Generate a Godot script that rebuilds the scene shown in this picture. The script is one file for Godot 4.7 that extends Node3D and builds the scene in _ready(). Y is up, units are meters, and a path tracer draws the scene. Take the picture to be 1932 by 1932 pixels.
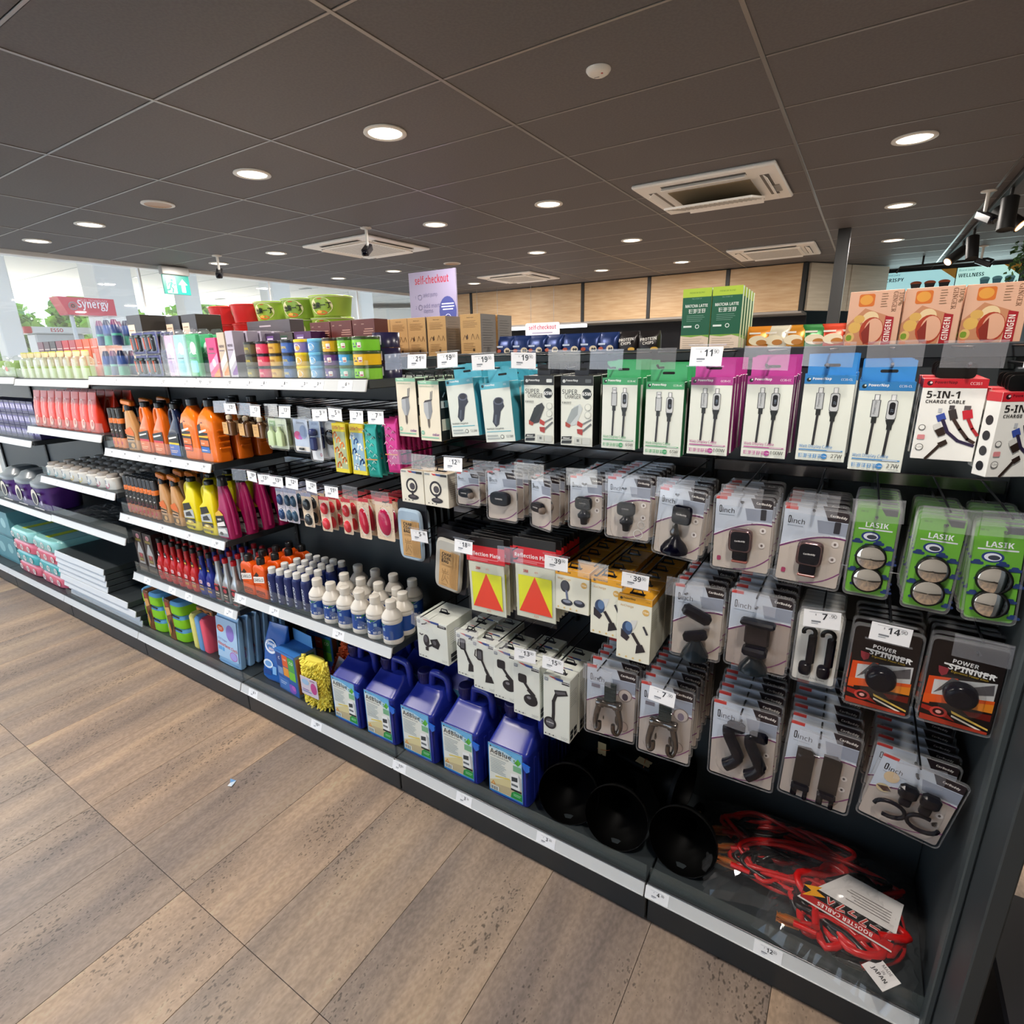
extends Node3D
# A petrol-station shop: car-accessory gondola seen along its face. Metres, y up; gondola face runs along x at z = 0.

# ---------------------------------------------------------------- mesh builder
class MB:
	var v := PackedVector3Array()
	var n := PackedVector3Array()
	var c := PackedColorArray()
	var x := Transform3D()
	func tri(a: Vector3, b: Vector3, d: Vector3, k: Color) -> void:
		var A := x * a
		var B := x * b
		var D := x * d
		var m := (B - A).cross(D - A).normalized()
		v.append_array(PackedVector3Array([A, D, B]))
		n.append_array(PackedVector3Array([m, m, m]))
		c.append_array(PackedColorArray([k, k, k]))
	func quad(a: Vector3, b: Vector3, d: Vector3, e: Vector3, k: Color) -> void:
		tri(a, b, d, k)
		tri(a, d, e, k)
	func stri(a: Vector3, b: Vector3, d: Vector3, na: Vector3, nb: Vector3, nd: Vector3, k: Color) -> void:
		v.append_array(PackedVector3Array([x * a, x * d, x * b]))
		n.append_array(PackedVector3Array([(x.basis * na).normalized(), (x.basis * nd).normalized(), (x.basis * nb).normalized()]))
		c.append_array(PackedColorArray([k, k, k]))
	# chamfered box; kk = [front,back,left,right,top,bottom] colours or one colour
	func box(o: Vector3, s: Vector3, k, b := 0.0) -> void:
		var h := s * 0.5
		b = minf(b, minf(h.x, minf(h.y, h.z)) * 0.8)
		var ks: Array = k if k is Array else [k, k, k, k, k, k]
		var ax := [Vector3(0, 0, 1), Vector3(0, 0, -1), Vector3(-1, 0, 0), Vector3(1, 0, 0), Vector3(0, 1, 0), Vector3(0, -1, 0)]
		for i in 6:
			var w: Vector3 = ax[i]
			var u := Vector3(0, 1, 0) if i < 4 else Vector3(0, 0, -1 if i == 4 else 1)
			var r := u.cross(w)
			var f: Vector3 = o + w * absf(w.dot(h))
			var ru := r * (absf(r.dot(h)) - b)
			var uu := u * (absf(u.dot(h)) - b)
			quad(f - ru - uu, f + ru - uu, f + ru + uu, f - ru + uu, ks[i])
		if b > 0.0:
			var kc: Color = ks[0]
			for p in [[0, 1, 2], [1, 2, 0], [2, 0, 1]]:
				for s1 in [-1, 1]:
					for s2 in [-1, 1]:
						var e := [Vector3(), Vector3(), Vector3(), Vector3()]
						var lo: float = h[p[0]] - b
						e[0][p[0]] = -lo; e[1][p[0]] = lo; e[2][p[0]] = lo; e[3][p[0]] = -lo
						for q in 4:
							e[q][p[1]] = s1 * (h[p[1]] - (0.0 if q < 2 else b))
							e[q][p[2]] = s2 * (h[p[2]] - (b if q < 2 else 0.0))
						if s1 * s2 > 0:
							quad(o + e[0], o + e[1], o + e[2], o + e[3], kc)
						else:
							quad(o + e[3], o + e[2], o + e[1], o + e[0], kc)
			for sx in [-1, 1]:
				for sy in [-1, 1]:
					for sz in [-1, 1]:
						var a := o + Vector3(sx * h.x, sy * (h.y - b), sz * (h.z - b))
						var d := o + Vector3(sx * (h.x - b), sy * h.y, sz * (h.z - b))
						var e := o + Vector3(sx * (h.x - b), sy * (h.y - b), sz * h.z)
						if sx * sy * sz > 0:
							tri(a, d, e, kc)
						else:
							tri(a, e, d, kc)
	# smooth grid of rows; wrap closes each row; k is a colour or one per row
	func grid(rows: Array, wrap: bool, k) -> void:
		var R := rows.size()
		var C: int = rows[0].size()
		var nn := []
		for i in R:
			var line := PackedVector3Array()
			for j in C:
				var up: Vector3 = rows[mini(i + 1, R - 1)][j] - rows[maxi(i - 1, 0)][j]
				var jn := (j + 1) % C if wrap else mini(j + 1, C - 1)
				var jp := (j + C - 1) % C if wrap else maxi(j - 1, 0)
				var ac: Vector3 = rows[i][jn] - rows[i][jp]
				if ac.length_squared() < 1e-14:
					ac = rows[mini(i + 1, R - 1)][jn] - rows[mini(i + 1, R - 1)][jp] + rows[maxi(i - 1, 0)][jn] - rows[maxi(i - 1, 0)][jp]
				line.append(ac.cross(up).normalized())
			nn.append(line)
		for i in R - 1:
			var col: Color = k[mini(i, k.size() - 1)] if k is Array else k
			for j in (C if wrap else C - 1):
				var q := (j + 1) % C
				stri(rows[i][j], rows[i][q], rows[i + 1][q], nn[i][j], nn[i][q], nn[i + 1][q], col)
				stri(rows[i][j], rows[i + 1][q], rows[i + 1][j], nn[i][j], nn[i + 1][q], nn[i + 1][j], col)
	# superellipse sections [y, half width, half depth, cx, cz, power]; sharp edges come from doubled sections
	func loft(secs: Array, seg: int, k, caps := true) -> void:
		var rows := []
		for s in secs:
			var row := PackedVector3Array()
			var pw: float = s[5] if s.size() > 5 else 2.0
			for j in seg:
				var t := TAU * (j + 0.5) / seg
				var ct := cos(t)
				var sn := sin(t)
				var e := 2.0 / pw
				row.append(Vector3((s[3] if s.size() > 3 else 0.0) + s[1] * signf(ct) * pow(absf(ct), e), s[0], (s[4] if s.size() > 4 else 0.0) - s[2] * signf(sn) * pow(absf(sn), e)))
			rows.append(row)
		grid(rows, true, k)
		if caps:
			for e in [0, rows.size() - 1]:
				var m := Vector3()
				for p in rows[e]:
					m += p
				m /= seg
				var kc: Color = (k[0] if e == 0 else k[k.size() - 1]) if k is Array else k
				for j in seg:
					if e == 0:
						tri(m, rows[e][(j + 1) % seg], rows[e][j], kc)
					else:
						tri(m, rows[e][j], rows[e][(j + 1) % seg], kc)
	func lathe(pr: Array, seg: int, k, caps := true) -> void:
		var s := []
		for p in pr:
			s.append([p[1], p[0], p[0]])
		loft(s, seg, k, caps)
	func tube(pts: Array, r: float, seg: int, k: Color, r2 := -1.0) -> void:
		var rows := []
		var side := Vector3()
		for i in pts.size():
			var d: Vector3 = (pts[mini(i + 1, pts.size() - 1)] - pts[maxi(i - 1, 0)]).normalized()
			if i == 0:
				side = d.cross(Vector3.UP if absf(d.y) < 0.9 else Vector3.RIGHT).normalized()
			else:
				side = (side - d * side.dot(d)).normalized()
			var o := d.cross(side)
			var rr := r if r2 < 0.0 else lerpf(r, r2, float(i) / (pts.size() - 1))
			var row := PackedVector3Array()
			for j in seg:
				var t := TAU * j / seg
				row.append(pts[i] + (side * cos(t) + o * sin(t)) * rr)
			rows.append(row)
		grid(rows, true, k)
		var a: Vector3 = pts[0]
		var b: Vector3 = pts[pts.size() - 1]
		for j in seg:
			tri(a, rows[0][(j + 1) % seg], rows[0][j], k)
			tri(b, rows[rows.size() - 1][j], rows[rows.size() - 1][(j + 1) % seg], k)
	# flat polygon (counter-clockwise or not) extruded from z0 to z1
	func prism(p: PackedVector2Array, z0: float, z1: float, k: Color, ks := Color(-1, 0, 0)) -> void:
		if Geometry2D.is_polygon_clockwise(p):
			p.reverse()
		var side := k if ks.r < 0.0 else ks
		var t := Geometry2D.triangulate_polygon(p)
		for i in range(0, t.size(), 3):
			var a := p[t[i]]
			var b := p[t[i + 1]]
			var d := p[t[i + 2]]
			if (b - a).cross(d - a) < 0.0:
				var q := b
				b = d
				d = q
			tri(Vector3(a.x, a.y, z1), Vector3(b.x, b.y, z1), Vector3(d.x, d.y, z1), k)
			if z0 != z1:
				tri(Vector3(a.x, a.y, z0), Vector3(d.x, d.y, z0), Vector3(b.x, b.y, z0), side)
		if z0 != z1:
			for i in p.size():
				var a := p[i]
				var b := p[(i + 1) % p.size()]
				quad(Vector3(a.x, a.y, z0), Vector3(b.x, b.y, z0), Vector3(b.x, b.y, z1), Vector3(a.x, a.y, z1), side)
	func mesh(m: Material) -> ArrayMesh:
		var arr := []
		arr.resize(Mesh.ARRAY_MAX)
		arr[Mesh.ARRAY_VERTEX] = v
		arr[Mesh.ARRAY_NORMAL] = n
		arr[Mesh.ARRAY_COLOR] = c
		var am := ArrayMesh.new()
		am.add_surface_from_arrays(Mesh.PRIMITIVE_TRIANGLES, arr)
		am.surface_set_material(0, m)
		return am

# ---------------------------------------------------------------- small helpers
var M := {}
var taken := {}
var glyphs := {}
var fonts := {}

func K(h: String) -> Color:
	return Color.html(h).srgb_to_linear()

func mat(called: String, rough: float, metal := 0.0, colour := "", alpha := 1.0) -> StandardMaterial3D:
	var m := StandardMaterial3D.new()
	m.resource_name = called
	m.roughness = rough
	m.metallic = metal
	if colour == "":
		m.vertex_color_use_as_albedo = true
	else:
		m.albedo_color = Color.html(colour)
	if alpha < 1.0:
		m.transparency = BaseMaterial3D.TRANSPARENCY_ALPHA
		m.albedo_color.a = alpha
		m.cull_mode = BaseMaterial3D.CULL_DISABLED
	M[called] = m
	return m

func numbered(called: String) -> String:
	var k: int = taken.get(called, 0)
	taken[called] = k + 1
	return called if k == 0 else "%s_%03d" % [called, k]

func thing(called: String, label: String, category: String, at := Vector3.ZERO, turn := 0.0, group := "") -> Node3D:
	var o := Node3D.new()
	o.name = numbered(called)
	add_child(o)
	o.position = at
	o.rotation.y = turn
	meta(o, label, category, group)
	return o

func meta(o: Node, label: String, category: String, group := "") -> void:
	o.set_meta("label", label)
	o.set_meta("category", category)
	if group != "":
		o.set_meta("group", group)

func part(parent: Node, called: String, m: Mesh, at := Vector3.ZERO) -> MeshInstance3D:
	var o := MeshInstance3D.new()
	o.name = called
	o.mesh = m
	o.position = at
	parent.add_child(o, true)
	return o

func structure(called: String, m: Mesh, at := Vector3.ZERO) -> MeshInstance3D:
	var o := MeshInstance3D.new()
	o.name = called
	o.mesh = m
	o.position = at
	o.set_meta("kind", "structure")
	add_child(o)
	return o

func single(called: String, m: Mesh, label: String, category: String, at := Vector3.ZERO, group := "") -> MeshInstance3D:
	var o := MeshInstance3D.new()
	o.name = numbered(called)
	o.mesh = m
	o.position = at
	add_child(o)
	meta(o, label, category, group)
	return o

func copy(o: Node3D, at: Vector3, label := "", group := "") -> Node3D:
	var base := String(o.name)
	var r := o.duplicate() as Node3D
	var e := base.rfind("_")
	if e > 0 and base.substr(e + 1).is_valid_int():
		base = base.substr(0, e)
	r.name = numbered(base)
	add_child(r)
	r.position = at
	if label != "":
		r.set_meta("label", label)
	if group != "":
		r.set_meta("group", group)
	return r

func V(x: float, y: float, z: float) -> Vector3:
	return Vector3(x, y, z)

func pts2(a: Array, s := 0.001) -> PackedVector2Array:
	var p := PackedVector2Array()
	for i in range(0, a.size(), 2):
		p.append(Vector2(a[i], a[i + 1]) * s)
	return p

func pts3(a: Array, s := 0.001) -> Array:
	var p := []
	for i in range(0, a.size(), 3):
		p.append(Vector3(a[i], a[i + 1], a[i + 2]) * s)
	return p

func smooth(p: Array, per := 5) -> Array:
	var q := []
	for i in p.size() - 1:
		var a: Vector3 = p[maxi(i - 1, 0)]
		var d: Vector3 = p[mini(i + 2, p.size() - 1)]
		for j in per:
			q.append((p[i] as Vector3).cubic_interpolate(p[i + 1], a, d, float(j) / per))
	q.append(p[p.size() - 1])
	return q

func rrect(x: float, y: float, w: float, h: float, r: float, seg := 4) -> PackedVector2Array:
	var p := PackedVector2Array()
	for q in 4:
		var cx := x + (w - r if q == 0 or q == 3 else r)
		var cy := y + (h - r if q < 2 else r)
		for i in seg + 1:
			var t := PI / 2 * (q + float(i) / seg)
			p.append(Vector2(cx + r * cos(t), cy + r * sin(t)))
	return p

func oval(cx: float, cy: float, rx: float, ry: float, seg := 20) -> PackedVector2Array:
	var p := PackedVector2Array()
	for i in seg:
		p.append(Vector2(cx + rx * cos(TAU * i / seg), cy + ry * sin(TAU * i / seg)))
	return p

# text as triangles with a cap height of 1, left end and baseline at 0
func glyph(s: String, bold: bool, serif := false) -> Array:
	var key := s + ("|b" if bold else "|r") + ("s" if serif else "")
	if not glyphs.has(key):
		var fk := ("b" if bold else "r") + ("s" if serif else "")
		if not fonts.has(fk):
			var f := SystemFont.new()
			f.font_names = PackedStringArray(["Droid Serif" if serif else "Droid Sans"])
			f.font_weight = 700 if bold else 400
			fonts[fk] = f
		var t := TextMesh.new()
		t.font = fonts[fk]
		t.font_size = 32
		t.pixel_size = 1.0 / 22.85
		t.depth = 0.0
		t.curve_step = 2.0
		t.text = s
		var a := t.get_mesh_arrays()
		var vv: PackedVector3Array = a[Mesh.ARRAY_VERTEX]
		var ii = a[Mesh.ARRAY_INDEX]
		var out := PackedVector2Array()
		var lo := Vector2(1e9, 1e9)
		var hi := Vector2(-1e9, -1e9)
		if ii != null and ii.size() > 0:
			for i in ii:
				out.append(Vector2(vv[i].x, vv[i].y))
		else:
			for q in vv:
				out.append(Vector2(q.x, q.y))
		for q in out:
			lo = lo.min(q)
			hi = hi.max(q)
		for i in out.size():
			out[i] -= lo
		glyphs[key] = [out, hi.x - lo.x]
	return glyphs[key]

# flat print: a list of marks in millimetres on the xy plane of t, each a hair above the last
func ink(m: MB, list: Array, t := Transform3D(), step := 0.00006) -> void:
	var old := m.x
	var z := 0.0003
	for o in list:
		m.x = old * t
		z += step
		match o[0]:
			"r":
				m.prism(pts2([o[1], o[2], o[1] + o[3], o[2], o[1] + o[3], o[2] + o[4], o[1], o[2] + o[4]]), z, z, K(o[5]))
			"e":
				m.prism(oval(o[1] * 0.001, o[2] * 0.001, o[3] * 0.001, o[4] * 0.001), z, z, K(o[5]))
			"p":
				m.prism(pts2(o[2]), z, z, K(o[1]))
			"R":
				m.prism(rrect(o[1] * 0.001, o[2] * 0.001, o[3] * 0.001, o[4] * 0.001, o[5] * 0.001), z, z, K(o[6]))
			"l":
				var p := pts2(o[3])
				var w: float = o[2] * 0.0005
				for i in p.size() - 1:
					var d := (p[i + 1] - p[i]).normalized() * w
					var s := Vector2(-d.y, d.x)
					m.prism(PackedVector2Array([p[i] - d * 0.6 - s, p[i + 1] + d * 0.6 - s, p[i + 1] + d * 0.6 + s, p[i] - d * 0.6 + s]), z, z, K(o[1]))
			"t", "T", "S":
				# ["t", x, y, cap height, colour, text, align 0/1/2, turn in degrees, width limit]
				var g := glyph(o[5], o[0] == "T", o[0] == "S")
				var h: float = o[3] * 0.001
				var sx := h
				if o.size() > 8 and g[1] * h > o[8] * 0.001:
					sx = o[8] * 0.001 / g[1]
				var al: int = o[6] if o.size() > 6 else 0
				var off: float = -g[1] * sx * al * 0.5
				var ca := cos(deg_to_rad(o[7] if o.size() > 7 else 0.0))
				var sa := sin(deg_to_rad(o[7] if o.size() > 7 else 0.0))
				var k := K(o[4])
				var gp: PackedVector2Array = g[0]
				var pp := PackedVector3Array()
				for q in gp:
					var a := Vector2(off + q.x * sx, q.y * h)
					pp.append(Vector3(o[1] * 0.001 + a.x * ca - a.y * sa, o[2] * 0.001 + a.x * sa + a.y * ca, z))
				for i in range(0, pp.size() - 2, 3):
					if (pp[i + 1] - pp[i]).cross(pp[i + 2] - pp[i]).z > 0.0:
						m.tri(pp[i], pp[i + 1], pp[i + 2], k)
					else:
						m.tri(pp[i], pp[i + 2], pp[i + 1], k)
	m.x = old

# a block of fine print: short grey lines standing for illegible small type
func lines(x: float, y: float, w: float, n: int, gap: float, th: float, col: String) -> Array:
	var a := []
	for i in n:
		a.append(["r", x, y - i * gap, w * (0.72 + 0.28 * absf(sin(i * 2.3 + x))), th, col])
	return a

func ring(cx: float, cy: float, r: float, w: float, col: String, a0 := 0.0, a1 := 360.0) -> Array:
	var p := []
	var nseg := 18
	for i in nseg + 1:
		var t := deg_to_rad(lerpf(a0, a1, float(i) / nseg))
		p.append_array([cx + r * cos(t), cy + r * sin(t)])
	return ["l", col, w, p]

func _ready() -> void:
	# camera, sky, sun, exposure
	var cam := Camera3D.new()
	cam.name = "camera"
	add_child(cam)
	cam.position = Vector3(3.348, 1.663, 1.240)
	cam.rotation = Vector3(-0.2845, 0.5666, -0.0224)
	cam.fov = 86.28
	cam.near = 0.05
	cam.far = 200.0
	cam.current = true
	var we := WorldEnvironment.new()
	we.name = "surroundings"
	var env := Environment.new()
	env.background_mode = Environment.BG_SKY
	var sky := Sky.new()
	var sm := ProceduralSkyMaterial.new()
	sm.sky_top_color = Color("8fb4dc")
	sm.sky_horizon_color = Color("dfeaf5")
	sm.ground_horizon_color = Color("c9ccca")
	sm.ground_bottom_color = Color("a9aaa6")
	sm.energy_multiplier = 3.5
	sky.sky_material = sm
	env.sky = sky
	env.tonemap_mode = Environment.TONE_MAPPER_LINEAR
	env.tonemap_exposure = 1.0
	env.sdfgi_enabled = true
	env.ssao_enabled = true
	env.ssil_enabled = true
	we.environment = env
	add_child(we)
	var sun := DirectionalLight3D.new()
	sun.name = "sun"
	sun.light_color = Color("fff4e2")
	sun.light_energy = 5.0
	sun.light_angular_distance = 0.6
	sun.shadow_enabled = true
	add_child(sun)
	sun.rotation_degrees = Vector3(-44, -70, 0)
	# materials
	mat("card", 0.42)
	mat("print", 0.38)
	mat("matte", 0.8)
	mat("plastic", 0.28)
	mat("gloss", 0.12)
	mat("foil", 0.3, 0.35)
	mat("chrome", 0.16, 0.95)
	mat("steel", 0.35, 0.8)
	mat("mirror", 0.03, 1.0, "e8ecee")
	mat("clear", 0.05, 0.0, "f2f5f6", 0.008).metallic_specular = 0.3
	mat("clear_bag", 0.06, 0.0, "f4f5f6", 0.02).metallic_specular = 0.48
	mat("clear_edge", 0.12, 0.0, "c9ccd0", 0.16)
	mat("holder", 0.08, 0.0, "d5d8e2", 0.08)
	mat("riser", 0.04, 0.0, "cfe6e0", 0.03).metallic_specular = 0.33
	mat("black", 0.2).metallic_specular = 0.3
	mat("liquid", 0.06, 0.0, "dfe8c0", 0.22)
	mat("glass", 0.02, 0.0, "eef4f3", 0.04)
	mat("rack", 0.5, 0.1)
	mat("dull_plastic", 0.5).metallic_specular = 0.22
	surfaces()
	room()
	fittings()
	gondola()
	hooks()
	hanging()
	shelves_left()
	shelves_mid()
	far_left()
	base_goods()
	top_goods()
	back_goods()
	counter()
	outside()

func noise(kind: int, freq: float, oct: int, sd: int) -> FastNoiseLite:
	var f := FastNoiseLite.new()
	f.noise_type = kind
	f.frequency = freq
	f.fractal_octaves = oct
	f.seed = sd
	return f

func noise_tex(f: FastNoiseLite, cols: Array, size := 512) -> NoiseTexture2D:
	var t := NoiseTexture2D.new()
	t.width = size
	t.height = size
	t.seamless = true
	t.noise = f
	var g := Gradient.new()
	g.offsets = PackedFloat32Array()
	g.colors = PackedColorArray()
	for i in cols.size():
		g.add_point(float(i) / (cols.size() - 1), Color(cols[i]))
	t.color_ramp = g
	return t

# wood-look vinyl, three metres square: tone streaks along the plank, fine mottling, dark pits in patches
func plank_image(sd: int) -> ImageTexture:
	var S := 1280
	var a := noise(FastNoiseLite.TYPE_SIMPLEX_SMOOTH, 0.006, 3, sd)
	var b := noise(FastNoiseLite.TYPE_SIMPLEX_SMOOTH, 0.05, 2, sd + 7)
	var p := noise(FastNoiseLite.TYPE_SIMPLEX, 0.075, 3, sd + 13)
	var patch := noise(FastNoiseLite.TYPE_SIMPLEX_SMOOTH, 0.006, 2, sd + 29)
	var im := Image.create_empty(S, S, false, Image.FORMAT_RGB8)
	var tone := Color("e2c9b3")
	for y in S:
		for x in S:
			var st := a.get_noise_2d(x * 1.5, y * 0.2)
			var k := 1.0 + st * 0.24 + b.get_noise_2d(x, y * 0.12) * 0.07
			var pt := p.get_noise_2d(x * 2.0, y * 1.0)
			k += pt * 0.1
			var th := 0.64 - 0.62 * patch.get_noise_2d(x * 1.3, y * 0.8) - b.get_noise_2d(x * 2.2, y * 1.6) * 0.22
			if pt > th:
				k *= lerpf(1.0, 0.58, clampf((pt - th) * 3.5, 0.0, 1.0))
			im.set_pixel(x, y, Color(minf(1.0, tone.r * k), minf(1.0, tone.g * k * (1.0 - 0.03 * st)), minf(1.0, tone.b * k * (1.0 - 0.1 * st))))
	return ImageTexture.create_from_image(im)

func surfaces() -> void:
	var tones := [Color("b8b4b0"), Color("b0afae"), Color("a4a4a7"), Color("bcb6b0")]
	var wood := plank_image(11)
	for i in 4:
		var m := StandardMaterial3D.new()
		m.resource_name = "floor_plank_%d" % i
		m.albedo_texture = wood
		m.albedo_color = tones[i]
		m.uv1_triplanar = true
		m.uv1_world_triplanar = true
		m.uv1_scale = Vector3.ONE / 3.0
		m.uv1_offset = Vector3(-0.0167 / 3.0 + i * 2.0 / 9.0, 0, -0.672 / 3.0 + i / 3.0)
		m.roughness = 0.42
		M["plank%d" % i] = m
	var c := StandardMaterial3D.new()
	c.resource_name = "ceiling_tile"
	c.albedo_texture = noise_tex(noise(FastNoiseLite.TYPE_SIMPLEX, 0.09, 4, 5), ["555152", "5b5758", "615d5d"])
	c.uv1_triplanar = true
	c.uv1_world_triplanar = true
	c.uv1_scale = Vector3(1.3, 1.3, 1.3)
	c.roughness = 0.62
	M["tile"] = c
	for i in 2:
		var w := StandardMaterial3D.new()
		w.resource_name = "wood_panel_%d" % i
		w.albedo_texture = noise_tex(noise(FastNoiseLite.TYPE_SIMPLEX_SMOOTH, 0.014, 5, 40 + i), ["ad8a62", "b99a74", "c6a985"] if i == 0 else ["b9ad98", "c6bba8", "d2c9b8"])
		w.uv1_triplanar = true
		w.uv1_world_triplanar = true
		w.uv1_scale = Vector3(0.35, 3.2, 0.35)
		w.roughness = 0.5
		M["wood%d" % i] = w
	var kk := StandardMaterial3D.new()
	kk.resource_name = "kraft"
	kk.albedo_texture = noise_tex(noise(FastNoiseLite.TYPE_SIMPLEX, 0.2, 3, 77), ["c0965f", "c99f68", "d2aa74"], 256)
	kk.uv1_triplanar = true
	kk.uv1_scale = Vector3(6, 6, 6)
	kk.roughness = 0.75
	M["kraft"] = kk
	var dk := StandardMaterial3D.new()
	dk.resource_name = "rack_paint"
	dk.albedo_texture = noise_tex(noise(FastNoiseLite.TYPE_SIMPLEX, 0.3, 2, 9), ["2a3033", "2d3336", "303639"], 256)
	dk.uv1_triplanar = true
	dk.uv1_scale = Vector3(5, 5, 5)
	dk.roughness = 0.42
	M["dark"] = dk
	var wh := StandardMaterial3D.new()
	wh.resource_name = "white_wall"
	wh.albedo_color = Color("d9d9d6")
	wh.roughness = 0.7
	M["white"] = wh

const CX := 1.84
const CZ := -0.178
const DX := 1.046
const DZ := 0.5268
const CH := 2.66

func room() -> void:
	# floor: slab and planks one third of a metre wide, one metre long
	var m := MB.new()
	m.box(V(1.25, -0.06, -3.0), V(9.6, 0.11, 13.2), K("3a332e"))
	var fl := structure("floor", m.mesh(M.matte))
	fl.set_meta("label", "wood-look vinyl plank floor with dark pits and streaks")
	var pm := []
	for i in 4:
		var b := MB.new()
		b.box(V(0, -0.0025, 0), V(0.3318, 0.005, 0.9985), K("ffffff"), 0.0006)
		pm.append(b.mesh(M["plank%d" % i]))
	var order := [0, 1, 3, 0, 2, 1, 0, 3, 1, 2, 0, 3, 2, 1]
	var k := 0
	for r in 4:
		for i in range(-10, 17):
			k += 1
			var q := part(fl, "plank", pm[order[(i * 5 + r * 3 + 70) % 14]], V(0.0167 + (i + 1) / 3.0 + 0.1667 - 0.333, 0.0, 2.172 - r))
			q.rotation.y = 0.0
	# the rest of the floor beyond the gondola is hidden by it: two broad boards
	var rest := MB.new()
	rest.box(V(1.25, -0.0025, -5.6), V(9.5, 0.005, 7.7), K("ffffff"))
	part(fl, "far_floor", rest.mesh(M.plank1))
	# ceiling: slab, tiles, metal grid
	var cm := MB.new()
	cm.box(V(1.25, CH + 0.07, -3.0), V(9.6, 0.1, 13.2), K("2b2827"))
	var ce := structure("ceiling", cm.mesh(M.matte))
	ce.set_meta("label", "dark suspended ceiling of large tiles in a metal grid")
	var tm := MB.new()
	tm.box(V(0, 0.006, 0), V(DX - 0.014, 0.012, DZ - 0.014), K("ffffff"), 0.002)
	var tmesh := tm.mesh(M.tile)
	for i in range(-5, 4):
		for j in range(-6, 17):
			part(ce, "tile", tmesh, V(CX + (i + 0.5) * DX, CH, CZ - (j + 0.5) * DZ))
	var gm := StandardMaterial3D.new()
	gm.resource_name = "ceiling_grid"
	gm.albedo_color = Color("8f8a86")
	gm.metallic = 0.7
	gm.roughness = 0.28
	M["grid"] = gm
	var bz := MB.new()
	bz.box(V(0, 0.004, 0), V(0.016, 0.006, 12.2), K("ffffff"), 0.001)
	var bzm := bz.mesh(M.grid)
	for i in range(-5, 5):
		part(ce, "grid_bar", bzm, V(CX + i * DX, CH - 0.004, -2.9))
	var bx := MB.new()
	bx.box(V(0, 0.004, 0), V(DX - 0.018, 0.005, 0.011), K("ffffff"), 0.001)
	var bxm := bx.mesh(M.grid)
	for i in range(-5, 4):
		for j in range(-6, 18):
			part(ce, "cross_bar", bxm, V(CX + (i + 0.5) * DX, CH - 0.0035, CZ - j * DZ))
	# solid walls
	var wr := MB.new()
	wr.box(V(6.05, 1.35, -3.0), V(0.15, 2.7, 13.2), K("cfcac2"))
	structure("wall_right", wr.mesh(M.matte))
	var wb := MB.new()
	wb.box(V(1.25, 1.35, -9.6), V(9.6, 2.7, 0.15), K("7f98a8"))
	structure("wall_back", wb.mesh(M.matte))
	var wf := MB.new()
	wf.box(V(4.2, 1.35, 3.35), V(3.7, 2.7, 0.15), K("cfcac2"))
	wf.box(V(-0.6, 2.6, 3.35), V(6.0, 0.2, 0.15), K("e4e4e2"))
	structure("wall_front", wf.mesh(M.matte))
	# window wall on the left: sill, head, mullions, panes
	glazing("window_1", V(-3.58, 0, -2.95), PI / 2, 12.4, [-6.2, -4.1, -2.45, -0.85, 0.75, 2.3, 4.2, 6.2])
	glazing("window_2", V(-0.6, 0, 3.35), PI, 6.0, [-3.0, -1.5, 0, 1.5, 3.0])

func glazing(called: String, at: Vector3, turn: float, w: float, joints: Array) -> void:
	var f := MB.new()
	f.box(V(0, 0.06, 0), V(w, 0.12, 0.1), K("c8cccf"), 0.004)
	f.box(V(0, CH + 0.0, 0), V(w, 0.05, 0.12), K("e8eaec"), 0.004)
	var o := structure(called, f.mesh(M.plastic), at)
	o.rotation.y = turn
	for i in joints.size():
		var e := MB.new()
		e.box(V(joints[i], 1.36, 0), V(0.02, 2.56, 0.04), K("dfe3e6"), 0.003)
		part(o, "mullion", e.mesh(M.plastic))
		if i > 0:
			var g := MB.new()
			g.box(V((joints[i] + joints[i - 1]) / 2, 1.37, 0), V(joints[i] - joints[i - 1] - 0.022, 2.5, 0.008), K("ffffff"))
			part(o, "pane", g.mesh(M.glass))

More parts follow.
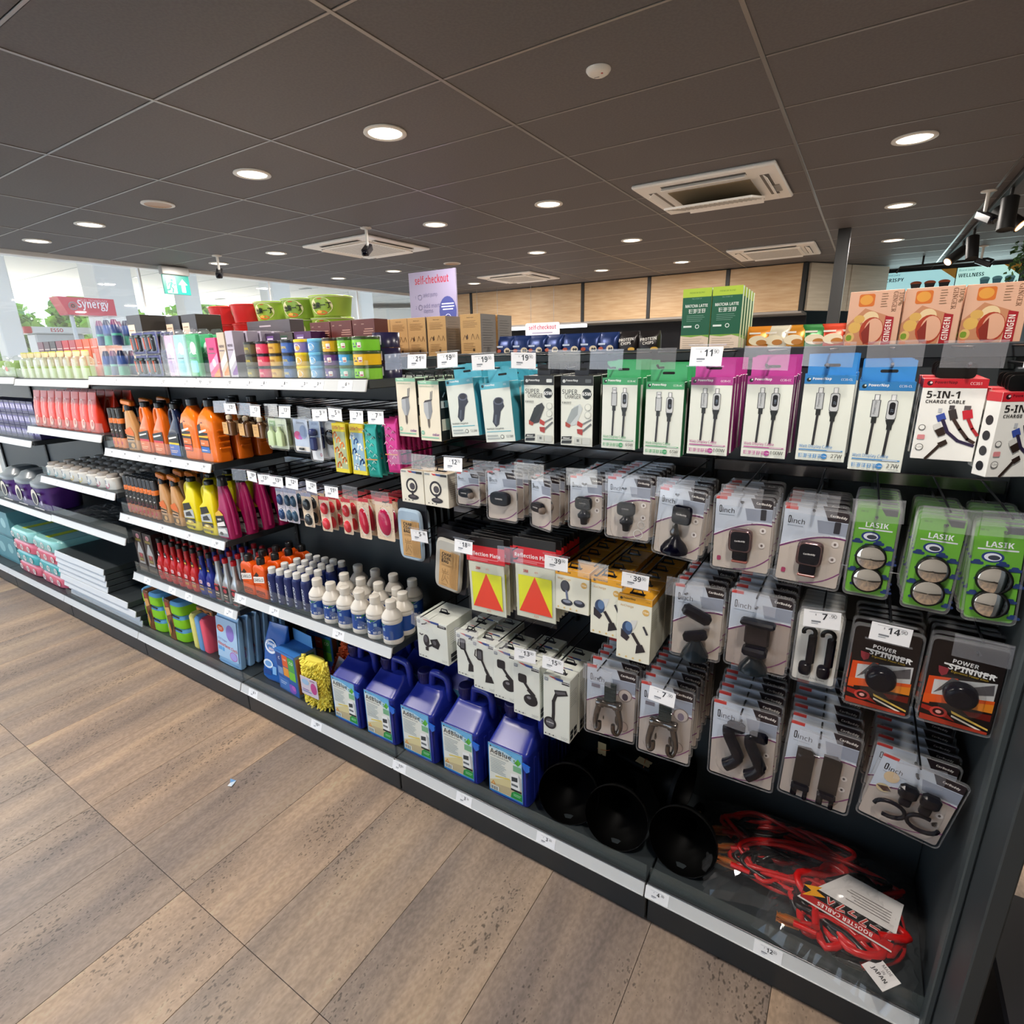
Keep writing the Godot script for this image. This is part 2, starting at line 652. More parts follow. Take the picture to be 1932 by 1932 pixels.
func fittings() -> void:
	# downlights
	var tr := MB.new()
	tr.lathe([[0.098, 0.0], [0.1, -0.006], [0.082, -0.009], [0.078, -0.004]], 28, K("d9d6d0"), false)
	var trm := tr.mesh(M.plastic)
	var lm := StandardMaterial3D.new()
	lm.resource_name = "downlight_glow"
	lm.albedo_color = Color("fff7ea")
	lm.emission_enabled = true
	lm.emission = Color("fff1dc")
	lm.emission_energy_multiplier = 4.0
	var ln := MB.new()
	ln.lathe([[0.0, -0.004], [0.078, -0.004]], 24, K("ffffff"), false)
	var lnm := ln.mesh(lm)
	var xs := [-2.77, -1.77, 0.27, 1.3, 3.4]
	var zs := [0.65, -0.95, -2.55, -4.2, -5.9]
	for z in zs:
		for x in xs:
			if z < -5 and x < -2.5:
				continue
			var t := thing("downlight", "round recessed downlight glowing warm white in the dark ceiling", "ceiling light", V(x, CH, z), 0.0, "round downlights in the tile ceiling")
			part(t, "trim", trm)
			part(t, "lens", lnm)
			var a := AreaLight3D.new()
			a.name = "lamp"
			a.area_size = Vector2(0.15, 0.15)
			a.area_range = 14.0
			a.light_color = Color("fff6ec")
			a.light_energy = 2.7
			a.shadow_enabled = true
			a.rotation.x = -PI / 2
			a.position = V(0, -0.012, 0)
			t.add_child(a)
	# two dead tan downlights, a smoke detector
	for q in [[-0.785, -0.959, "unlit tan recessed light near the window side"], [-0.853, -4.2, "unlit tan recessed light beyond the white cassette unit"]]:
		var t := thing("unlit_downlight", q[2], "ceiling light", V(q[0], CH, q[1]))
		part(t, "trim", trm)
		var l := MB.new()
		l.lathe([[0.0, -0.003], [0.07, -0.003], [0.082, -0.008]], 24, K("b08a62"), false)
		part(t, "lens", l.mesh(M.plastic))
	var sd := thing("smoke_detector", "small white round smoke detector on dark ceiling tile", "smoke detector", V(2.362, CH, -0.974))
	var s := MB.new()
	s.lathe([[0.0, -0.018], [0.03, -0.018], [0.04, -0.012], [0.046, -0.004], [0.046, 0.0]], 26, K("dcd8d2"))
	part(sd, "body", s.mesh(M.plastic))
	var s2 := MB.new()
	s2.box(V(0.018, -0.0185, 0.008), V(0.006, 0.003, 0.006), K("b03028"))
	s2.box(V(-0.012, -0.0185, -0.012), V(0.02, 0.002, 0.003), K("8f8b86"))
	part(sd, "indicator", s2.mesh(M.plastic))
	# cassette air conditioners
	for q in [[2.35, -2.9, "white cassette air conditioner with an open grille flap hanging down", 1], [-0.83, -2.87, "white cassette air conditioner above the camera near the exit sign", 0], [2.33, -5.8, "white cassette air conditioner nearest the wood bulkhead and black post", 0], [-0.88, -5.72, "white cassette air conditioner in front of the far wood bulkhead", 0]]:
		cassette(V(q[0], CH, q[1]), q[2], q[3] == 1)
	# security cameras
	for q in [[-0.25, -2.3, 0.5, "black security camera on short white stem beside the cassette unit"], [-2.33, -2.27, 0.9, "black security camera on short white stem by the windows"], [3.9, -4.1, 0.6, "white stemmed security camera beside the spotlight track"], [4.25, -7.0, 1.4, "black security camera on white stem near the menu screens"]]:
		var t := thing("security_camera", q[3], "camera", V(q[0], CH, q[1]), q[2])
		var b := MB.new()
		b.lathe([[0.045, 0.0], [0.045, -0.008], [0.012, -0.014], [0.011, -0.14]], 16, K("d6d3cd"))
		part(t, "stem", b.mesh(M.plastic))
		var c := MB.new()
		c.x = Transform3D(Basis(Vector3.RIGHT, 0.45), V(0, -0.17, 0.02))
		c.box(Vector3.ZERO, V(0.06, 0.055, 0.15), K("25262a"), 0.008)
		part(t, "housing", c.mesh(M.plastic))
		var l := MB.new()
		l.x = c.x * Transform3D(Basis(Vector3.RIGHT, PI / 2), V(0, 0, 0.075))
		l.lathe([[0.02, 0.0], [0.02, 0.012], [0.012, 0.013]], 14, K("0a0b0d"))
		part(t, "lens", l.mesh(M.gloss))
	# exit sign, facing the shop
	var ex := thing("exit_sign", "hanging green and white exit sign with running man and arrow", "sign", V(-3.32, CH, -2.35), PI / 2)
	var h := MB.new()
	h.box(V(0, -0.05, 0), V(0.3, 0.085, 0.07), K("9a9c9a"), 0.006)
	part(ex, "housing", h.mesh(M.plastic))
	var pl := MB.new()
	pl.box(V(0, -0.195, 0), V(0.29, 0.2, 0.016), K("0f9a8e"), 0.003)
	var em := StandardMaterial3D.new()
	em.resource_name = "exit_glow"
	em.vertex_color_use_as_albedo = true
	em.roughness = 0.3
	part(ex, "panel", pl.mesh(em))
	var ar := MB.new()
	ink(ar, [["r", -110, -285, 105, 165, "e9f5f0"], ["p", "e9f5f0", [70, -130, 120, -190, 92, -190, 92, -270, 48, -270, 48, -190, 20, -190]],
		["e", -48, -150, 13, 13, "0f9a8e"], ["l", "0f9a8e", 22, [-52, -172, -68, -215]], ["l", "0f9a8e", 14, [-66, -215, -44, -240, -56, -278]], ["l", "0f9a8e", 14, [-70, -215, -84, -250, -112, -254]], ["l", "0f9a8e", 10, [-52, -176, -28, -200, -12, -190]], ["l", "0f9a8e", 10, [-56, -176, -84, -182, -96, -208]]], Transform3D(Basis(), V(0, 0, 0.008)))
	part(ex, "pictogram", ar.mesh(M.print))
	# spotlight track on the right
	var tk := thing("spotlight_track", "black ceiling track carrying spotlights at right of the post", "light track", V(4.0, CH, -5.6))
	var tb := MB.new()
	tb.box(V(0, -0.02, 0), V(0.036, 0.034, 5.0), K("1b1b1c"), 0.003)
	part(tk, "rail", tb.mesh(M.rack))
	var heads := [[-3.9, 0.0, 0.2, "black cylinder spotlight hanging straight from the track, unlit"], [-4.25, 1.1, 0.9, "black spotlight aimed right with a lit orange mouth"], [-5.5, 0.2, 0.35, "black cylinder spotlight tilted on the track, middle of the row"], [-6.2, -0.9, 0.95, "black spotlight aimed left at the shelves, glowing warm"]]
	for i in heads.size():
		var q: Array = heads[i]
		var t := thing("track_spotlight", q[3], "spotlight", V(4.0, CH - 0.037, q[0]), q[1])
		var st := MB.new()
		st.tube([V(0, 0, 0), V(0, -0.08, 0)], 0.011, 8, K("1b1b1c"))
		part(t, "stem", st.mesh(M.rack))
		var b := MB.new()
		b.x = Transform3D(Basis(Vector3.RIGHT, -q[2]), V(0, -0.09, 0))
		b.lathe([[0.0, -0.16], [0.04, -0.16], [0.047, -0.17], [0.047, 0.03], [0.03, 0.04], [0.0, 0.04]], 20, K("19191a"), false)
		part(t, "barrel", b.mesh(M.rack))
		if i % 2 == 1:
			var g := MB.new()
			g.x = b.x
			g.lathe([[0.0, -0.172], [0.037, -0.172]], 18, K("ffffff"), false)
			var gl := StandardMaterial3D.new()
			gl.resource_name = "spot_glow"
			gl.emission_enabled = true
			gl.emission = Color("ffb070")
			gl.emission_energy_multiplier = 5.0
			part(t, "lamp_mouth", g.mesh(gl))
			var sp := SpotLight3D.new()
			sp.name = "lamp"
			sp.light_color = Color("ffc890")
			sp.light_energy = 2.0
			sp.spot_range = 12.0
			sp.spot_angle = 32.0
			sp.light_size = 0.04
			sp.shadow_enabled = true
			sp.transform = b.x * Transform3D(Basis(Vector3.RIGHT, -PI / 2), V(0, -0.19, 0))
			t.add_child(sp)
	# black square post
	var po := MB.new()
	po.box(V(0, CH / 2, 0), V(0.1, CH, 0.1), K("2a2829"), 0.004)
	single("support_post", po.mesh(M.rack), "slim black square post from floor to ceiling behind ginger boxes", "post", V(3.02, 0, -4.95))

func cassette(at: Vector3, label: String, open: bool) -> void:
	var t := thing("air_conditioner", label, "air conditioner", at)
	var b := MB.new()
	b.box(V(0, -0.012, 0), V(0.84, 0.024, 0.84), K("f4f2ee"), 0.008)
	part(t, "panel", b.mesh(M.plastic))
	var r := MB.new()
	var g := K("77736e")
	for s in [-1, 1]:
		r.box(V(0, -0.0245, s * 0.335), V(0.5, 0.003, 0.05), g)
		r.box(V(s * 0.335, -0.0245, 0), V(0.05, 0.003, 0.5), g)
	part(t, "outlet_slots", r.mesh(M.matte))
	for q in [[0, 1], [0, -1], [1, 0], [-1, 0]]:
		var l := MB.new()
		l.x = Transform3D(Basis(Vector3.UP, atan2(q[0], q[1])), V(0, 0, 0)) * Transform3D(Basis(Vector3.RIGHT, 0.35 if not open else 0.7), V(0, -0.03, 0.335))
		l.box(Vector3.ZERO, V(0.5, 0.005, 0.055), K("f4f2ee"), 0.002)
		part(t, "louvre", l.mesh(M.plastic))
	if open:
		var c := MB.new()
		c.box(V(0, -0.026, -0.02), V(0.5, 0.004, 0.44), K("8a7a60"))
		part(t, "opening", c.mesh(M.matte))
		var f := MB.new()
		f.x = Transform3D(Basis(Vector3.RIGHT, 0.18), V(0, -0.036, -0.25))
		f.box(V(0, 0, 0.23), V(0.54, 0.014, 0.46), K("f0eee9"), 0.003)
		part(t, "grille_flap", f.mesh(M.plastic))
		var sv2 := MB.new()
		sv2.x = f.x
		for i in 18:
			sv2.box(V(-0.25 + i * 0.0294, -0.009, 0.23), V(0.004, 0.004, 0.42), K("bdb9b2"))
		part(t, "grille_slots", sv2.mesh(M.matte))
		var tp := MB.new()
		tp.box(V(0.36, -0.027, -0.1), V(0.05, 0.006, 0.16), K("9b968f"), 0.002)
		part(t, "corner_cover", tp.mesh(M.plastic))
	else:
		var c := MB.new()
		c.box(V(0, -0.03, 0), V(0.56, 0.014, 0.56), K("f0eee9"), 0.005)
		part(t, "grille", c.mesh(M.plastic))
		var sv := MB.new()
		for i in 17:
			sv.box(V(0, -0.0375, -0.24 + i * 0.03), V(0.5, 0.002, 0.005), K("a9a59e"))
		part(t, "grille_slots", sv.mesh(M.matte))

# ---------------------------------------------------------------- gondola
const BACK := -0.41
const FRONT := -0.045
const BASE := 0.165
const TOP := 1.588
const REAR := 1.65

func gondola() -> void:
	var names := {-3: "far end past the purple tubs", -2: "by the purple tubs", -1: "with the pile of spare boards", 0: "with the yellow and magenta jugs", 1: "with the white bottles and tins", 2: "with the phone holder boxes", 3: "beside the end panel"}
	for k in [-3, -2, -1, 0, 1, 2, 3]:
		var w := 1.0 if k < 3 else 0.665
		var t := thing("gondola_bay", "dark grey shop gondola bay " + names[k], "display rack", V(k, 0, 0), 0.0, "gondola bays in one long run")
		var bp := MB.new()
		bp.box(V(w / 2, 0.9, BACK - 0.01), V(w - 0.004, 1.5, 0.02), K("ffffff"), 0.002)
		part(t, "back_panel", bp.mesh(M.dark))
		if k >= 1:
			for y in [0.48, 0.93, 1.22]:
				var sm := MB.new()
				sm.box(V(w / 2, y, BACK + 0.0012), V(w - 0.006, 0.004, 0.002), K("101112"))
				part(t, "panel_joint", sm.mesh(M.matte))
		var up := MB.new()
		up.box(V(0.0, 0.83, BACK + 0.006), V(0.03, 1.63, 0.012), K("1d1f21"), 0.002)
		for i in 52:
			up.box(V(0.0, 0.08 + i * 0.03, BACK + 0.0122), V(0.005, 0.016, 0.001), K("060606"))
		part(t, "upright", up.mesh(M.rack))
		# base shelf
		var bs := rail_shelf("base_shelf", k + 0.003, w - 0.006, BASE, -0.405, 0.0, "dark base shelf with white price rail, " + names[k], 0.05 if k > -2 else 0.0, 0.025, "base shelves of the gondola")
		var kp := MB.new()
		kp.box(V(w / 2 - 0.003, 0.066 - BASE, -0.022), V(w - 0.006, 0.132, 0.02), K("ffffff"), 0.003)
		part(bs, "kick_plate", kp.mesh(M.dark))
	# end panel with slotted edge
	var e := thing("end_panel", "tall dark grey end panel with slotted upright beside booster cables", "display rack", V(3.664, 0, 0))
	var b := MB.new()
	b.box(V(0.015, 0.84, -0.145), V(0.03, 1.68, 0.59), K("34393b"), 0.003)
	part(e, "panel", b.mesh(M.rack))
	var s := MB.new()
	for i in 60:
		s.box(V(-0.0006, 0.06 + i * 0.026, -0.006), V(0.0015, 0.014, 0.008), K("050505"))
	part(e, "slots", s.mesh(M.matte))
	var lp := MB.new()
	lp.box(V(-0.008, 0.84, 0.02), V(0.014, 1.66, 0.035), K("3d4346"), 0.003)
	part(e, "edge_strip", lp.mesh(M.rack))
	var foot := MB.new()
	foot.box(V(0.4, 0.16, -0.1), V(0.72, 0.3, 0.46), K("141516"), 0.006)
	single("dark_floor_unit", foot.mesh(M.rack), "low black unit on the floor past the end panel", "cabinet", V(3.73, 0, 0.0))
	# upper shelves
	var sh := [[0, TOP, "top shelf carrying packs of shavers"], [1, TOP, "top shelf carrying the small round tins"], [0, 1.225, "shelf carrying the orange jugs"], [0, 0.868, "shelf carrying yellow and magenta jugs"], [0, 0.522, "shelf carrying red slim bottles"], [1, 0.62, "shelf carrying white screw-cap bottles"],
		[-1, 1.572, "top shelf carrying green bottles"], [-1, 1.29, "shelf carrying red pump pouches"], [-1, 0.976, "shelf carrying little white tubs"], [-1, 0.717, "empty shelf above the pile of boards"],
		[-2, 1.58, "top shelf carrying leafy packs"], [-2, 1.193, "shelf carrying small purple packs"], [-2, 0.71, "shelf carrying purple tubs"],
		[-3, 1.58, "top shelf at the far end"], [-3, 1.193, "upper shelf at the far end"], [-3, 0.71, "lower shelf at the far end"]]
	for q in sh:
		rail_shelf("shelf", q[0] + 0.004, 0.992, q[1], -0.4, FRONT, "dark metal " + q[2] + " with white price rail", 0.06, 0.03, "metal shelves on the gondola")
	# shelf deck of the gondola's other side, seen over the top
	var rs := thing("rear_shelf", "long dark shelf along the far side of the gondola top", "shelf", V(0, REAR, 0))
	var rd := MB.new()
	rd.box(V(1.835, -0.011, -0.645), V(3.66, 0.022, 0.43), K("ffffff"), 0.002)
	part(rs, "deck", rd.mesh(M.dark))
	var rp := MB.new()
	rp.box(V(1.835, -0.85, -0.435), V(3.66, 1.6, 0.012), K("ffffff"), 0.002)
	part(rs, "back_sheet", rp.mesh(M.dark))
	# price cards in the rails: x, shelf height, rail depth, price, what stands above the card
	var cards := [[2.03, BASE, 0.0, "11.90", "under the middle blue fluid jug"], [2.34, BASE, 0.0, "3.60", "under the blue jugs near the funnels"], [2.67, BASE, 0.0, "3.60", "under the first funnel"], [3.035, BASE, 0.0, "4.60", "under the last funnel"], [3.33, BASE, 0.0, "12.60", "under the jump leads"], [1.1, BASE, 0.0, "6.90", "under the slanted sponge bag"], [1.55, BASE, 0.0, "15.90", "under the yellow mitt"],
		[1.03, TOP, FRONT, "12.90", "under the pink tall carton"], [1.1, TOP, FRONT, "13.90", "under the grey patterned carton"], [1.24, TOP, FRONT, "12.90", "under the silver grey carton"], [1.37, TOP, FRONT, "8.90", "under the olive tins"], [1.46, TOP, FRONT, "8.90", "under the red tins"], [1.58, TOP, FRONT, "8.90", "under the blue tins"], [1.69, TOP, FRONT, "3.90", "under the yellow-lidded tins"], [1.76, TOP, FRONT, "3.90", "under the pale blue tins"], [1.9, TOP, FRONT, "6.90", "under the large green tins"],
		[0.1, TOP, FRONT, "7.90", "under the clear toy boxes"], [0.3, TOP, FRONT, "11.90", "under the dark brown cartons"], [0.58, TOP, FRONT, "7.90", "under the shaver packs"], [0.74, TOP, FRONT, "12.90", "under the clear pink pack"], [0.93, TOP, FRONT, "11.90", "under the green strap pack"]]
	var under := {1.225: [[0.08, "under the slim cans"], [0.22, "under the tan spray"], [0.37, "under the first clear orange bottle"], [0.52, "under the second clear orange bottle"], [0.66, "under the navy bottle"], [0.81, "under the first orange jug"], [0.94, "under the last orange jug"]], 0.868: [[0.1, "under the row of slim cans"], [0.45, "under the pair of tan sprays"], [0.7, "under the first yellow jug"], [0.93, "under the magenta jug"]], 0.522: [[0.16, "under the dark boxes"], [0.42, "under the red bottles"], [0.58, "under the last red bottles"], [0.93, "under the silver bottles"]], 0.62: [[1.06, "under the orange polish bottles"], [1.3, "under the blue cans"], [1.71, "under the white bottles"]], 0.976: [[-0.75, "under the aqua tubs"], [-0.4, "under the yellow tubs"], [-0.1, "under the pink tubs"]]}
	for y in under:
		for q in under[y]:
			cards.append([q[0], y, FRONT, {1.225: "19.90", 0.868: "16.90", 0.522: "7.90", 0.62: "7.90", 0.976: "5.90"}[y], q[1]])
	var cm := {}
	for q in cards:
		if not cm.has(q[3]):
			var a := MB.new()
			a.box(V(0, 0, 0), V(0.068, 0.034, 0.0006), K("eef0f2"))
			var p := MB.new()
			price_ink(p, q[3], 0.62, 0.0004)
			cm[q[3]] = [a.mesh(M.card), p.mesh(M.print)]
		var t := thing("price_card", "white price card %s %s" % [q[3], q[4]], "price tag", V(q[0], q[1] - 0.0195, q[2] + 0.0155), 0.0, "price cards in the shelf rails")
		t.rotation.x = -0.3
		part(t, "card", cm[q[3]][0])
		part(t, "print", cm[q[3]][1])

func price_ink(m: MB, s: String, k: float, z: float) -> void:
	var w := s.split(".")
	ink(m, [["r", -30 * k, 17 * k, 60 * k, 1.0 * k, "a9adb3"], ["t", -16 * k, 8 * k, 5 * k, "3c3f45", "$", 0], ["T", 6 * k, -1 * k, 17 * k, "30333a", w[0], 1], ["t", 17 * k, 6 * k, 9 * k, "4a4e56", "." + w[1], 0],
		["r", -24 * k, -10 * k, 22 * k, 4.2 * k, "7d828a"], ["r", -24 * k, -14.5 * k, 16 * k, 1.6 * k, "8d9199"]], Transform3D(Basis(), V(0, 0, z)))

func rail_shelf(called: String, x: float, w: float, y: float, zb: float, zf: float, label: String, riser: float, th: float, group: String) -> Node3D:
	var t := thing(called, label, "shelf", V(x, y, 0), 0.0, group)
	var d := MB.new()
	d.box(V(w / 2, -th / 2, (zb + zf) / 2), V(w, th, zf - zb), K("ffffff"), 0.002)
	part(t, "deck", d.mesh(M.dark))
	var r := MB.new()
	r.x = Transform3D(Basis(Vector3.RIGHT, -0.3), V(0, 0, zf + 0.006))
	r.box(V(w / 2, -0.019, 0.0), V(w, 0.04, 0.006), K("cdd0d0"), 0.0015)
	part(t, "price_rail", r.mesh(M.plastic))
	var lip := MB.new()
	lip.x = r.x
	lip.box(V(w / 2, 0.0025, 0.003), V(w, 0.003, 0.004), K("3a3d40"), 0.0008)
	lip.box(V(w / 2, -0.039, 0.004), V(w, 0.003, 0.004), K("c9cccc"), 0.0008)
	part(t, "rail_lip", lip.mesh(M.plastic))
	if riser > 0.0:
		var g := MB.new()
		g.box(V(w / 2, riser / 2, zf - 0.006), V(w - 0.006, riser, 0.002), K("ffffff"))
		part(t, "clear_riser", g.mesh(M.riser))
	return t

# ---------------------------------------------------------------- peg hooks with price holders
# [x, price or "" for an empty holder, tilt]
const ROWS := [
	[1.64, [[2.124, ""], [2.205, "21.90"], [2.315, "19.90"], [2.442, "19.90"], [2.576, "19.90"], [2.692, ""], [2.808, ""], [2.932, ""], [3.044, "11.90"], [3.167, ""], [3.28, ""], [3.389, ""], [3.505, ""], [3.61, "16.90"]], "top row"],
	[1.336, [[2.098, ""], [2.202, ""], [2.316, "12.70"], [2.444, ""], [2.589, ""], [2.745, ""], [2.858, ""], [2.995, ""], [3.145, ""], [3.292, ""], [3.406, ""], [3.521, ""], [3.612, ""]], "second row"],
	[1.08, [[2.16, "5.90"], [2.346, "18.00"], [2.521, ""], [2.672, "39.90"], [2.787, ""], [2.905, "39.90"], [3.034, ""], [3.2, ""], [3.337, "7.90"], [3.464, "14.90"], [3.614, ""]], "third row"],
	[0.758, [[2.13, ""], [2.338, ""], [2.461, ""], [2.567, "13.90"], [2.662, "15.90"], [2.803, ""], [2.995, "7.90"], [3.194, ""], [3.371, ""], [3.563, ""]], "lowest row"],
	[1.467, [[1.117, ""], [1.195, "13.90"], [1.272, ""], [1.36, "13.90"], [1.445, ""], [1.538, "13.90"], [1.639, ""], [1.736, "3.90"], [1.818, "5.90"], [1.915, "7.90"], [2.006, "7.90"]], "row over the hanging bottles"],
	[1.19, [[1.175, ""], [1.256, "19.90"], [1.337, "13.90"], [1.421, "13.90"], [1.522, "12.90"], [1.633, "12.90"], [1.751, "11.90"], [1.846, ""], [1.99, ""]], "row over the spotted bean cards"]]

const HELD := [["cream charger boxes by the pink bag", "cream charger boxes", "first turquoise boxes", "second turquoise boxes", "black charger boxes", "silver charger boxes", "first green cable boxes", "second green cable boxes", "first magenta cable boxes", "second magenta cable boxes", "first blue cable boxes", "second blue cable boxes", "straight 5-in-1 boxes", "turned 5-in-1 boxes"], ["first ring holder boxes", "second ring holder boxes", "tiny brown mounts", "oval mounts", "swung capsule mounts", "first vent clip mounts", "second vent clip mounts", "suction base mounts", "first framed mounts", "second framed mounts", "first mirror packs", "middle mirror packs", "last mirror packs"], ["blue-grey charcoal bag", "grey charcoal bag", "first triangle plates", "second triangle plates", "wireless charger boxes", "air charger boxes", "angled phone cradles", "brown clamp holders", "headrest hooks", "first steering spinners", "last steering spinners"], ["wide clamp carton", "first cradle carton", "second cradle carton", "magnetic mount cartons", "tall stalk cartons", "first chrome seat hooks", "second chrome seat hooks", "zigzag hooks", "seat belt clips", "ring hooks"], ["first diffuser bottle", "middle diffuser bottle", "last diffuser bottle", "clear green packs", "spare gap over the green packs", "unicorn cards", "bubble cards", "disc cards", "flame yellow packs", "wave yellow packs", "teal foil packs"], ["spare gap by the magenta jugs", "second gap by the magenta jugs", "narrow blue beans", "four blue beans", "charcoal beans", "wider red beans", "narrow red beans", "long red bean", "crimson bean"]]

func hooks() -> void:
	var rm := MB.new()
	rm.tube([V(0, 0, BACK + 0.01), V(0, 0, -0.075), V(0, 0.006, -0.062)], 0.0028, 8, K("232527"))
	rm.tube([V(0, 0.034, BACK + 0.01), V(0, 0.034, -0.058)], 0.0022, 8, K("2c2e31"))
	var rmm := rm.mesh(M.steel)
	var bk := MB.new()
	bk.box(V(0, 0.012, BACK + 0.016), V(0.026, 0.06, 0.012), K("1c1d1f"), 0.003)
	var bkm := bk.mesh(M.rack)
	var hm := MB.new()
	hm.box(V(0, 0, 0), V(0.09, 0.046, 0.0014), K("ffffff"))
	hm.box(V(0, 0.0235, -0.001), V(0.09, 0.003, 0.005), K("ffffff"))
	var hmm := hm.mesh(M.holder)
	var hl := MB.new()
	for y in [0.0235, -0.022]:
		hl.box(V(0, y, 0.0005), V(0.084, 0.003, 0.004), K("ffffff"))
	var hlm := hl.mesh(M.holder)
	var pc := MB.new()
	pc.box(V(0, -0.001, 0.0011), V(0.072, 0.041, 0.0004), K("f3f4f6"))
	var pcm := pc.mesh(M.card)
	var ink_of := {}
	var rng := RandomNumberGenerator.new()
	rng.seed = 5
	for ri in ROWS.size():
		var row: Array = ROWS[ri]
		for hi in row[1].size():
			var h: Array = row[1][hi]
			var s: String = h[1]
			var what := "price slip " + s if s != "" else "empty price holder"
			var t := thing("peg_hook", "peg hook for the %s, %s" % [HELD[ri][hi], what], "hook", V(h[0], row[0] - 0.02, 0), 0.0, "wire peg hooks in the " + row[2])
			part(t, "rods", rmm)
			part(t, "bracket", bkm)
			var o := part(t, "price_holder", hmm if s == "" else hlm, V(0, 0.022 + rng.randf_range(-0.005, 0.004), -0.05 + rng.randf_range(-0.006, 0.006)))
			o.rotation = Vector3(-0.16 + rng.randf() * 0.22, (rng.randf() - 0.5) * 0.3, (rng.randf() - 0.5) * 0.1)
			if s != "":
				part(o, "price_slip", pcm)
				if not ink_of.has(s):
					var p := MB.new()
					price_ink(p, s, 0.84, 0.0012)
					ink_of[s] = p.mesh(M.print)
				part(o, "print", ink_of[s])
	# bright metal crossbars the hooks clip on
	for q in [[1.0, 1.0, 1.48], [1.0, 1.0, 1.2], [2.0, 1.0, 1.655], [2.0, 1.0, 1.35], [2.0, 1.0, 1.09], [2.0, 1.0, 0.775], [3.0, 0.665, 1.655], [3.0, 0.665, 1.35], [3.0, 0.665, 1.09], [3.0, 0.665, 0.775]]:
		var b := MB.new()
		b.box(V(q[1] / 2, 0, BACK + 0.02), V(q[1] - 0.02, 0.032, 0.008), K("2a2d30") if q[2] == 1.655 else K("9a9ca0"), 0.002)
		var where: String = {1.0: "behind the bean cards and fresheners", 2.0: "in the bay of phone holder boxes", 3.0: "in the bay beside the end panel"}[q[0]]
		var lev: String = {1.48: "upper", 1.2: "lower", 1.655: "topmost", 1.35: "second", 1.09: "third", 0.775: "lowest"}[q[2]]
		single("crossbar", b.mesh(M.rack if q[2] == 1.655 else M.chrome), "%s metal crossbar %s" % [lev, where], "crossbar", V(q[0], q[2] - 0.01, 0), "metal crossbars holding peg hooks")

# ---------------------------------------------------------------- hanging packs
# a carton: origin at the middle of its front face
func carton(called: String, label: String, cat: String, at: Vector3, s: Vector3, cols, art: Array, side_art := [], top_art := [], group := "", kind := "card") -> Node3D:
	var t := thing(called, label, cat, at, 0.0, group)
	var b := MB.new()
	b.box(V(0, 0, -s.z / 2), s, cols, 0.0008)
	part(t, "body", b.mesh(M[kind]))
	if art.size() + side_art.size() + top_art.size() > 0:
		var p := MB.new()
		ink(p, art)
		ink(p, side_art, Transform3D(Basis(Vector3.UP, PI / 2), V(s.x / 2, 0, -s.z / 2)))
		ink(p, top_art, Transform3D(Basis(Vector3.RIGHT, -PI / 2), V(0, s.y / 2, -s.z / 2)))
		part(t, "print", p.mesh(M.print))
	return t

func hang_tab(t: Node3D, w: float, y: float, h: float, z: float, col: String) -> void:
	var m := MB.new()
	m.box(V(0, y + h / 2, z), V(w, h, 0.0012), K(col))
	part(t, "hang_tab", m.mesh(M.card))
	var s := MB.new()
	s.prism(rrect(-0.015, y + h * 0.42, 0.03, 0.006, 0.003), z, z + 0.0009, K("0d0d0e"))
	part(t, "euro_slot", s.mesh(M.matte))

func loop_hanger(t: Node3D, y: float, zs: Array) -> void:
	for z in zs:
		var m := MB.new()
		m.tube([V(-0.017, y, z), V(-0.012, y + 0.014, z), V(0.012, y + 0.014, z), V(0.017, y, z)], 0.0022, 6, K("151516"))
		m.box(V(0, y, z), V(0.042, 0.003, 0.012), K("151516"))
		part(t, "hanger", m.mesh(M.plastic))

func stack(o: Node3D, n: int, pitch: float, label: String, group: String, sd := 1, sway := 0.002) -> void:
	var rng := RandomNumberGenerator.new()
	rng.seed = sd
	label = "one hanging behind the " + String(o.get_meta("label"))
	for i in n:
		var c := copy(o, o.position + V((rng.randf() - 0.5) * sway * 2, (rng.randf() - 0.3) * sway * 1.5, -pitch * (i + 1)), label, group)
		for q in c.get_children():
			if q.name == "blister_shell" or q.name == "clear_sleeve":
				c.remove_child(q)
				q.free()
		c.rotation = Vector3(o.rotation.x * 0.3, o.rotation.y * 0.3, o.rotation.z * 0.3 + (rng.randf() - 0.5) * 0.03)

func hanzi(x: float, y: float, s: float, n: int, col: String) -> Array:
	# blocky strokes in the manner of small Chinese type
	var a := []
	for i in n:
		var X := x + i * s * 1.15
		a.append(["r", X, y + s * 0.85, s, s * 0.12, col])
		a.append(["r", X, y + s * 0.45, s, s * 0.12, col])
		a.append(["r", X + (0.1 if i % 2 == 0 else 0.0) * s, y, s * 0.85, s * 0.12, col])
		a.append(["r", X + s * (0.2 + 0.2 * (i % 3)), y, s * 0.14, s, col])
		if i % 2 == 1:
			a.append(["r", X + s * 0.75, y + 0.1 * s, s * 0.13, s * 0.8, col])
	return a

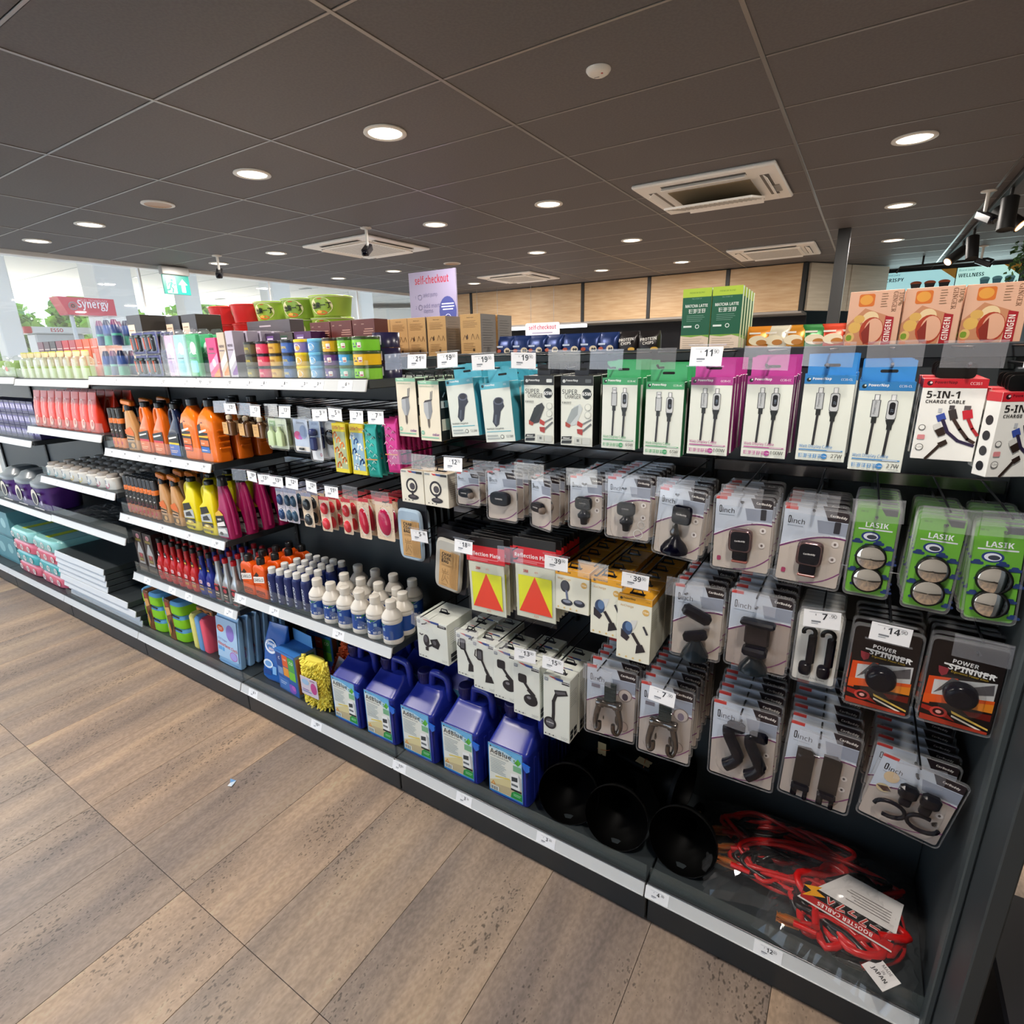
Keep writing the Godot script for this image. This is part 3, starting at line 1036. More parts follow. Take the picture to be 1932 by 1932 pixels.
func cable_art(col: String, code: String, watt: String, usb_a: bool) -> Array:
	var a := [["r", -46, 72, 92, 17.5, col], ["e", -38, 80.5, 4.2, 4.2, "1c2a24"], ["e", -36.5, 82, 1.8, 1.8, "e8f2ea"], ["T", -31, 78.5, 5, "ffffff", "PowerNap", 0], ["t", 20, 79, 4, "ffffff", code, 0],
		# left plug
		["r", -21, 20, 15, 34, "4a4d50"], ["r", -19.5, 21, 12, 32, "b9bdbf"]]
	if usb_a:
		a.append_array([["r", -19.5, 50, 12, 16, "8b8f92"], ["r", -17.5, 52, 8, 13, "d8dadb"], ["r", -16, 58, 2.4, 2.4, "6d7072"], ["r", -12.4, 58, 2.4, 2.4, "6d7072"]])
	else:
		a.append_array([["r", -18, 53, 9.5, 12, "6c7073"], ["r", -16.5, 54, 6.5, 10, "dfe1e1"], ["t", -11.5, 26, 4.2, "5a5e62", "Powernap", 0, 90]])
	a.append_array([["r", -18, 8, 9, 13, "26272a"], ["l", "2b2c2f", 4.8, [-14, 9, -16, -54]],
		["r", 9.5, 53, 9, 12, "9fa3a6" if code.ends_with("L") else "6c7073"], ["r", 11, 54, 6, 10, "e4e5e5"],
		["R", 5.5, 16, 17, 38, 4, "4a4d50"], ["R", 6.5, 17, 15, 36, 4, "c3c6c8"], ["R", 9, 25, 10, 25, 4.5, "1b1c20"], ["t", 16.6, 31, 4, "8fa0b4", watt, 0, 90],
		["p", "26272a", [6, 16, 22, 16, 19, 6, 9, 6]], ["r", 9.5, -4, 9, 11, "26272a"], ["l", "2b2c2f", 5, [14, -3, 12, -56]],
		["t", -41, -63, 6, col, "Watt Display Cable", 0, 0, 62], ["r", -41, -66.5, 82, 2.2, col], ["r", 12, -65.9, 25, 0.8, "ffffff"],
		["e", 8, -78, 5.8, 5.8, col], ["t", 8, -79.5, 3, "ffffff", "1.2m", 1], ["t", 41, -80, 7.5, "2c2d30", watt + "W", 2], ["r", 24, -84.5, 17, 1.2, "a8aaa8"]])
	a.append_array(hanzi(-41, -82, 8, 5, col))
	return a

func swoosh(w: float, h: float, flip := false) -> Array:
	# the card of the clear blister packs: pale head, purple curve, taupe field
	var x := w / 2
	var y := h / 2
	var up := [-x, y, x, y]
	var lo := []
	var band := []
	for i in 13:
		var t := i / 12.0
		var px := lerpf(x, -x, t)
		var py := y * (-0.08 + 0.42 * sin((1.0 - t) * PI * 0.58))
		lo.append_array([px, py])
		band.append([px, py])
	var a := [["p", "c2cbd8", up + lo]]
	var b := []
	for p in band:
		b.append_array([p[0], p[1] + 1.0])
	a.append(["l", "f0eef0", 2.4, b])
	b = []
	for p in band:
		b.append_array([p[0], p[1] - 1.2])
	a.append(["l", "6d2f63", 3.8, b])
	# lower right curve
	b = []
	for i in 9:
		var t := i / 8.0
		b.append_array([lerpf(-x * 0.2, x, t), -y + 1.5 + h * 0.2 * pow(t, 2.2)])
	a.append(["l", "7d3a72", 2.6, b])
	a.append_array([["r", -x, y - h * 0.045, w * 0.2, h * 0.045, "c8413c"], ["p", "2b2527", [x * 0.22, y, x, y, x, y - h * 0.13, x * 0.38, y - h * 0.13]], ["p", "8f97a6", [x * 0.05, y - h * 0.14, x, y - h * 0.14, x, y - h * 0.3, x * 0.15, y - h * 0.3]], ["T", x * 0.68, y - h * 0.09, h * 0.028, "e9e6e2", "CarBuddy", 1, -4]])
	a.append_array([["R", -x * 0.86, y - h * 0.225, w * 0.045, h * 0.1, w * 0.02, "23252a"], ["R", -x * 0.86 + w * 0.014, y - h * 0.212, w * 0.016, h * 0.074, w * 0.008, "c2cbd8"], ["t", -x * 0.86 + w * 0.06, y - h * 0.222, h * 0.06, "23252a", "inch", 0]])
	a.append_array(lines(-x * 0.86, y - h * 0.255, w * 0.34, 1, 3, 1, "8790a0"))
	return a

# a card with a clear blister: origin in the middle of the card's front
func blister(called: String, label: String, at: Vector3, w: float, h: float, card: String, art: Array, dome: Array, goods: Array, group := "", rim := 0.005) -> Node3D:
	var t := thing(called, label, "blister pack", at, 0.0, group)
	var c := MB.new()
	c.prism(rrect(-w / 2, -h / 2, w, h, 0.006), -0.0008, 0.0, K(card))
	part(t, "card", c.mesh(M.card))
	var p := MB.new()
	ink(p, art)
	part(t, "print", p.mesh(M.print))
	for g in goods:
		part(t, g[0], g[1])
	var s := MB.new()
	if dome.size() > 0:
		s.x = Transform3D(Basis(Vector3.RIGHT, PI / 2), V(dome[0], dome[1], 0.0012))
		s.loft([[0.0, dome[2] / 2, dome[3] / 2, 0, 0, 4.5], [dome[4] * 0.8, dome[2] / 2 * 0.92, dome[3] / 2 * 0.93, 0, 0, 4.0], [dome[4], dome[2] / 2 * 0.8, dome[3] / 2 * 0.84, 0, 0, 3.5]], 24, K("ffffff"))
		part(t, "blister_shell", s.mesh(M.clear))
	var r := MB.new()
	var o := rrect(-w / 2 - rim, -h / 2 - rim, w + 2 * rim, h + 2 * rim, 0.011)
	for i in o.size():
		var a := o[i]
		var b := o[(i + 1) % o.size()]
		var q := 1.0 - 2.0 * 0.0035 / w
		r.quad(V(a.x, a.y, 0.0035), V(b.x, b.y, 0.0035), V(b.x * q, b.y * q, 0.0045), V(a.x * q, a.y * q, 0.0045), K("ffffff"))
		r.quad(V(a.x, a.y, -0.002), V(b.x, b.y, -0.002), V(b.x, b.y, 0.0035), V(a.x, a.y, 0.0035), K("ffffff"))
	part(t, "clear_edge", r.mesh(M.clear_edge))
	return t

func rod(m: MB, a: Array, r: float, k: Color, seg := 8, r2 := -1.0) -> void:
	m.tube(smooth(pts3(a), 4), r, seg, k, r2)

# black dash mounts etc., one mesh per product; variants picked by name
func goods(kind: String) -> Array:
	var k := K("0c0c0e")
	var m := MB.new()
	var out := []
	match kind:
		"oval":
			m.x = Transform3D(Basis(Vector3.RIGHT, PI / 2), V(0, -0.006, 0.004))
			m.loft([[0.0, 0.034, 0.021, 0, 0, 3.2], [0.012, 0.034, 0.021, 0, 0, 3.2], [0.015, 0.03, 0.018, 0, 0, 3.0]], 24, k)
			out.append(["mount", m.mesh(M.black)])
			var p := MB.new()
			ink(p, [["T", 0, -8, 4, "d8d4ce", "CarBuddy", 1]], Transform3D(Basis(), V(0, 0, 0.0192)))
			out.append(["lettering", p.mesh(M.print)])
		"cap":
			m.x = Transform3D(Basis(Vector3.RIGHT, PI / 2), V(-0.004, -0.01, 0.003))
			m.loft([[0.0, 0.024, 0.014, 0, 0, 3.0], [0.013, 0.024, 0.014, 0, 0, 3.0], [0.016, 0.021, 0.011, 0, 0, 3.0]], 20, k)
			m.x = Transform3D(Basis(), V(0.018, -0.016, 0.012))
			m.lathe([[0.0, -0.011], [0.009, -0.008], [0.011, 0.0], [0.009, 0.008], [0.0, 0.011]], 14, K("6d5f58"))
			out.append(["mount", m.mesh(M.black)])
			var p := MB.new()
			ink(p, [["T", -4, -11.5, 3.2, "d8d4ce", "CarBuddy", 1]], Transform3D(Basis(), V(0, 0, 0.0193)))
			out.append(["lettering", p.mesh(M.print)])
		"magnet":
			m.x = Transform3D(Basis(Vector3.RIGHT, PI / 2), V(0, 0.002, 0.01))
			m.loft([[0.0, 0.024, 0.018, 0, 0, 4.0], [0.009, 0.024, 0.018, 0, 0, 4.0], [0.011, 0.021, 0.015, 0, 0, 4.0]], 20, k)
			m.x = Transform3D(Basis(), V(0, -0.03, 0.01))
			m.lathe([[0.0, -0.03], [0.009, -0.028], [0.011, -0.012], [0.017, -0.008], [0.018, 0.0], [0.012, 0.006], [0.009, 0.012], [0.008, 0.018]], 16, k)
			out.append(["mount", m.mesh(M.black)])
			var p := MB.new()
			ink(p, [["T", 0, 1, 3, "9a9692", "CarBuddy", 1]], Transform3D(Basis(), V(0, 0, 0.0213)))
			out.append(["lettering", p.mesh(M.print)])
		"dash":
			m.x = Transform3D(Basis(Vector3.RIGHT, PI / 2), V(0.01, 0.028, 0.012))
			m.loft([[0.0, 0.024, 0.024, 0, 0, 5.0], [0.007, 0.024, 0.024, 0, 0, 5.0], [0.009, 0.021, 0.021, 0, 0, 5.0]], 24, k)
			out.append(["magnet_plate", m.mesh(M.black)])
			var n := MB.new()
			n.x = Transform3D(Basis(), V(-0.004, -0.02, 0.012))
			n.lathe([[0.0, -0.012], [0.01, -0.009], [0.012, 0.0], [0.008, 0.008], [0.006, 0.02], [0.0, 0.022]], 16, K("5b5a5c"))
			out.append(["ball_joint", n.mesh(M.chrome)])
			var b := MB.new()
			b.x = Transform3D(Basis(), V(0.0, -0.072, 0.012))
			b.lathe([[0.034, 0.0], [0.034, 0.008], [0.026, 0.022], [0.014, 0.034], [0.008, 0.045]], 20, k)
			out.append(["suction_base", b.mesh(M.black)])
			var p := MB.new()
			ink(p, [["T", 10, 26.5, 4, "cfcbc6", "CarBuddy", 1]], Transform3D(Basis(), V(0, 0, 0.0212)))
			out.append(["lettering", p.mesh(M.print)])
		"watch":
			var f := MB.new()
			f.x = Transform3D(Basis(Vector3.RIGHT, PI / 2), V(0, -0.012, 0.006))
			f.loft([[0.0, 0.026, 0.028, 0, 0, 5.0], [0.012, 0.026, 0.028, 0, 0, 5.0], [0.014, 0.023, 0.025, 0, 0, 5.0]], 24, K("8c6f72"))
			out.append(["frame", f.mesh(M.chrome)])
			m.x = Transform3D(Basis(Vector3.RIGHT, PI / 2), V(0, -0.012, 0.0195))
			m.loft([[0.0, 0.021, 0.023, 0, 0, 5.0], [0.0015, 0.021, 0.023, 0, 0, 5.0]], 20, k)
			m.x = Transform3D(Basis(), V(0, -0.05, 0.008))
			m.box(Vector3.ZERO, V(0.034, 0.024, 0.01), k, 0.003)
			out.append(["magnet_face", m.mesh(M.black)])
			var b := MB.new()
			b.box(V(0, -0.066, 0.007), V(0.036, 0.006, 0.01), K("8d4c44"), 0.002)
			out.append(["pad", b.mesh(M.plastic)])
			var p := MB.new()
			ink(p, [["T", 0, -14, 3.6, "e3e0dc", "CarBuddy", 1, 3]], Transform3D(Basis(), V(0, 0, 0.0212)))
			out.append(["lettering", p.mesh(M.print)])
		"clamp":
			m.box(V(0, 0.032, 0.02), V(0.078, 0.014, 0.03), k, 0.005)
			m.box(V(0, 0.0, 0.012), V(0.056, 0.06, 0.016), K("2c2523"), 0.005)
			m.box(V(0, -0.04, 0.024), V(0.056, 0.022, 0.034), k, 0.006)
			out.append(["clamp", m.mesh(M.black)])
			var b := MB.new()
			b.x = Transform3D(Basis(), V(0, -0.095, 0.018))
			b.lathe([[0.034, 0.0], [0.032, 0.01], [0.02, 0.028], [0.012, 0.036]], 9, K("1b1f22"))
			out.append(["suction_base", b.mesh(M.black)])
		"cup":
			m.x = Transform3D(Basis(Vector3.FORWARD, 0.4), V(0.0, 0.03, 0.02))
			m.box(Vector3.ZERO, V(0.075, 0.03, 0.026), k, 0.008)
			m.x = Transform3D(Basis(Vector3.FORWARD, -0.3), V(0.0, -0.03, 0.02))
			m.box(Vector3.ZERO, V(0.06, 0.026, 0.022), k, 0.006)
			out.append(["cradle", m.mesh(M.black)])
			var b := MB.new()
			b.x = Transform3D(Basis(), V(0.002, -0.09, 0.018))
			b.lathe([[0.036, 0.0], [0.033, 0.012], [0.02, 0.034], [0.012, 0.048]], 10, K("1b1f22"))
			out.append(["suction_base", b.mesh(M.black)])
		"webbing":
			m.box(V(0.002, 0.042, 0.01), V(0.034, 0.06, 0.008), K("3b4140"), 0.001)
			for i in 11:
				m.box(V(0.002, 0.015 + i * 0.0055, 0.0145), V(0.034, 0.0025, 0.002), K("2a2f2e"))
			out.append(["strap", m.mesh(M.matte)])
			var h := MB.new()
			h.x = Transform3D(Basis(Vector3.FORWARD, PI / 2), V(-0.038, 0.004, 0.014))
			h.lathe([[0.011, 0.0], [0.014, 0.004], [0.014, 0.022], [0.01, 0.026], [0.01, 0.05], [0.014, 0.054], [0.014, 0.072], [0.011, 0.076]], 16, K("6f6a66"))
			h.x = Transform3D()
			for sx in [-0.034, 0.034]:
				h.tube(smooth([V(sx * 0.8, 0.0, 0.02), V(sx, -0.03, 0.02), V(sx * 1.1, -0.06, 0.022), V(sx * 0.9, -0.078, 0.03), V(sx * 0.62, -0.066, 0.036), V(sx * 0.6, -0.045, 0.036)], 4), 0.0095, 10, K("6f6a66"), 0.006)
			out.append(["chrome_hooks", h.mesh(M.chrome)])
		"zhooks":
			for q in [[-0.028, 0.0], [0.026, -0.012]]:
				var h := MB.new()
				h.x = Transform3D(Basis(), V(q[0], q[1], 0.014))
				h.box(V(0.012, 0.056, 0), V(0.044, 0.03, 0.02), k, 0.007)
				h.tube(smooth([V(-0.006, 0.05, 0), V(-0.004, 0.03, 0.003), V(0.012, -0.002, 0.005), V(0.024, -0.03, 0.003)], 5), 0.015, 10, k)
				h.tube(smooth([V(0.024, -0.03, 0.003), V(0.01, -0.05, 0.004), V(-0.006, -0.064, 0.004)], 4), 0.014, 10, k, 0.017)
				out.append(["hook", h.mesh(M.black)])
		"straps":
			for q in [-0.03, 0.027]:
				var h := MB.new()
				h.prism(pts2([q * 1000 - 20, -60, q * 1000 + 20, -60, q * 1000 + 20, 30, q * 1000 + 8, 44, q * 1000 - 20, 40]), 0.001, 0.009, K("332c28"))
				h.box(V(q, -0.066, 0.014), V(0.04, 0.014, 0.022), k, 0.005)
				h.box(V(q - 0.012, -0.082, 0.01), V(0.014, 0.03, 0.014), k, 0.003)
				h.box(V(q + 0.013, -0.084, 0.01), V(0.01, 0.034, 0.014), k, 0.003)
				out.append(["strap_clip", h.mesh(M.black)])
		"rings":
			for s in [-1, 1]:
				var h := MB.new()
				h.box(V(s * 0.021 + 0.01, 0.025, 0.014), V(0.036, 0.034, 0.024), k, 0.007)
				h.box(V(s * 0.019 + 0.01, -0.002, 0.012), V(0.022, 0.024, 0.016), k, 0.004)
				var pts := []
				for i in 15:
					var a := TAU * (i / 15.0 * 0.86 + 0.2 + (0.0 if s > 0 else 0.5))
					pts.append(V(s * 0.032 + 0.004 + cos(a) * 0.03, -0.04 + sin(a) * 0.02, 0.012))
				h.tube(pts, 0.0048, 8, k)
				out.append(["ring_hook", h.mesh(M.black)])
		"knob":
			m.x = Transform3D(Basis(Vector3.RIGHT, PI / 2), V(0, -0.018, 0.003))
			m.loft([[0.0, 0.03, 0.029], [0.014, 0.029, 0.028], [0.022, 0.025, 0.024], [0.025, 0.019, 0.018], [0.0245, 0.015, 0.014]], 26, k)
			out.append(["spinner_knob", m.mesh(M.black)])
	return out

func icons(a: Array, col: String) -> Array:
	var o := []
	for q in a:
		o.append(["e", q[0], q[1], 7, 7, "d9d2ce"])
		o.append(["R", q[0] - 2.5, q[1] - 3, 5, 6, 2, col])
	return o

# silhouettes on the white phone-holder cartons
func holder_art(kind: int) -> Array:
	var k := "26262a"
	var g := "5a5a60"
	match kind:
		0:
			return [["l", k, 4, [-58, 18, -50, 14, -42, 18]], ["e", -28, -4, 14, 24, k], ["e", -30, 2, 8, 14, g], ["p", k, [-10, 4, 24, 16, 36, -4, 26, -26, 0, -22]], ["e", 10, -4, 9, 9, g], ["r", -34, -44, 14, 14, k], ["l", k, 8, [-26, -28, 4, -12]]]
		1:
			return [["R", -30, 20, 26, 44, 7, k], ["R", -26, 26, 16, 30, 5, g], ["l", k, 4, [-30, 28, -38, 34, -34, 56]], ["l", k, 9, [-8, 20, 8, -14]], ["l", k, 12, [6, -10, 16, -28]], ["p", k, [2, -58, 38, -52, 28, -28, 6, -28]]]
		2:
			return [["R", -30, 26, 32, 32, 7, k], ["l", k, 10, [-4, 26, 14, 4]], ["l", k, 15, [10, 6, 26, -8]], ["e", 16, -30, 26, 21, k], ["e", 10, -22, 8, 5, "7c7c82"], ["p", k, [28, -2, 40, -18, 30, -22]]]
		_:
			return [["p", k, [-8, 66, 34, 76, 40, 60, 0, 44]], ["p", g, [-4, 62, 30, 70, 32, 62, 0, 52]], ["l", k, 11, [0, 52, -10, 24, -10, -20, -12, -52]], ["e", -22, -58, 22, 22, k], ["e", -22, -58, 15, 15, g], ["T", -22, -60, 4, "e8e8e8", "CarBuddy", 1]]
	return []

func white_carton(label: String, at: Vector3, s: Vector3, kind: int, group := "") -> Node3D:
	var w := s.x * 1000
	var h := s.y * 1000
	var a := [["p", "c8413c", [-w * 0.3, h / 2, -w * 0.1, h / 2, 0, h / 2 - 8, -w * 0.22, h / 2 - 3]], ["p", "35518f", [-w * 0.1, h / 2, w * 0.25, h / 2, w * 0.25, h / 2 - 9, 0, h / 2 - 8]], ["r", w * 0.2, h / 2 - 17, w * 0.28, 10, "232327"], ["T", w * 0.34, h / 2 - 14, 4, "eeeeee", "CarBuddy", 1], ["R", -w / 2 + 4, h / 2 - 20, 14, 12, 3, "8e9499"], ["t", -w / 2 + 6, h / 2 - 16.5, 4.5, "eef0ee", "Qin", 0]]
	a.append_array(holder_art(kind))
	for i in 3:
		a.append(["e", -w / 2 + 8 + i * 14, -h / 2 + 10, 2.4, 2.4, "3a3a3e"])
		a.append(["r", -w / 2 + 12 + i * 14, -h / 2 + 9, 7, 1.2, "a5a7a5"])
	a.append(["t", w / 2 - 5, -h / 2 + 8, 9, "b4b7b6", "360°", 2])
	var sa := []
	for i in 4:
		sa.append(["r", -s.z * 400 + (i % 2) * s.z * 420, -h / 2 + 8 + (i / 2) * 18, s.z * 330, 15, "26272b"])
	sa.append_array(lines(-s.z * 400, h * 0.3, s.z * 700, 7, 8, 1.4, "8d918f"))
	var t := carton("phone_holder_box", label, "carton", at, s, K("dfe3da"), a, sa, [], group)
	loop_hanger(t, s.y / 2, [-s.z * 0.5])
	return t

func hanging() -> void:
	const Z := -0.085
	var t: Node3D
	# -------- top row
	for q in [[2.115, 1.499, "cream green charger box at the far end of the top row", 5], [2.208, 1.491, "cream green charger box next to the turquoise charger boxes", 5]]:
		t = carton("charger_box", q[2], "carton", V(q[0], q[1], Z), V(0.083, 0.185, 0.045), [K("efe6cf"), K("efe6cf"), K("efe6cf"), K("2a2c2e"), K("7fbd9d"), K("efe6cf")],
			[["r", -41.5, 82, 83, 10, "8cc6a6"], ["T", -34, 85, 4, "f3fbf5", "PowerNap"], ["t", -36, 74, 4, "7aa78f", "Cable Multi Retractor 4-in-1", 0, 0, 58], ["p", "8f9297", [-22, 26, 10, 32, 12, 0, 2, -24, -12, -24, -22, -2]], ["p", "b5b8bc", [-22, 26, -4, 28, -4, -24, -12, -24, -22, -2]], ["p", "3f3a38", [-22, 26, 10, 32, 14, 38, -16, 33]], ["l", "77797d", 3, [6, 36, 9, 60]], ["l", "77797d", 3, [11, 38, 15, 62]], ["p", "6a5f58", [-10, -24, 0, -24, -1, -46, -5, -54, -9, -46]], ["e", -32, -68, 7, 7, "8cc6a6"], ["t", -32, -70.5, 5, "f4fbf6", "4.3", 1], ["T", 8, -76, 8, "8a4a96", "color", 0], ["r", -38, -84, 70, 4, "8cc6a6"]],
			[["r", -16, 40, 34, 22, "0e0f10"], ["r", -16, 10, 34, 22, "dfe0dc"], ["r", -16, -60, 36, 36, "e9e2cc"], ["l", "c9ccd0", 4, [-6, 44, 4, 56]], ["l", "44474a", 5, [0, 14, 0, 26]]])
		loop_hanger(t, 0.0925, [-0.02])
		stack(t, q[3], 0.047, "cream green charger box hanging behind another in the top row", "charger boxes in the top row", 3)
	for q in [[2.336, 1.506, "turquoise charger box between cream and turquoise boxes, leaning"], [2.463, 1.497, "turquoise charger box next to black 65W charger boxes, leaning"]]:
		t = carton("charger_box", q[2], "carton", V(q[0], q[1], Z), V(0.102, 0.17, 0.05), [K("dfe6dd"), K("4ba3b6"), K("4ba3b6"), K("4ba3b6"), K("58b3c6"), K("dfe6dd")],
			[["r", -51, 68, 102, 17, "5cb5c8"], ["e", -42, 77, 4.4, 4.4, "1d3b44"], ["T", -34, 74.5, 5, "ffffff", "PowerNap"], ["t", 30, 75, 4, "ffffff", "CC3"], ["p", "2f3440", [-10, 34, 20, 40, 26, 16, 12, 2, 2, -34, -10, -42, -20, -26, -12, 4]], ["e", 8, 32, 17, 11, "555c6c"], ["e", 8, 33, 13, 8, "23262f"], ["p", "525a6a", [-8, -6, -2, -6, -8, -34, -14, -30]], ["t", -44, -50, 5, "3a4148", "WattWalk ChargeHub", 0, 0, 60], ["r", -44, -55, 84, 2, "5cb5c8"], ["e", 8, -70, 6, 6, "3d4448"], ["e", 8, -70, 4.4, 4.4, "dfe6dd"], ["t", 46, -73, 6.5, "3a4148", "12.5W", 2], ["r", -44, -68, 38, 4, "a9b3b2"], ["r", -44, -76, 44, 4, "a9b3b2"]])
		hang_tab(t, 0.102, 0.085, 0.042, -0.048, "4ba3b6")
		t.rotation.z = 0.1
		stack(t, 3, 0.053, "turquoise charger box hanging behind another in the top row", "turquoise charger boxes in the top row", 8)
	for q in [[2.6, "black 65W super charger box picturing a black charger", "26272a", "353739"], [2.714, "black 65W super charger box picturing a silver charger", "9aa3a4", "c3cbcb"]]:
		t = carton("charger_box", q[1], "carton", V(q[0], 1.509, Z), V(0.093, 0.183, 0.05), [K("dfe3d8"), K("121314"), K("121314"), K("0e0f10"), K("161718"), K("121314")],
			[["r", -46.5, 67, 93, 24.5, "17181a"], ["e", -37, 78, 4.4, 4.4, "d9dcda"], ["T", -31, 75.5, 5, "e9ebe9", "PowerNap"], ["R", 24, 74, 17, 9, 2, "e6ebe6" if q[2] == "26272a" else "5b5e60"], ["t", -42, 45, 11, "232426", "SUPER", 0], ["t", -34, 33, 11, "232426", "CHARGER", 0, 0, 46], ["e", 29, 46, 13.5, 13.5, "1b1d1e"], ["T", 29, 41, 9, "f2f4f2", "65W", 1], ["p", q[3], [-8, 12, 10, 20, 18, 8, 0, -34, -16, -38, -30, -32, -28, -26]], ["p", q[2], [-14, 6, 6, 16, 4, -8, -18, -34, -30, -30]], ["p", "a8402f", [-32, -28, -16, -36, -20, -44, -32, -40]], ["p", "b5352b", [4, -24, 20, -32, 16, -42, 2, -36]], ["l", "7d7f80", 4, [20, -32, 42, -20]], ["p", "a82f27", [2, -46, 20, -46, 18, -62, 4, -58]], ["l", "6d6f70", 5, [20, -50, 42, -32]], ["e", 33, 12, 9, 9, "b8bcb6"], ["e", 33, 12, 7.6, 7.6, "dfe3d8"], ["e", 33, -8, 9, 9, "b8bcb6"], ["e", 33, -8, 7.6, 7.6, "dfe3d8"], ["p", "232426", [-42, -68, -12, -66, -14, -74, -44, -76]], ["p", "232426", [-42, -79, -12, -77, -14, -85, -44, -87]], ["T", -28, -74, 4, "e8ebe6", "BRIGHT", 1], ["R", -6, -86, 22, 18, 2, "c3c7c0"], ["R", 18, -86, 24, 18, 2, "c3c7c0"], ["r", 2, -80, 7, 7, "6d706c"]] + hanzi(-42, 20, 5, 5, "3a3c3e"))
		hang_tab(t, 0.04, 0.0915, 0.03, -0.03, "141516")
		stack(t, 3, 0.053, "black 65W super charger box hanging behind another", "black charger boxes in the top row", 5)
	var cab := [[2.832, 1.507, "3fa066", "2a7d4c", "CC35-AC", "65", true, "green 65W cable box next to the black charger boxes"], [2.946, 1.498, "3fa066", "2a7d4c", "CC35-AC", "65", true, "green 65W cable box next to the magenta cable boxes"], [3.053, 1.509, "b03c8e", "8d2a70", "CC35-CC", "100", false, "magenta 100W cable box next to the green ones"], [3.175, 1.512, "b03c8e", "8d2a70", "CC35-CC", "100", false, "magenta 100W cable box next to the blue ones"],
		[3.287, 1.514, "3584c4", "2a6ba3", "CC35-CL", "27", false, "blue 27W cable box next to the magenta ones"], [3.387, 1.502, "3584c4", "2a6ba3", "CC35-CL", "27", false, "blue 27W cable box next to the red 5-in-1 box"]]
	for q in cab:
		t = carton("cable_box", q[7], "carton", V(q[0], q[1], Z), V(0.092, 0.178, 0.026), [K("dfe4da"), K(q[3]), K(q[3]), K(q[3]), K(q[2]), K("dfe4da")], cable_art(q[2], q[4], q[5], q[6]))
		hang_tab(t, 0.088, 0.089, 0.04, -0.025, q[2])
		var nm: String = {"3fa066": "green 65W", "b03c8e": "magenta 100W", "3584c4": "blue 27W"}[q[2]]
		stack(t, 5, 0.03, nm + " cable box hanging behind another in the top row", nm + " cable boxes in the top row", int(q[0] * 100), 0.003)
	for q in [[3.492, 1.521, 0.0, "red and white 5-in-1 charge cable box beside the blue boxes"], [3.6, 1.5, 0.5, "red 5-in-1 cable box turned aside by the end panel"]]:
		var art := [["r", -48, 60, 96, 16.5, "c4232f"], ["e", -38, 68.5, 4.6, 4.6, "3a1216"], ["e", -36.5, 69.5, 2, 2, "f0d8d8"], ["T", -31, 66, 5, "5c1118", "PowerNap"], ["t", 22, 66, 4.5, "f3dede", "CC351"], ["T", -40, 41, 13, "231f20", "5-IN-1", 0], ["T", -40, 31.5, 6, "231f20", "CHARGE CABLE", 0],
			["p", "3a4fa0", [-20, 8, -8, 14, -3, 2, -15, -4]], ["r", -18, 14, 6, 8, "b9bcc2"], ["l", "2c2340", 5.5, [-8, 0, 2, -22, 20, -38, 44, -46]], ["p", "3a3234", [-3, 18, 8, 22, 14, 4, 3, 0]], ["r", -2, 20, 8, 8, "4a4548"], ["l", "3a2a26", 5.5, [8, 2, 20, -16, 34, -34, 44, -40]], ["p", "c22a35", [18, 18, 32, 22, 36, 6, 22, 2]], ["r", 20, 20, 10, 8, "5c5658"], ["l", "a5222c", 5, [29, 4, 38, -14, 47, -26]],
			["e", -38, -15, 5.5, 5.5, "3c3839"], ["e", -38, -15, 4.4, 4.4, "e9e9e4"], ["R", -43, -38, 12, 9, 2, "d2888c"], ["e", -37, -53, 6.4, 6.4, "3c3839"], ["e", -37, -53, 5.4, 5.4, "e9e9e4"], ["t", -37, -54.5, 3, "3c3839", "1.2m", 1], ["p", "cfcfcb", [-22, -10, -12, -4, -8, -14, -18, -20]], ["p", "2b1d1c", [-18, -20, -6, -12, 0, -26, -10, -32]], ["l", "2b1d1c", 5, [-4, -44, -10, -54, -18, -66, -24, -75]], ["p", "2b1d1c", [-10, -44, 2, -36, 6, -44, -4, -52]]]
		t = carton("cable_box", q[3], "carton", V(q[0], q[1], Z - (0.0 if q[2] == 0.0 else -0.01)), V(0.096, 0.153, 0.034), [K("e9e9e4"), K("e9e9e4"), K("e9e9e4"), K("e9e9e4"), K("c4232f"), K("e9e9e4")], art)
		var la := MB.new()
		ink(la, [["r", -17, 60, 34, 16.5, "c4232f"], ["e", 0, 26, 9, 9, "252628"], ["e", 0, -2, 9, 9, "252628"], ["e", 0, -30, 9, 9, "252628"], ["e", 0, -58, 9, 9, "252628"]], Transform3D(Basis(Vector3.UP, -PI / 2), V(-0.048, 0, -0.017)))
		part(t, "side_print", la.mesh(M.print))
		var hb := MB.new()
		hb.prism(rrect(-0.03, 0.0765, 0.06, 0.028, 0.008), -0.018, -0.016, K("131314"))
		part(t, "hang_tab", hb.mesh(M.plastic))
		t.rotation.y = q[2]
		stack(t, 3, 0.036, "red and white 5-in-1 cable box hanging behind another", "5-in-1 cable boxes in the top row", 9)
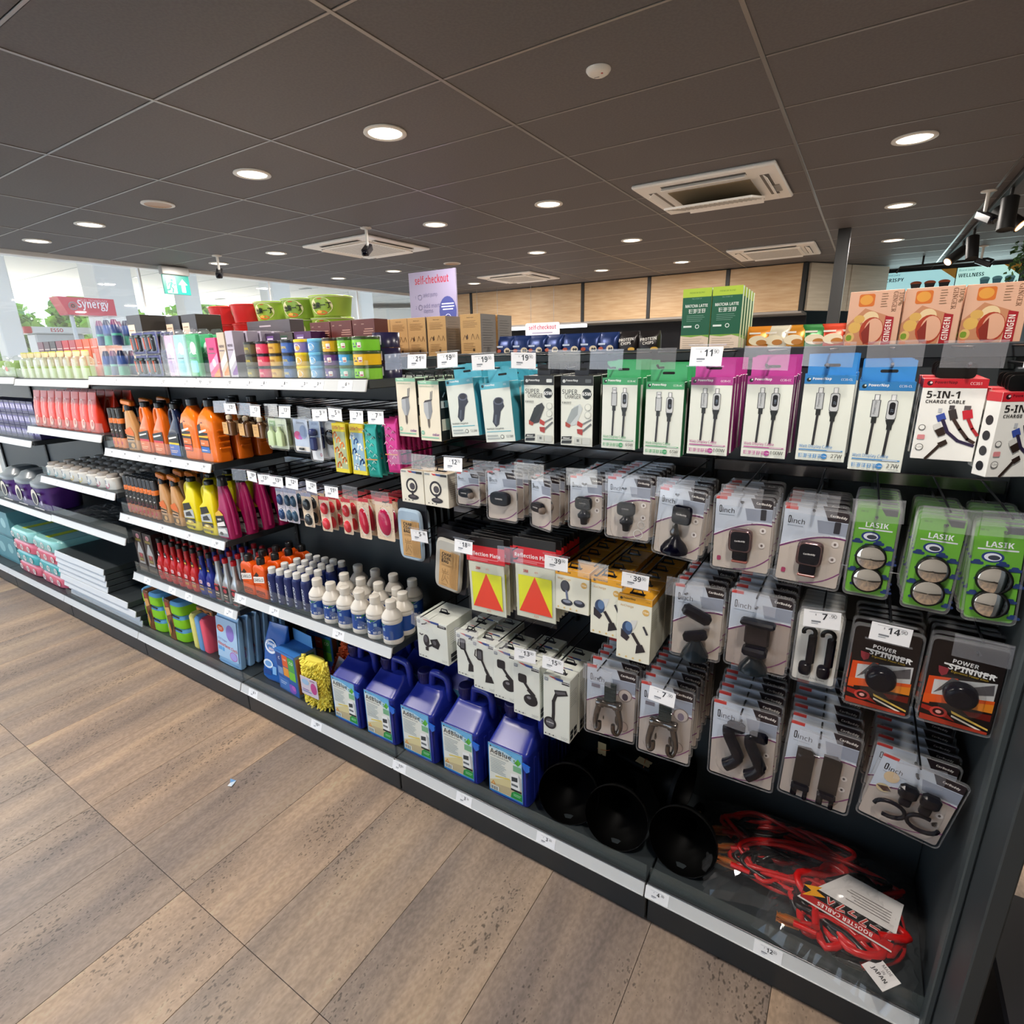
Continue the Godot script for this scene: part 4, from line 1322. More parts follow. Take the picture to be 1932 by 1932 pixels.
	# -------- second row
	for q in [[2.112, "small white box with ring holder, next to the pink bag"], [2.215, "small white box with ring holder, next to the clear blister packs"]]:
		t = carton("ring_holder_box", q[1], "carton", V(q[0], 1.238, Z), V(0.1, 0.113, 0.08), [K("e8e3d2"), K("e0dbca"), K("e0dbca"), K("d8d4c6"), K("e9d8c0"), K("e0dbca")],
			[["r", -46, 47, 22, 6, "9aa0a0"], ["p", "c8413c", [-18, 54, -2, 54, 4, 48, -10, 48]], ["p", "35518f", [-2, 54, 20, 54, 20, 47, 4, 48]], ["r", 20, 46, 26, 8, "26262a"], ["e", -2, 4, 25, 26, "2a2528"], ["e", -2, 4, 18, 19, "e8e3d2"], ["e", 1, 2, 12, 12, "4a4448"], ["l", "2a2528", 9, [-2, -16, 2, -30]], ["e", 2, -35, 24, 9, "2a2528"], ["e", 0, -33, 14, 4, "544d50"], ["e", -34, -47, 2.4, 2.4, "44403c"], ["e", -18, -47, 2.4, 2.4, "44403c"], ["e", -2, -47, 2.4, 2.4, "44403c"]],
			lines(-32, 36, 60, 10, 7, 1.5, "9a958a"))
		loop_hanger(t, 0.0565, [-0.03])
		stack(t, 2, 0.084, "small white ring holder box hanging behind another", "ring holder boxes in the second row", 4)
	var bl := [
		# x, y, w, h, goods, dome, label, turn y, turn z, behind
		[2.345, 1.256, 0.094, 0.112, "cap", [0.0, -0.01, 0.07, 0.06, 0.026], "small blister pack with tiny brown mount beside ring holder boxes", 0.0, 0.0, 4],
		[2.471, 1.249, 0.112, 0.158, "oval", [0.0, -0.006, 0.086, 0.07, 0.026], "blister pack with oval black mount in the second row", 0.0, 0.0, 5],
		[2.605, 1.243, 0.094, 0.156, "cap", [0.0, -0.012, 0.074, 0.06, 0.026], "blister pack swung aside with small capsule mount", -0.35, 0.0, 4],
		[2.745, 1.263, 0.104, 0.156, "magnet", [0.0, -0.02, 0.07, 0.1, 0.03], "blister pack with vent clip mount beside the swung one", 0.0, 0.0, 5],
		[2.866, 1.263, 0.126, 0.174, "magnet", [0.0, -0.022, 0.085, 0.12, 0.03], "blister pack with vent clip mount and curled white sticker", 0.0, 0.0, 6],
		[3.0, 1.242, 0.124, 0.184, "dash", [0.0, -0.018, 0.085, 0.14, 0.034], "blister pack with square mount on chrome ball and suction base", -0.06, -0.06, 4],
		[3.149, 1.237, 0.135, 0.19, "watch", [0.0, -0.025, 0.085, 0.12, 0.028], "blister pack with framed square mount next to the suction base one", 0.0, 0.02, 5],
		[3.295, 1.231, 0.134, 0.187, "watch", [0.0, -0.025, 0.085, 0.12, 0.028], "blister pack with framed square mount next to the green mirror packs", 0.0, -0.03, 5]]
	for i in bl.size():
		var q: Array = bl[i]
		var w: float = (q[2] - 0.01) * 1000
		var h: float = (q[3] - 0.01) * 1000
		var art := swoosh(w, h)
		art.append_array(icons([[w * 0.36, h * 0.08], [w * 0.36, -h * 0.12]], "6d5f5c") if i > 2 else [])
		if i == 4:
			art.append_array([ring(38, -40, 9, 2, "eceae6"), ring(30, -66, 12, 2, "eceae6")])
		if i > 5:
			art.append_array([["R", -w * 0.42, -h * 0.4, 9, 12, 3, "9c3a5c"], ["R", w * 0.3, h * 0.22, 12, 26, 2, "2b2d33"]])
		t = blister("mount_pack", q[6], V(q[0], q[1], Z), q[2] - 0.01, q[3] - 0.01, "bcb1a8", art, q[5], goods(q[4]))
		t.rotation = Vector3(0, q[7], q[8])
		stack(t, q[9], 0.034, "clear blister pack hanging behind the one with " + {"cap": "a capsule mount", "oval": "the oval mount", "magnet": "a vent clip mount", "dash": "the suction base", "watch": "a framed square mount"}[q[4]], "mount packs behind the front ones", i + 20, 0.003)
	# green packs of round blind-spot mirrors
	var mg := MB.new()
	for y in [-0.012, -0.062]:
		mg.x = Transform3D(Basis(Vector3.RIGHT, PI / 2), V(0, y, 0.001))
		mg.lathe([[0.0285, 0.0], [0.0285, 0.01], [0.0265, 0.011]], 28, K("101113"))
	var mi := []
	for y in [-0.012, -0.062]:
		var mm := MB.new()
		mm.x = Transform3D(Basis(Vector3.RIGHT, PI / 2), V(0, y, 0.0115))
		mm.lathe([[0.0264, 0.0], [0.022, 0.0013], [0.013, 0.0026], [0.005, 0.0032], [0.0, 0.0033]], 28, K("ffffff"), false)
		mi.append(["mirror", mm.mesh(M.mirror)])
	var mrim := [["mirror_rims", mg.mesh(M.plastic)]]
	for q in [[3.408, 1.241, 0.0, 0.0, "green pack of two round mirrors next to the framed mount packs"], [3.515, 1.234, 0.0, -0.02, "green pack of two round mirrors, middle of three"], [3.61, 1.232, -0.05, 0.06, "green pack of two round mirrors next to the end panel"]]:
		var art := [["R", -36, -97, 72, 194, 6, "67a93a"], ["p", "3c3d42", [4, 96, 34, 96, 34, 80, 14, 80]], ["T", 2, 52, 11, "e9ecf2", "LASIK", 1, 0, 56], ["t", -30, 84, 3.4, "2b3a2a", "SM-12", 0], ["r", -30, 46, 60, 3, "d8dce4"], ["e", -6, 32, 17, 11, "263a7a"], ["e", -6, 32, 13, 8, "dfe4ee"], ["e", -4, 31, 9, 5, "3a3f4c"]]
		for i in 16:
			var cx := -28 + (i % 4) * 19 + (8 if (i / 4) % 2 == 1 else 0)
			var cy := 18 - (i / 4) * 32 - (i % 2) * 9
			art.append(["R", cx - 10, cy - 3, 20, 6, 3, "26386e"])
			art.append(["R", cx - 6, cy, 11, 7, 3, "26386e"])
		t = blister("mirror_pack", q[4], V(q[0], q[1], Z), 0.074, 0.198, "67a93a", art, [], mrim + mi)
		t.rotation = Vector3(0, q[2], q[3])
		stack(t, 6, 0.026, "green pack of two round mirrors hanging behind another", "green mirror packs in the second row", int(q[0] * 50), 0.002)
	# -------- third row
	for q in [[2.085, 1.062, "a3b9cb", 0.0, "blue-grey charcoal bag pouch with kraft label beside the bean cards"], [2.246, 0.98, "b4b3ab", -0.12, "grey charcoal bag pouch with kraft label beside the red triangle plates"]]:
		t = thing("charcoal_bag", q[4], "pouch", V(q[0], q[1], Z))
		var c := MB.new()
		c.x = Transform3D(Basis(Vector3.RIGHT, PI / 2), V(0, 0, -0.014))
		c.loft([[0.0, 0.05, 0.085, 0, 0, 6], [0.008, 0.058, 0.094, 0, 0, 6], [0.016, 0.05, 0.086, 0, 0, 6]], 28, K(q[2]))
		part(t, "bag", c.mesh(M.matte))
		var kl := MB.new()
		kl.box(V(0.006, -0.012, 0.003), V(0.08, 0.13, 0.0015), K("ffffff"))
		part(t, "kraft_label", kl.mesh(M.kraft))
		var p := MB.new()
		ink(p, [["T", -30, 36, 11, "2a2320", "CHAR", 0], ["T", -30, 23, 11, "2a2320", "COAL", 0], ["T", -30, 10, 11, "2a2320", "BAG", 0], ["r", -30, 3, 40, 1, "7a5f3c"], ["r", -30, -1, 36, 1, "7a5f3c"],
			["l", "8a6c44", 1.4, [-14, -12, -14, -22]], ["l", "8a6c44", 1.4, [-26, -14, -26, -22, -2, -22, -2, -14]], ["l", "8a6c44", 1.4, [-28, -28, 2, -28]], ["l", "8a6c44", 1.4, [-20, -28, -28, -60]], ["l", "8a6c44", 1.4, [-12, -34, -16, -50, -26, -62]], ["l", "8a6c44", 1.4, [-12, -44, 0, -62]], ["l", "8a6c44", 1.4, [-4, -36, 2, -44]], ["r", -28, -70, 24, 1.2, "7a5f3c"]] + grain_lines(), Transform3D(Basis(), V(0.006, 0.0, 0.0042)))
		part(t, "print", p.mesh(M.print))
		var s := MB.new()
		s.prism(rrect(-0.066, -0.1, 0.132, 0.22, 0.012), -0.021, -0.019, K("1b1c1e"))
		part(t, "backing", s.mesh(M.plastic))
		t.rotation.z = q[3]
		stack(t, 4, 0.036, "grey charcoal bag pouch hanging behind another", "charcoal bag pouches", 31)
	for q in [[2.403, 0.93, 0.03, "red and yellow triangle plate pack next to the charcoal bag"], [2.582, 0.955, 0.02, "red and yellow triangle plate pack next to the yellow charger boxes"]]:
		t = thing("reflector_pack", q[3], "pack", V(q[0], q[1], Z))
		var c := MB.new()
		c.box(V(0, 0, -0.003), V(0.138, 0.176, 0.003), K("d5d8c6"), 0.001)
		part(t, "plate", c.mesh(M.card))
		var p := MB.new()
		ink(p, [["r", -58, -68, 116, 122, "e6ea10"], ["p", "ef3a12", [0, 54, 58, -68, -58, -68]], ["T", -40, 64, 9, "c02428", "3M", 0], ["t", 0, 66, 5, "d8622f", "A75", 0], ["t", 2, -80, 7, "c8643a", "A39", 1]])
		part(t, "print", p.mesh(M.print))
		var h := MB.new()
		h.box(V(0, 0.118, -0.001), V(0.148, 0.056, 0.002), K("cf2230"), 0.0005)
		h.box(V(0, 0.16, -0.001), V(0.148, 0.03, 0.002), K("17181a"), 0.0005)
		part(t, "header_card", h.mesh(M.card))
		var hp := MB.new()
		ink(hp, [["T", -68, 112, 12, "f6eeee", "Reflection Plate", 0, 0, 132], ["r", -60, 102, 110, 2, "e89aa0"], ["r", -60, 97, 70, 2, "e89aa0"]])
		part(t, "header_print", hp.mesh(M.print))
		var s := MB.new()
		s.box(V(0, -0.002, 0.003), V(0.15, 0.196, 0.0008), K("ffffff"))
		part(t, "clear_sleeve", s.mesh(M.clear))
		t.rotation = Vector3(0, 0.0, q[2])
		stack(t, 7, 0.022, "red and yellow triangle plate pack hanging behind another", "triangle plate packs", 12, 0.003)
	var yb := [[2.706, 0.99, 0.108, 0.132, 0, "short yellow and white wireless charger box beside the triangle plates"], [2.812, 0.964, 0.092, 0.178, 1, "tall yellow and white air charger box behind a nearer one"], [2.9, 0.925, 0.096, 0.195, 1, "tall yellow and white air charger box hanging lowest, price above it"]]
	for i in yb.size():
		var q: Array = yb[i]
		var w: float = q[2] * 1000
		var h: float = q[3] * 1000
		var a := [["r", -w / 2, h / 2 - 20, w, 20, "e3a32a"], ["e", -w / 2 + 10, h / 2 - 10, 4, 4, "3a2c14"], ["T", -w / 2 + 16, h / 2 - 12.5, 5, "3a2c14", "PowerNap"], ["t", w / 2 - 5, h / 2 - 12, 4, "5a4520", "CP26", 2], ["t", -w / 2 + 8, h / 2 - 36, 6, "d9b068", "MagCharge" if q[4] == 0 else "AirCharge", 0], ["e", w / 2 - 16, h / 2 - 40, 9.5, 9.5, "d8ad5c"], ["T", w / 2 - 16, h / 2 - 43, 6, "f4ecd8", "15w", 1]]
		if q[4] == 0:
			a.append_array([["e", -22, 12, 15, 19, "33343c"], ["e", -23, 14, 11, 15, "4a4c56"], ["l", "6b7590", 7, [-18, -2, -14, -30]], ["e", -16, -38, 19, 10, "2f333e"], ["e", -16, -35, 13, 5, "8b93a4"], ["e", 24, -34, 18, 11, "2f333e"], ["e", 22, -30, 12, 5, "7b8190"]])
		else:
			a.append_array([["p", "d8dad6", [-8, 26, 10, 30, 2, 2, -14, 0]], ["e", -18, 0, 15, 21, "33486a"], ["e", -14, 6, 10, 14, "5b7ba6"], ["p", "2c2a30", [-36, -4, -10, -26, -18, -40, -36, -30]], ["l", "2a2429", 9, [-2, -14, 18, -44]], ["p", "2a2429", [8, -72, 36, -60, 26, -40, 10, -46]], ["l", "3a3a40", 6, [28, 14, 38, -6]]])
		for j in 4:
			a.append(["e", -w / 2 + 10 + j * 20, -h / 2 + 9, 3, 3, "dcc07e"])
		t = carton("charger_box", q[5], "carton", V(q[0], q[1], Z + (0.012 if i == 2 else 0.0)), V(q[2], q[3], 0.062), [K("e6e6d6"), K("e6e6d6"), K("e0e0d0"), K("dcdcca"), K("dfa02c"), K("e6e6d6")], a, [["r", -31, h / 2 - 20, 62, 20, "d99a28"]] + lines(-24, h * 0.28, 46, 9, 7, 1.6, "a5a596"))
		loop_hanger(t, q[3] / 2, [-0.02])
		stack(t, 4, 0.066, "yellow and white charger box hanging behind another", "yellow charger boxes in the third row", 40 + i)
	t = blister("holder_pack", "blister pack with angled phone cradle and fluted suction foot", V(3.063, 0.985, Z), 0.118, 0.2, "bcb1a8", swoosh(118, 200), [0.0, -0.015, 0.095, 0.16, 0.04], goods("cup"))
	t.rotation.y = 0.12
	stack(t, 4, 0.042, "blister pack hanging behind the angled phone cradle pack", "cradle packs in the third row", 50, 0.004)
	t = blister("holder_pack", "blister pack with brown clamp holder and fluted suction foot", V(3.208, 0.995, Z), 0.136, 0.2, "a89a92", swoosh(136, 200), [0.0, -0.02, 0.1, 0.165, 0.042], goods("clamp"))
	stack(t, 4, 0.044, "blister pack hanging behind the brown clamp holder pack", "clamp packs in the third row", 51, 0.004)
	var hk := []
	for q in [-0.018, 0.02]:
		var h := MB.new()
		var pts := []
		for i in 12:
			var a := deg_to_rad(200.0 - i * 24.0)
			pts.append(V(q + cos(a) * 0.012, 0.044 + sin(a) * 0.012, 0.01))
		h.tube(pts, 0.0048, 8, K("121214"))
		h.box(V(q + 0.008, 0.002, 0.009), V(0.018, 0.075, 0.012), K("0c0c0e"), 0.004)
		h.lathe([[0.0, 0.0], [0.001, 0.001]], 6, K("0c0c0e"))
		h.x = Transform3D(Basis(Vector3.RIGHT, PI / 2), V(q, -0.05, 0.004))
		h.loft([[0.0, 0.014, 0.017, 0, 0, 3], [0.01, 0.013, 0.016, 0, 0, 3], [0.014, 0.009, 0.012, 0, 0, 3]], 16, K("0c0c0e"))
		hk.append(["hook", h.mesh(M.black)])
	t = blister("headrest_hook_pack", "white card with two black headrest hooks under a 7.90 tag", V(3.335, 0.985, Z), 0.086, 0.172, "d6d5cf", [["t", 0, 70, 4, "6a6a68", "AEC Headrest Hook", 1], ["t", 0, -80, 3.4, "4a4a48", "Organize it, Hang them!", 1], ["t", 30, 6, 8, "b9a9a4", "2x", 0], ["t", 30, -10, 6, "b9a9a4", "OK", 0]], [0.0, 0.0, 0.07, 0.14, 0.02], hk)
	stack(t, 6, 0.024, "white card of black headrest hooks hanging behind another", "headrest hook cards", 52, 0.003)
	for q in [[3.464, 0.972, 0.0, "black and orange steering spinner pack under the 14.90 tag"], [3.602, 0.978, 0.0, "black and orange steering spinner pack under an empty holder"]]:
		var art := [["R", -60, -98, 120, 196, 5, "17130f"], ["p", "c8c9c8", [-46, 4, 54, 22, 54, -22, -46, -44]], ["p", "d84a18", [-56, 8, -46, 8, -46, -58, -58, -58]], ["p", "d84a18", [-56, 8, -8, 14, -8, 8, -46, 2]], ["p", "e2581c", [-58, -36, 56, -18, 56, -34, -58, -56]], ["p", "e88a24", [10, -34, 56, -26, 56, -46, 14, -48]], ["p", "4c4a4c", [-44, -30, -8, -2, 10, 6, -18, 14]], ["p", "5a585a", [12, 0, 50, 18, 52, -6, 30, -12]], ["p", "a3231c", [-58, -62, -20, -66, 2, -86, -58, -72]], ["p", "6d1a14", [10, -56, 56, -50, 56, -66, 22, -66]], ["e", -28, -72, 15, 12, "c6403a"], ["e", -28, -72, 10, 8, "3a1414"], ["e", -28, -72, 5, 4, "e8a8a0"], ["p", "e6c05a", [-8, -62, 56, -84, 56, -88, -6, -68]], ["p", "f0e8d8", [-6, -72, 46, -90, 40, -92, -6, -76]], ["p", "b03a22", [-58, -84, 56, -92, 56, -98, -58, -98]],
			["p", "e6e6e4", [-36, 46, 50, 38, 50, 35, -36, 42]], ["T", 10, 30, 13, "f4f4f2", "SPINNER", 1, -4, 88], ["T", -2, 47, 9, "e9e9e8", "POWER", 1, -4, 50], ["t", 8, 23, 4.2, "d8b43a", "Ergonomic Power Knob", 1, -4], ["p", "8c3038", [-44, 36, -26, 34, -28, 20, -36, 14, -42, 22]]]
		t = blister("spinner_pack", q[3], V(q[0], q[1], Z), 0.12, 0.196, "17130f", art, [0.0, -0.018, 0.08, 0.078, 0.032], goods("knob"))
		stack(t, 4, 0.03, "black and orange steering spinner pack hanging behind another", "steering spinner packs", int(q[0] * 77), 0.004)
	# -------- lowest row
	white_carton("wide white carton picturing a double phone clamp under the white bottles", V(2.153, 0.67, Z), V(0.14, 0.16, 0.15), 0)
	var wc := [[2.308, 0.657, 0.09, 0.168, 1, "white carton picturing a phone cradle, next to the wide carton"], [2.384, 0.641, 0.094, 0.186, 1, "white carton picturing a phone cradle, overlapping the first"], [2.471, 0.636, 0.09, 0.184, 2, "white carton picturing a magnetic suction mount, half covered"], [2.556, 0.615, 0.098, 0.194, 2, "white carton picturing a magnetic suction mount under the 13.90 tag"], [2.668, 0.592, 0.092, 0.222, 3, "tall white carton picturing a bent stalk mount under 15.90 tag"]]
	for i in wc.size():
		var q: Array = wc[i]
		t = white_carton(q[5], V(q[0], q[1], Z + 0.006 * i), V(q[2], q[3], 0.06), q[4])
		stack(t, 2 if i != 2 else 1, 0.064, "white phone holder carton hanging behind another", "phone holder cartons behind the front ones", 60 + i, 0.003)
	var lw := [[2.835, 0.66, 0.155, 0.24, "webbing", "blister pack with chrome seat hooks on webbing beside tall carton", 0.1, 5], [2.998, 0.656, 0.152, 0.24, "webbing", "blister pack with chrome seat hooks on webbing under 7.90 tag", 0.05, 6], [3.202, 0.667, 0.163, 0.236, "zhooks", "blister pack with two black zigzag hooks", 0.0, 6], [3.376, 0.676, 0.156, 0.222, "straps", "blister pack with two dark flat seat belt clips", 0.0, 6], [3.56, 0.668, 0.165, 0.188, "rings", "tilted wide blister pack with two black ring hooks", 0.0, 6]]
	for i in lw.size():
		var q: Array = lw[i]
		var w: float = (q[2] - 0.01) * 1000
		var h: float = (q[3] - 0.01) * 1000
		var art := swoosh(w, h)
		art.append_array(icons([[w * 0.38, -h * 0.05], [w * 0.38, -h * 0.2]] if i > 1 else [], "3a3536"))
		if i < 2:
			art.append_array([["e", w * 0.3, h * 0.16, 21, 21, "8a7c78"], ["e", w * 0.3, h * 0.16, 18, 18, "c4b7b0"], ["e", w * 0.3, h * 0.14, 9, 12, "7d7080"], ["e", w * 0.28, -h * 0.3, 16, 18, "8a7c78"], ["e", w * 0.28, -h * 0.3, 13, 15, "b8a8a0"], ["r", -w * 0.4, h * 0.18, 26, 12, "7f7b86"]])
		if i == 4:
			art.append_array([["e", -w * 0.3, h * 0.2, 15, 15, "cdb592"], ["e", -w * 0.34, 0, 14, 11, "cbb88f"], ["p", "4a3128", [-66, 2, -46, 8, -36, -2, -50, -8]]])
		t = blister("hook_pack", q[5], V(q[0], q[1], Z), q[2] - 0.01, q[3] - 0.01, "b8ada5", art, [0.0, -0.012, q[2] * 0.78, q[3] * 0.66, 0.036], goods(q[4]), "", 0.006)
		t.rotation = Vector3(0, q[6], [0.0, 0.0, 0.02, -0.03, -0.16][i])
		stack(t, q[7], 0.041, "blister pack hanging behind the %s pack" % {"webbing": "chrome seat hook", "zhooks": "black zigzag hook", "straps": "seat belt clip", "rings": "ring hook"}[q[4]], "hook packs behind the front ones in the lowest row", 70 + i, 0.004)
	fresheners()

func grain_lines() -> Array:
	var a := []
	for i in 9:
		a.append(["l", "a88450", 1.2, [8 + i * 3.6, 60, 10 + i * 3.2 + sin(i * 1.7) * 3, 20, 6 + i * 3.8, -24, 9 + i * 3.3, -74]])
	return a


# ---------------------------------------------------------------- fresheners and bean cards on the hooks of the tin bay
func fresheners() -> void:
	const Z := -0.09
	var t: Node3D
	for q in [[1.1, "nearest the orange jugs"], [1.215, "between two others"], [1.312, "nearest the clear green pack"]]:
		t = thing("hanging_diffuser", "small brown diffuser bottle with kraft tag " + q[1], "air freshener", V(q[0], 1.352, Z))
		var b := MB.new()
		b.loft([[0.0, 0.026, 0.016, 0, 0, 4], [0.05, 0.026, 0.016, 0, 0, 4], [0.056, 0.018, 0.012, 0, 0, 3], [0.06, 0.01, 0.01], [0.066, 0.01, 0.01]], 18, K("6b4a30"))
		part(t, "bottle", b.mesh(M.gloss))
		var c := MB.new()
		c.lathe([[0.012, 0.066], [0.012, 0.08], [0.008, 0.083]], 14, K("c9b79a"))
		part(t, "stopper", c.mesh(M.matte))
		var g := MB.new()
		g.box(V(-0.008, 0.03, 0.019), V(0.036, 0.05, 0.001), K("ffffff"))
		part(t, "kraft_tag", g.mesh(M.kraft))
		var p := MB.new()
		ink(p, [["r", -20, 44, 22, 1.6, "6a4a2c"], ["r", -20, 38, 18, 1, "8a6a48"], ["r", -20, 33, 22, 1, "8a6a48"], ["r", -20, 20, 14, 1, "8a6a48"]], Transform3D(Basis(), V(0, 0, 0.0195)))
		part(t, "print", p.mesh(M.print))
		var s := MB.new()
		s.tube([V(0.01, 0.08, 0), V(0.014, 0.1, 0.004), V(0.0, 0.12, 0)], 0.0012, 5, K("1a1615"))
		part(t, "cord", s.mesh(M.matte))
		stack(t, 2, 0.05, "small brown diffuser bottle hanging behind another", "hanging diffuser bottles", 2)
	var vial := MB.new()
	for x in [-0.026, 0.026]:
		vial.x = Transform3D(Basis(), V(x, -0.045, 0.012))
		vial.loft([[0.0, 0.019, 0.009, 0, 0, 4], [0.05, 0.019, 0.009, 0, 0, 4], [0.06, 0.008, 0.007], [0.075, 0.008, 0.007]], 14, K("bcd0a0"))
	t = blister("freshener_pack", "clear green pack holding two little scent bottles", V(1.42, 1.375, Z), 0.115, 0.118, "c9d3bd", [["r", -50, 30, 40, 20, "8fae84"], ["t", -44, 36, 7, "eef4ea", "fresh", 0], ["r", 6, 34, 40, 3, "9aa89a"]], [0.0, -0.01, 0.1, 0.09, 0.028], [["vials", vial.mesh(M.gloss)]])
	stack(t, 4, 0.034, "clear green scent pack hanging behind another", "clear green scent packs", 3)
	var cap := MB.new()
	cap.box(V(0, -0.05, 0.006), V(0.026, 0.008, 0.008), K("2e3034"), 0.002)
	t = blister("freshener_card", "pale blue card with pink flowers and unicorn lettering", V(1.56, 1.376, Z), 0.084, 0.124, "b9c6da", [["e", -22, 0, 20, 16, "d0548c"], ["e", -6, -6, 12, 10, "b066b8"], ["e", 14, 14, 22, 26, "8fa4c8"], ["r", -40, -60, 80, 18, "dcd9d2"], ["t", 0, 44, 9, "5a6278", "Unicorn", 1]], [0.0, -0.048, 0.04, 0.022, 0.014], [["vent_clip", cap.mesh(M.plastic)]])
	stack(t, 3, 0.026, "pale blue unicorn card hanging behind another", "unicorn freshener cards", 4)
	var fig := MB.new()
	fig.box(V(0, -0.012, 0.012), V(0.032, 0.05, 0.018), K("252f66"), 0.006)
	fig.x = Transform3D(Basis(), V(0, 0.03, 0.012))
	fig.lathe([[0.0, -0.014], [0.014, -0.012], [0.016, 0.0], [0.012, 0.011], [0.0, 0.014]], 16, K("252f66"))
	t = blister("freshener_card", "white card with a dark blue bubble-shaped freshener", V(1.655, 1.366, Z + 0.01), 0.06, 0.152, "d5d9dd", [["r", -28, 10, 56, 64, "8fa2bd"], ["t", 0, 54, 8, "3a4a70", "joy Joy", 1], ["e", 20, -54, 6, 6, "c06a78"], ["e", 20, -54, 3, 3, "e6e6e6"]], [0.0, 0.004, 0.046, 0.09, 0.026], [["bubble_figure", fig.mesh(M.gloss)]])
	stack(t, 3, 0.034, "white card of dark blue freshener hanging behind another", "bubble freshener cards", 5)
	var dsc := MB.new()
	dsc.x = Transform3D(Basis(Vector3.RIGHT, PI / 2), V(0, 0.01, 0.002))
	dsc.lathe([[0.028, 0.0], [0.028, 0.008], [0.02, 0.012], [0.0, 0.013]], 20, K("121214"))
	t = blister("freshener_card", "grey card with a black disc freshener beside yellow packs", V(1.72, 1.368, Z - 0.01), 0.066, 0.13, "a8adb0", [["e", 20, -44, 7, 7, "e2e2e0"], ["e", 20, -44, 5, 5, "7a4a50"]], [], [["disc", dsc.mesh(M.gloss)]])
	stack(t, 2, 0.026, "grey card of black disc freshener hanging behind another", "disc freshener cards", 5)
	for q in [[1.782, 1.344, 0.0, "tall yellow pack with orange flame pattern"], [1.872, 1.345, -0.006, "tall yellow pack with blue wave pattern"]]:
		var a := [["r", -35, 62, 70, 26, "e8d21c"], ["T", 0, 68, 12, "c22f22", "Little Trees", 1, 0, 62], ["r", -35, -88, 70, 14, "e0d030"], ["r", -30, -74, 60, 134, "a9b48c" if q[2] == 0.0 else "8fb4cc"]]
		for i in 7:
			var cx := -22 + (i * 17) % 46
			var cy := 48 - i * 18
			a.append(["l", "d8772a" if q[2] == 0.0 else ("1f4a86" if i % 2 else "e8f0f4"), 6, [cx - 12, cy - 10, cx - 8, cy + 4, cx + 2, cy + 10, cx + 8, cy, cx + 2, cy - 6]])
			a.append(["e", cx + 8, cy - 10, 5, 4, "e9e2a8"])
		t = carton("freshener_pack", q[3], "air freshener", V(q[0], q[1], Z + 0.008), V(0.072, 0.178, 0.012), K("d8c81a"), a)
		stack(t, 6, 0.016, "tall yellow freshener pack hanging behind another", "yellow freshener packs", 6, 0.003)
	for q in [[1.938, 1.345, "2aa79b", "1d8a86", "d5ece4", "teal foil pack with leafy pattern"], [2.035, 1.37, "d5388e", "c02078", "f6d8e8", "magenta foil pack with flower pattern"]]:
		var a := []
		for i in 12:
			var cx := -22 + (i * 19) % 46
			var cy := 70 - i * 12
			a.append(["e", cx, cy, 7, 4, q[3]])
			a.append(["l", q[4], 1.4, [cx - 9, cy - 4, cx, cy + 6, cx + 9, cy - 2]])
		a.append(["r", -28, -30, 56, 4, "d88a4a"])
		t = thing("foil_pack", q[5], "air freshener", V(q[0], q[1], Z))
		var b := MB.new()
		b.loft([[-0.092, 0.031, 0.001, 0, 0, 3], [-0.08, 0.03, 0.008, 0, 0, 3], [0.0, 0.03, 0.011, 0, 0, 3], [0.075, 0.03, 0.008, 0, 0, 3], [0.092, 0.031, 0.001, 0, 0, 3]], 18, K(q[2]))
		part(t, "pouch", b.mesh(M.foil))
		var p := MB.new()
		ink(p, a, Transform3D(Basis(), V(0, 0, 0.0112)))
		part(t, "print", p.mesh(M.print))
		t.rotation.z = 0.04
		stack(t, 6, 0.026, "foil freshener pack hanging behind the " + ("teal" if q[2] == "2aa79b" else "magenta") + " one", "foil freshener packs", 7, 0.003)
	# spotted cards with bean-shaped fresheners: x, y, w, beans per row, rows, colour
	var jb := [[1.372, 1.078, 0.05, 1, 2, "2a4470", "narrow spotted card of blue beans tucked behind a wider one"], [1.44, 1.08, 0.08, 2, 2, "2f4c66", "spotted card with four dark blue beans"], [1.54, 1.078, 0.062, 1, 2, "2c3238", "spotted card with two charcoal beans"], [1.645, 1.076, 0.058, 1, 2, "d23a44", "spotted card with two red beans next to the charcoal beans"], [1.767, 1.083, 0.05, 1, 2, "d03a40", "narrow spotted card with two red beans"], [1.858, 1.088, 0.06, 1, 1, "c02840", "spotted card with one long red bean"], [1.964, 1.1, 0.086, 1, 1, "b42450", "wide spotted card with one crimson bean"]]
	for i in jb.size():
		var q: Array = jb[i]
		var h := 0.14 if i < 5 else 0.156
		var w: float = q[2]
		var a := [["r", -w * 500, h * 500 - 14, w * 1000, 14, "c3303c" if i > 2 else "8a90a8"]]
		var rng := RandomNumberGenerator.new()
		rng.seed = 100 + i
		for j in 60:
			a.append(["e", (rng.randf() - 0.5) * (w * 1000 - 4), (rng.randf() - 0.5) * (h * 1000 - 6), 1.3, 1.0, ["3a3436", "b83a48", "4a3430", "c08a3a"][j % 4]])
		var bm := MB.new()
		for r in q[4]:
			for c in q[3]:
				var bx: float = (c - (q[3] - 1) / 2.0) * w * 0.46
				var by: float = (0.5 - r) * 0.062 - 0.008 if q[4] == 2 else -0.01
				var sx: float = w * 0.19 if q[3] == 2 else w * 0.34
				var sy := 0.024 if q[4] == 2 else 0.05
				bm.x = Transform3D(Basis(Vector3.BACK, 0.15) * Basis(Vector3.RIGHT, PI / 2), V(bx, by, 0.001))
				bm.loft([[0.0, sx, sy], [0.006, sx * 0.9, sy * 0.93], [0.011, sx * 0.6, sy * 0.7], [0.0125, sx * 0.2, sy * 0.25]], 18, K(q[5]))
				a.append(["e", bx * 1000, by * 1000, sx * 1120, sy * 1090, "e6dfd4"])
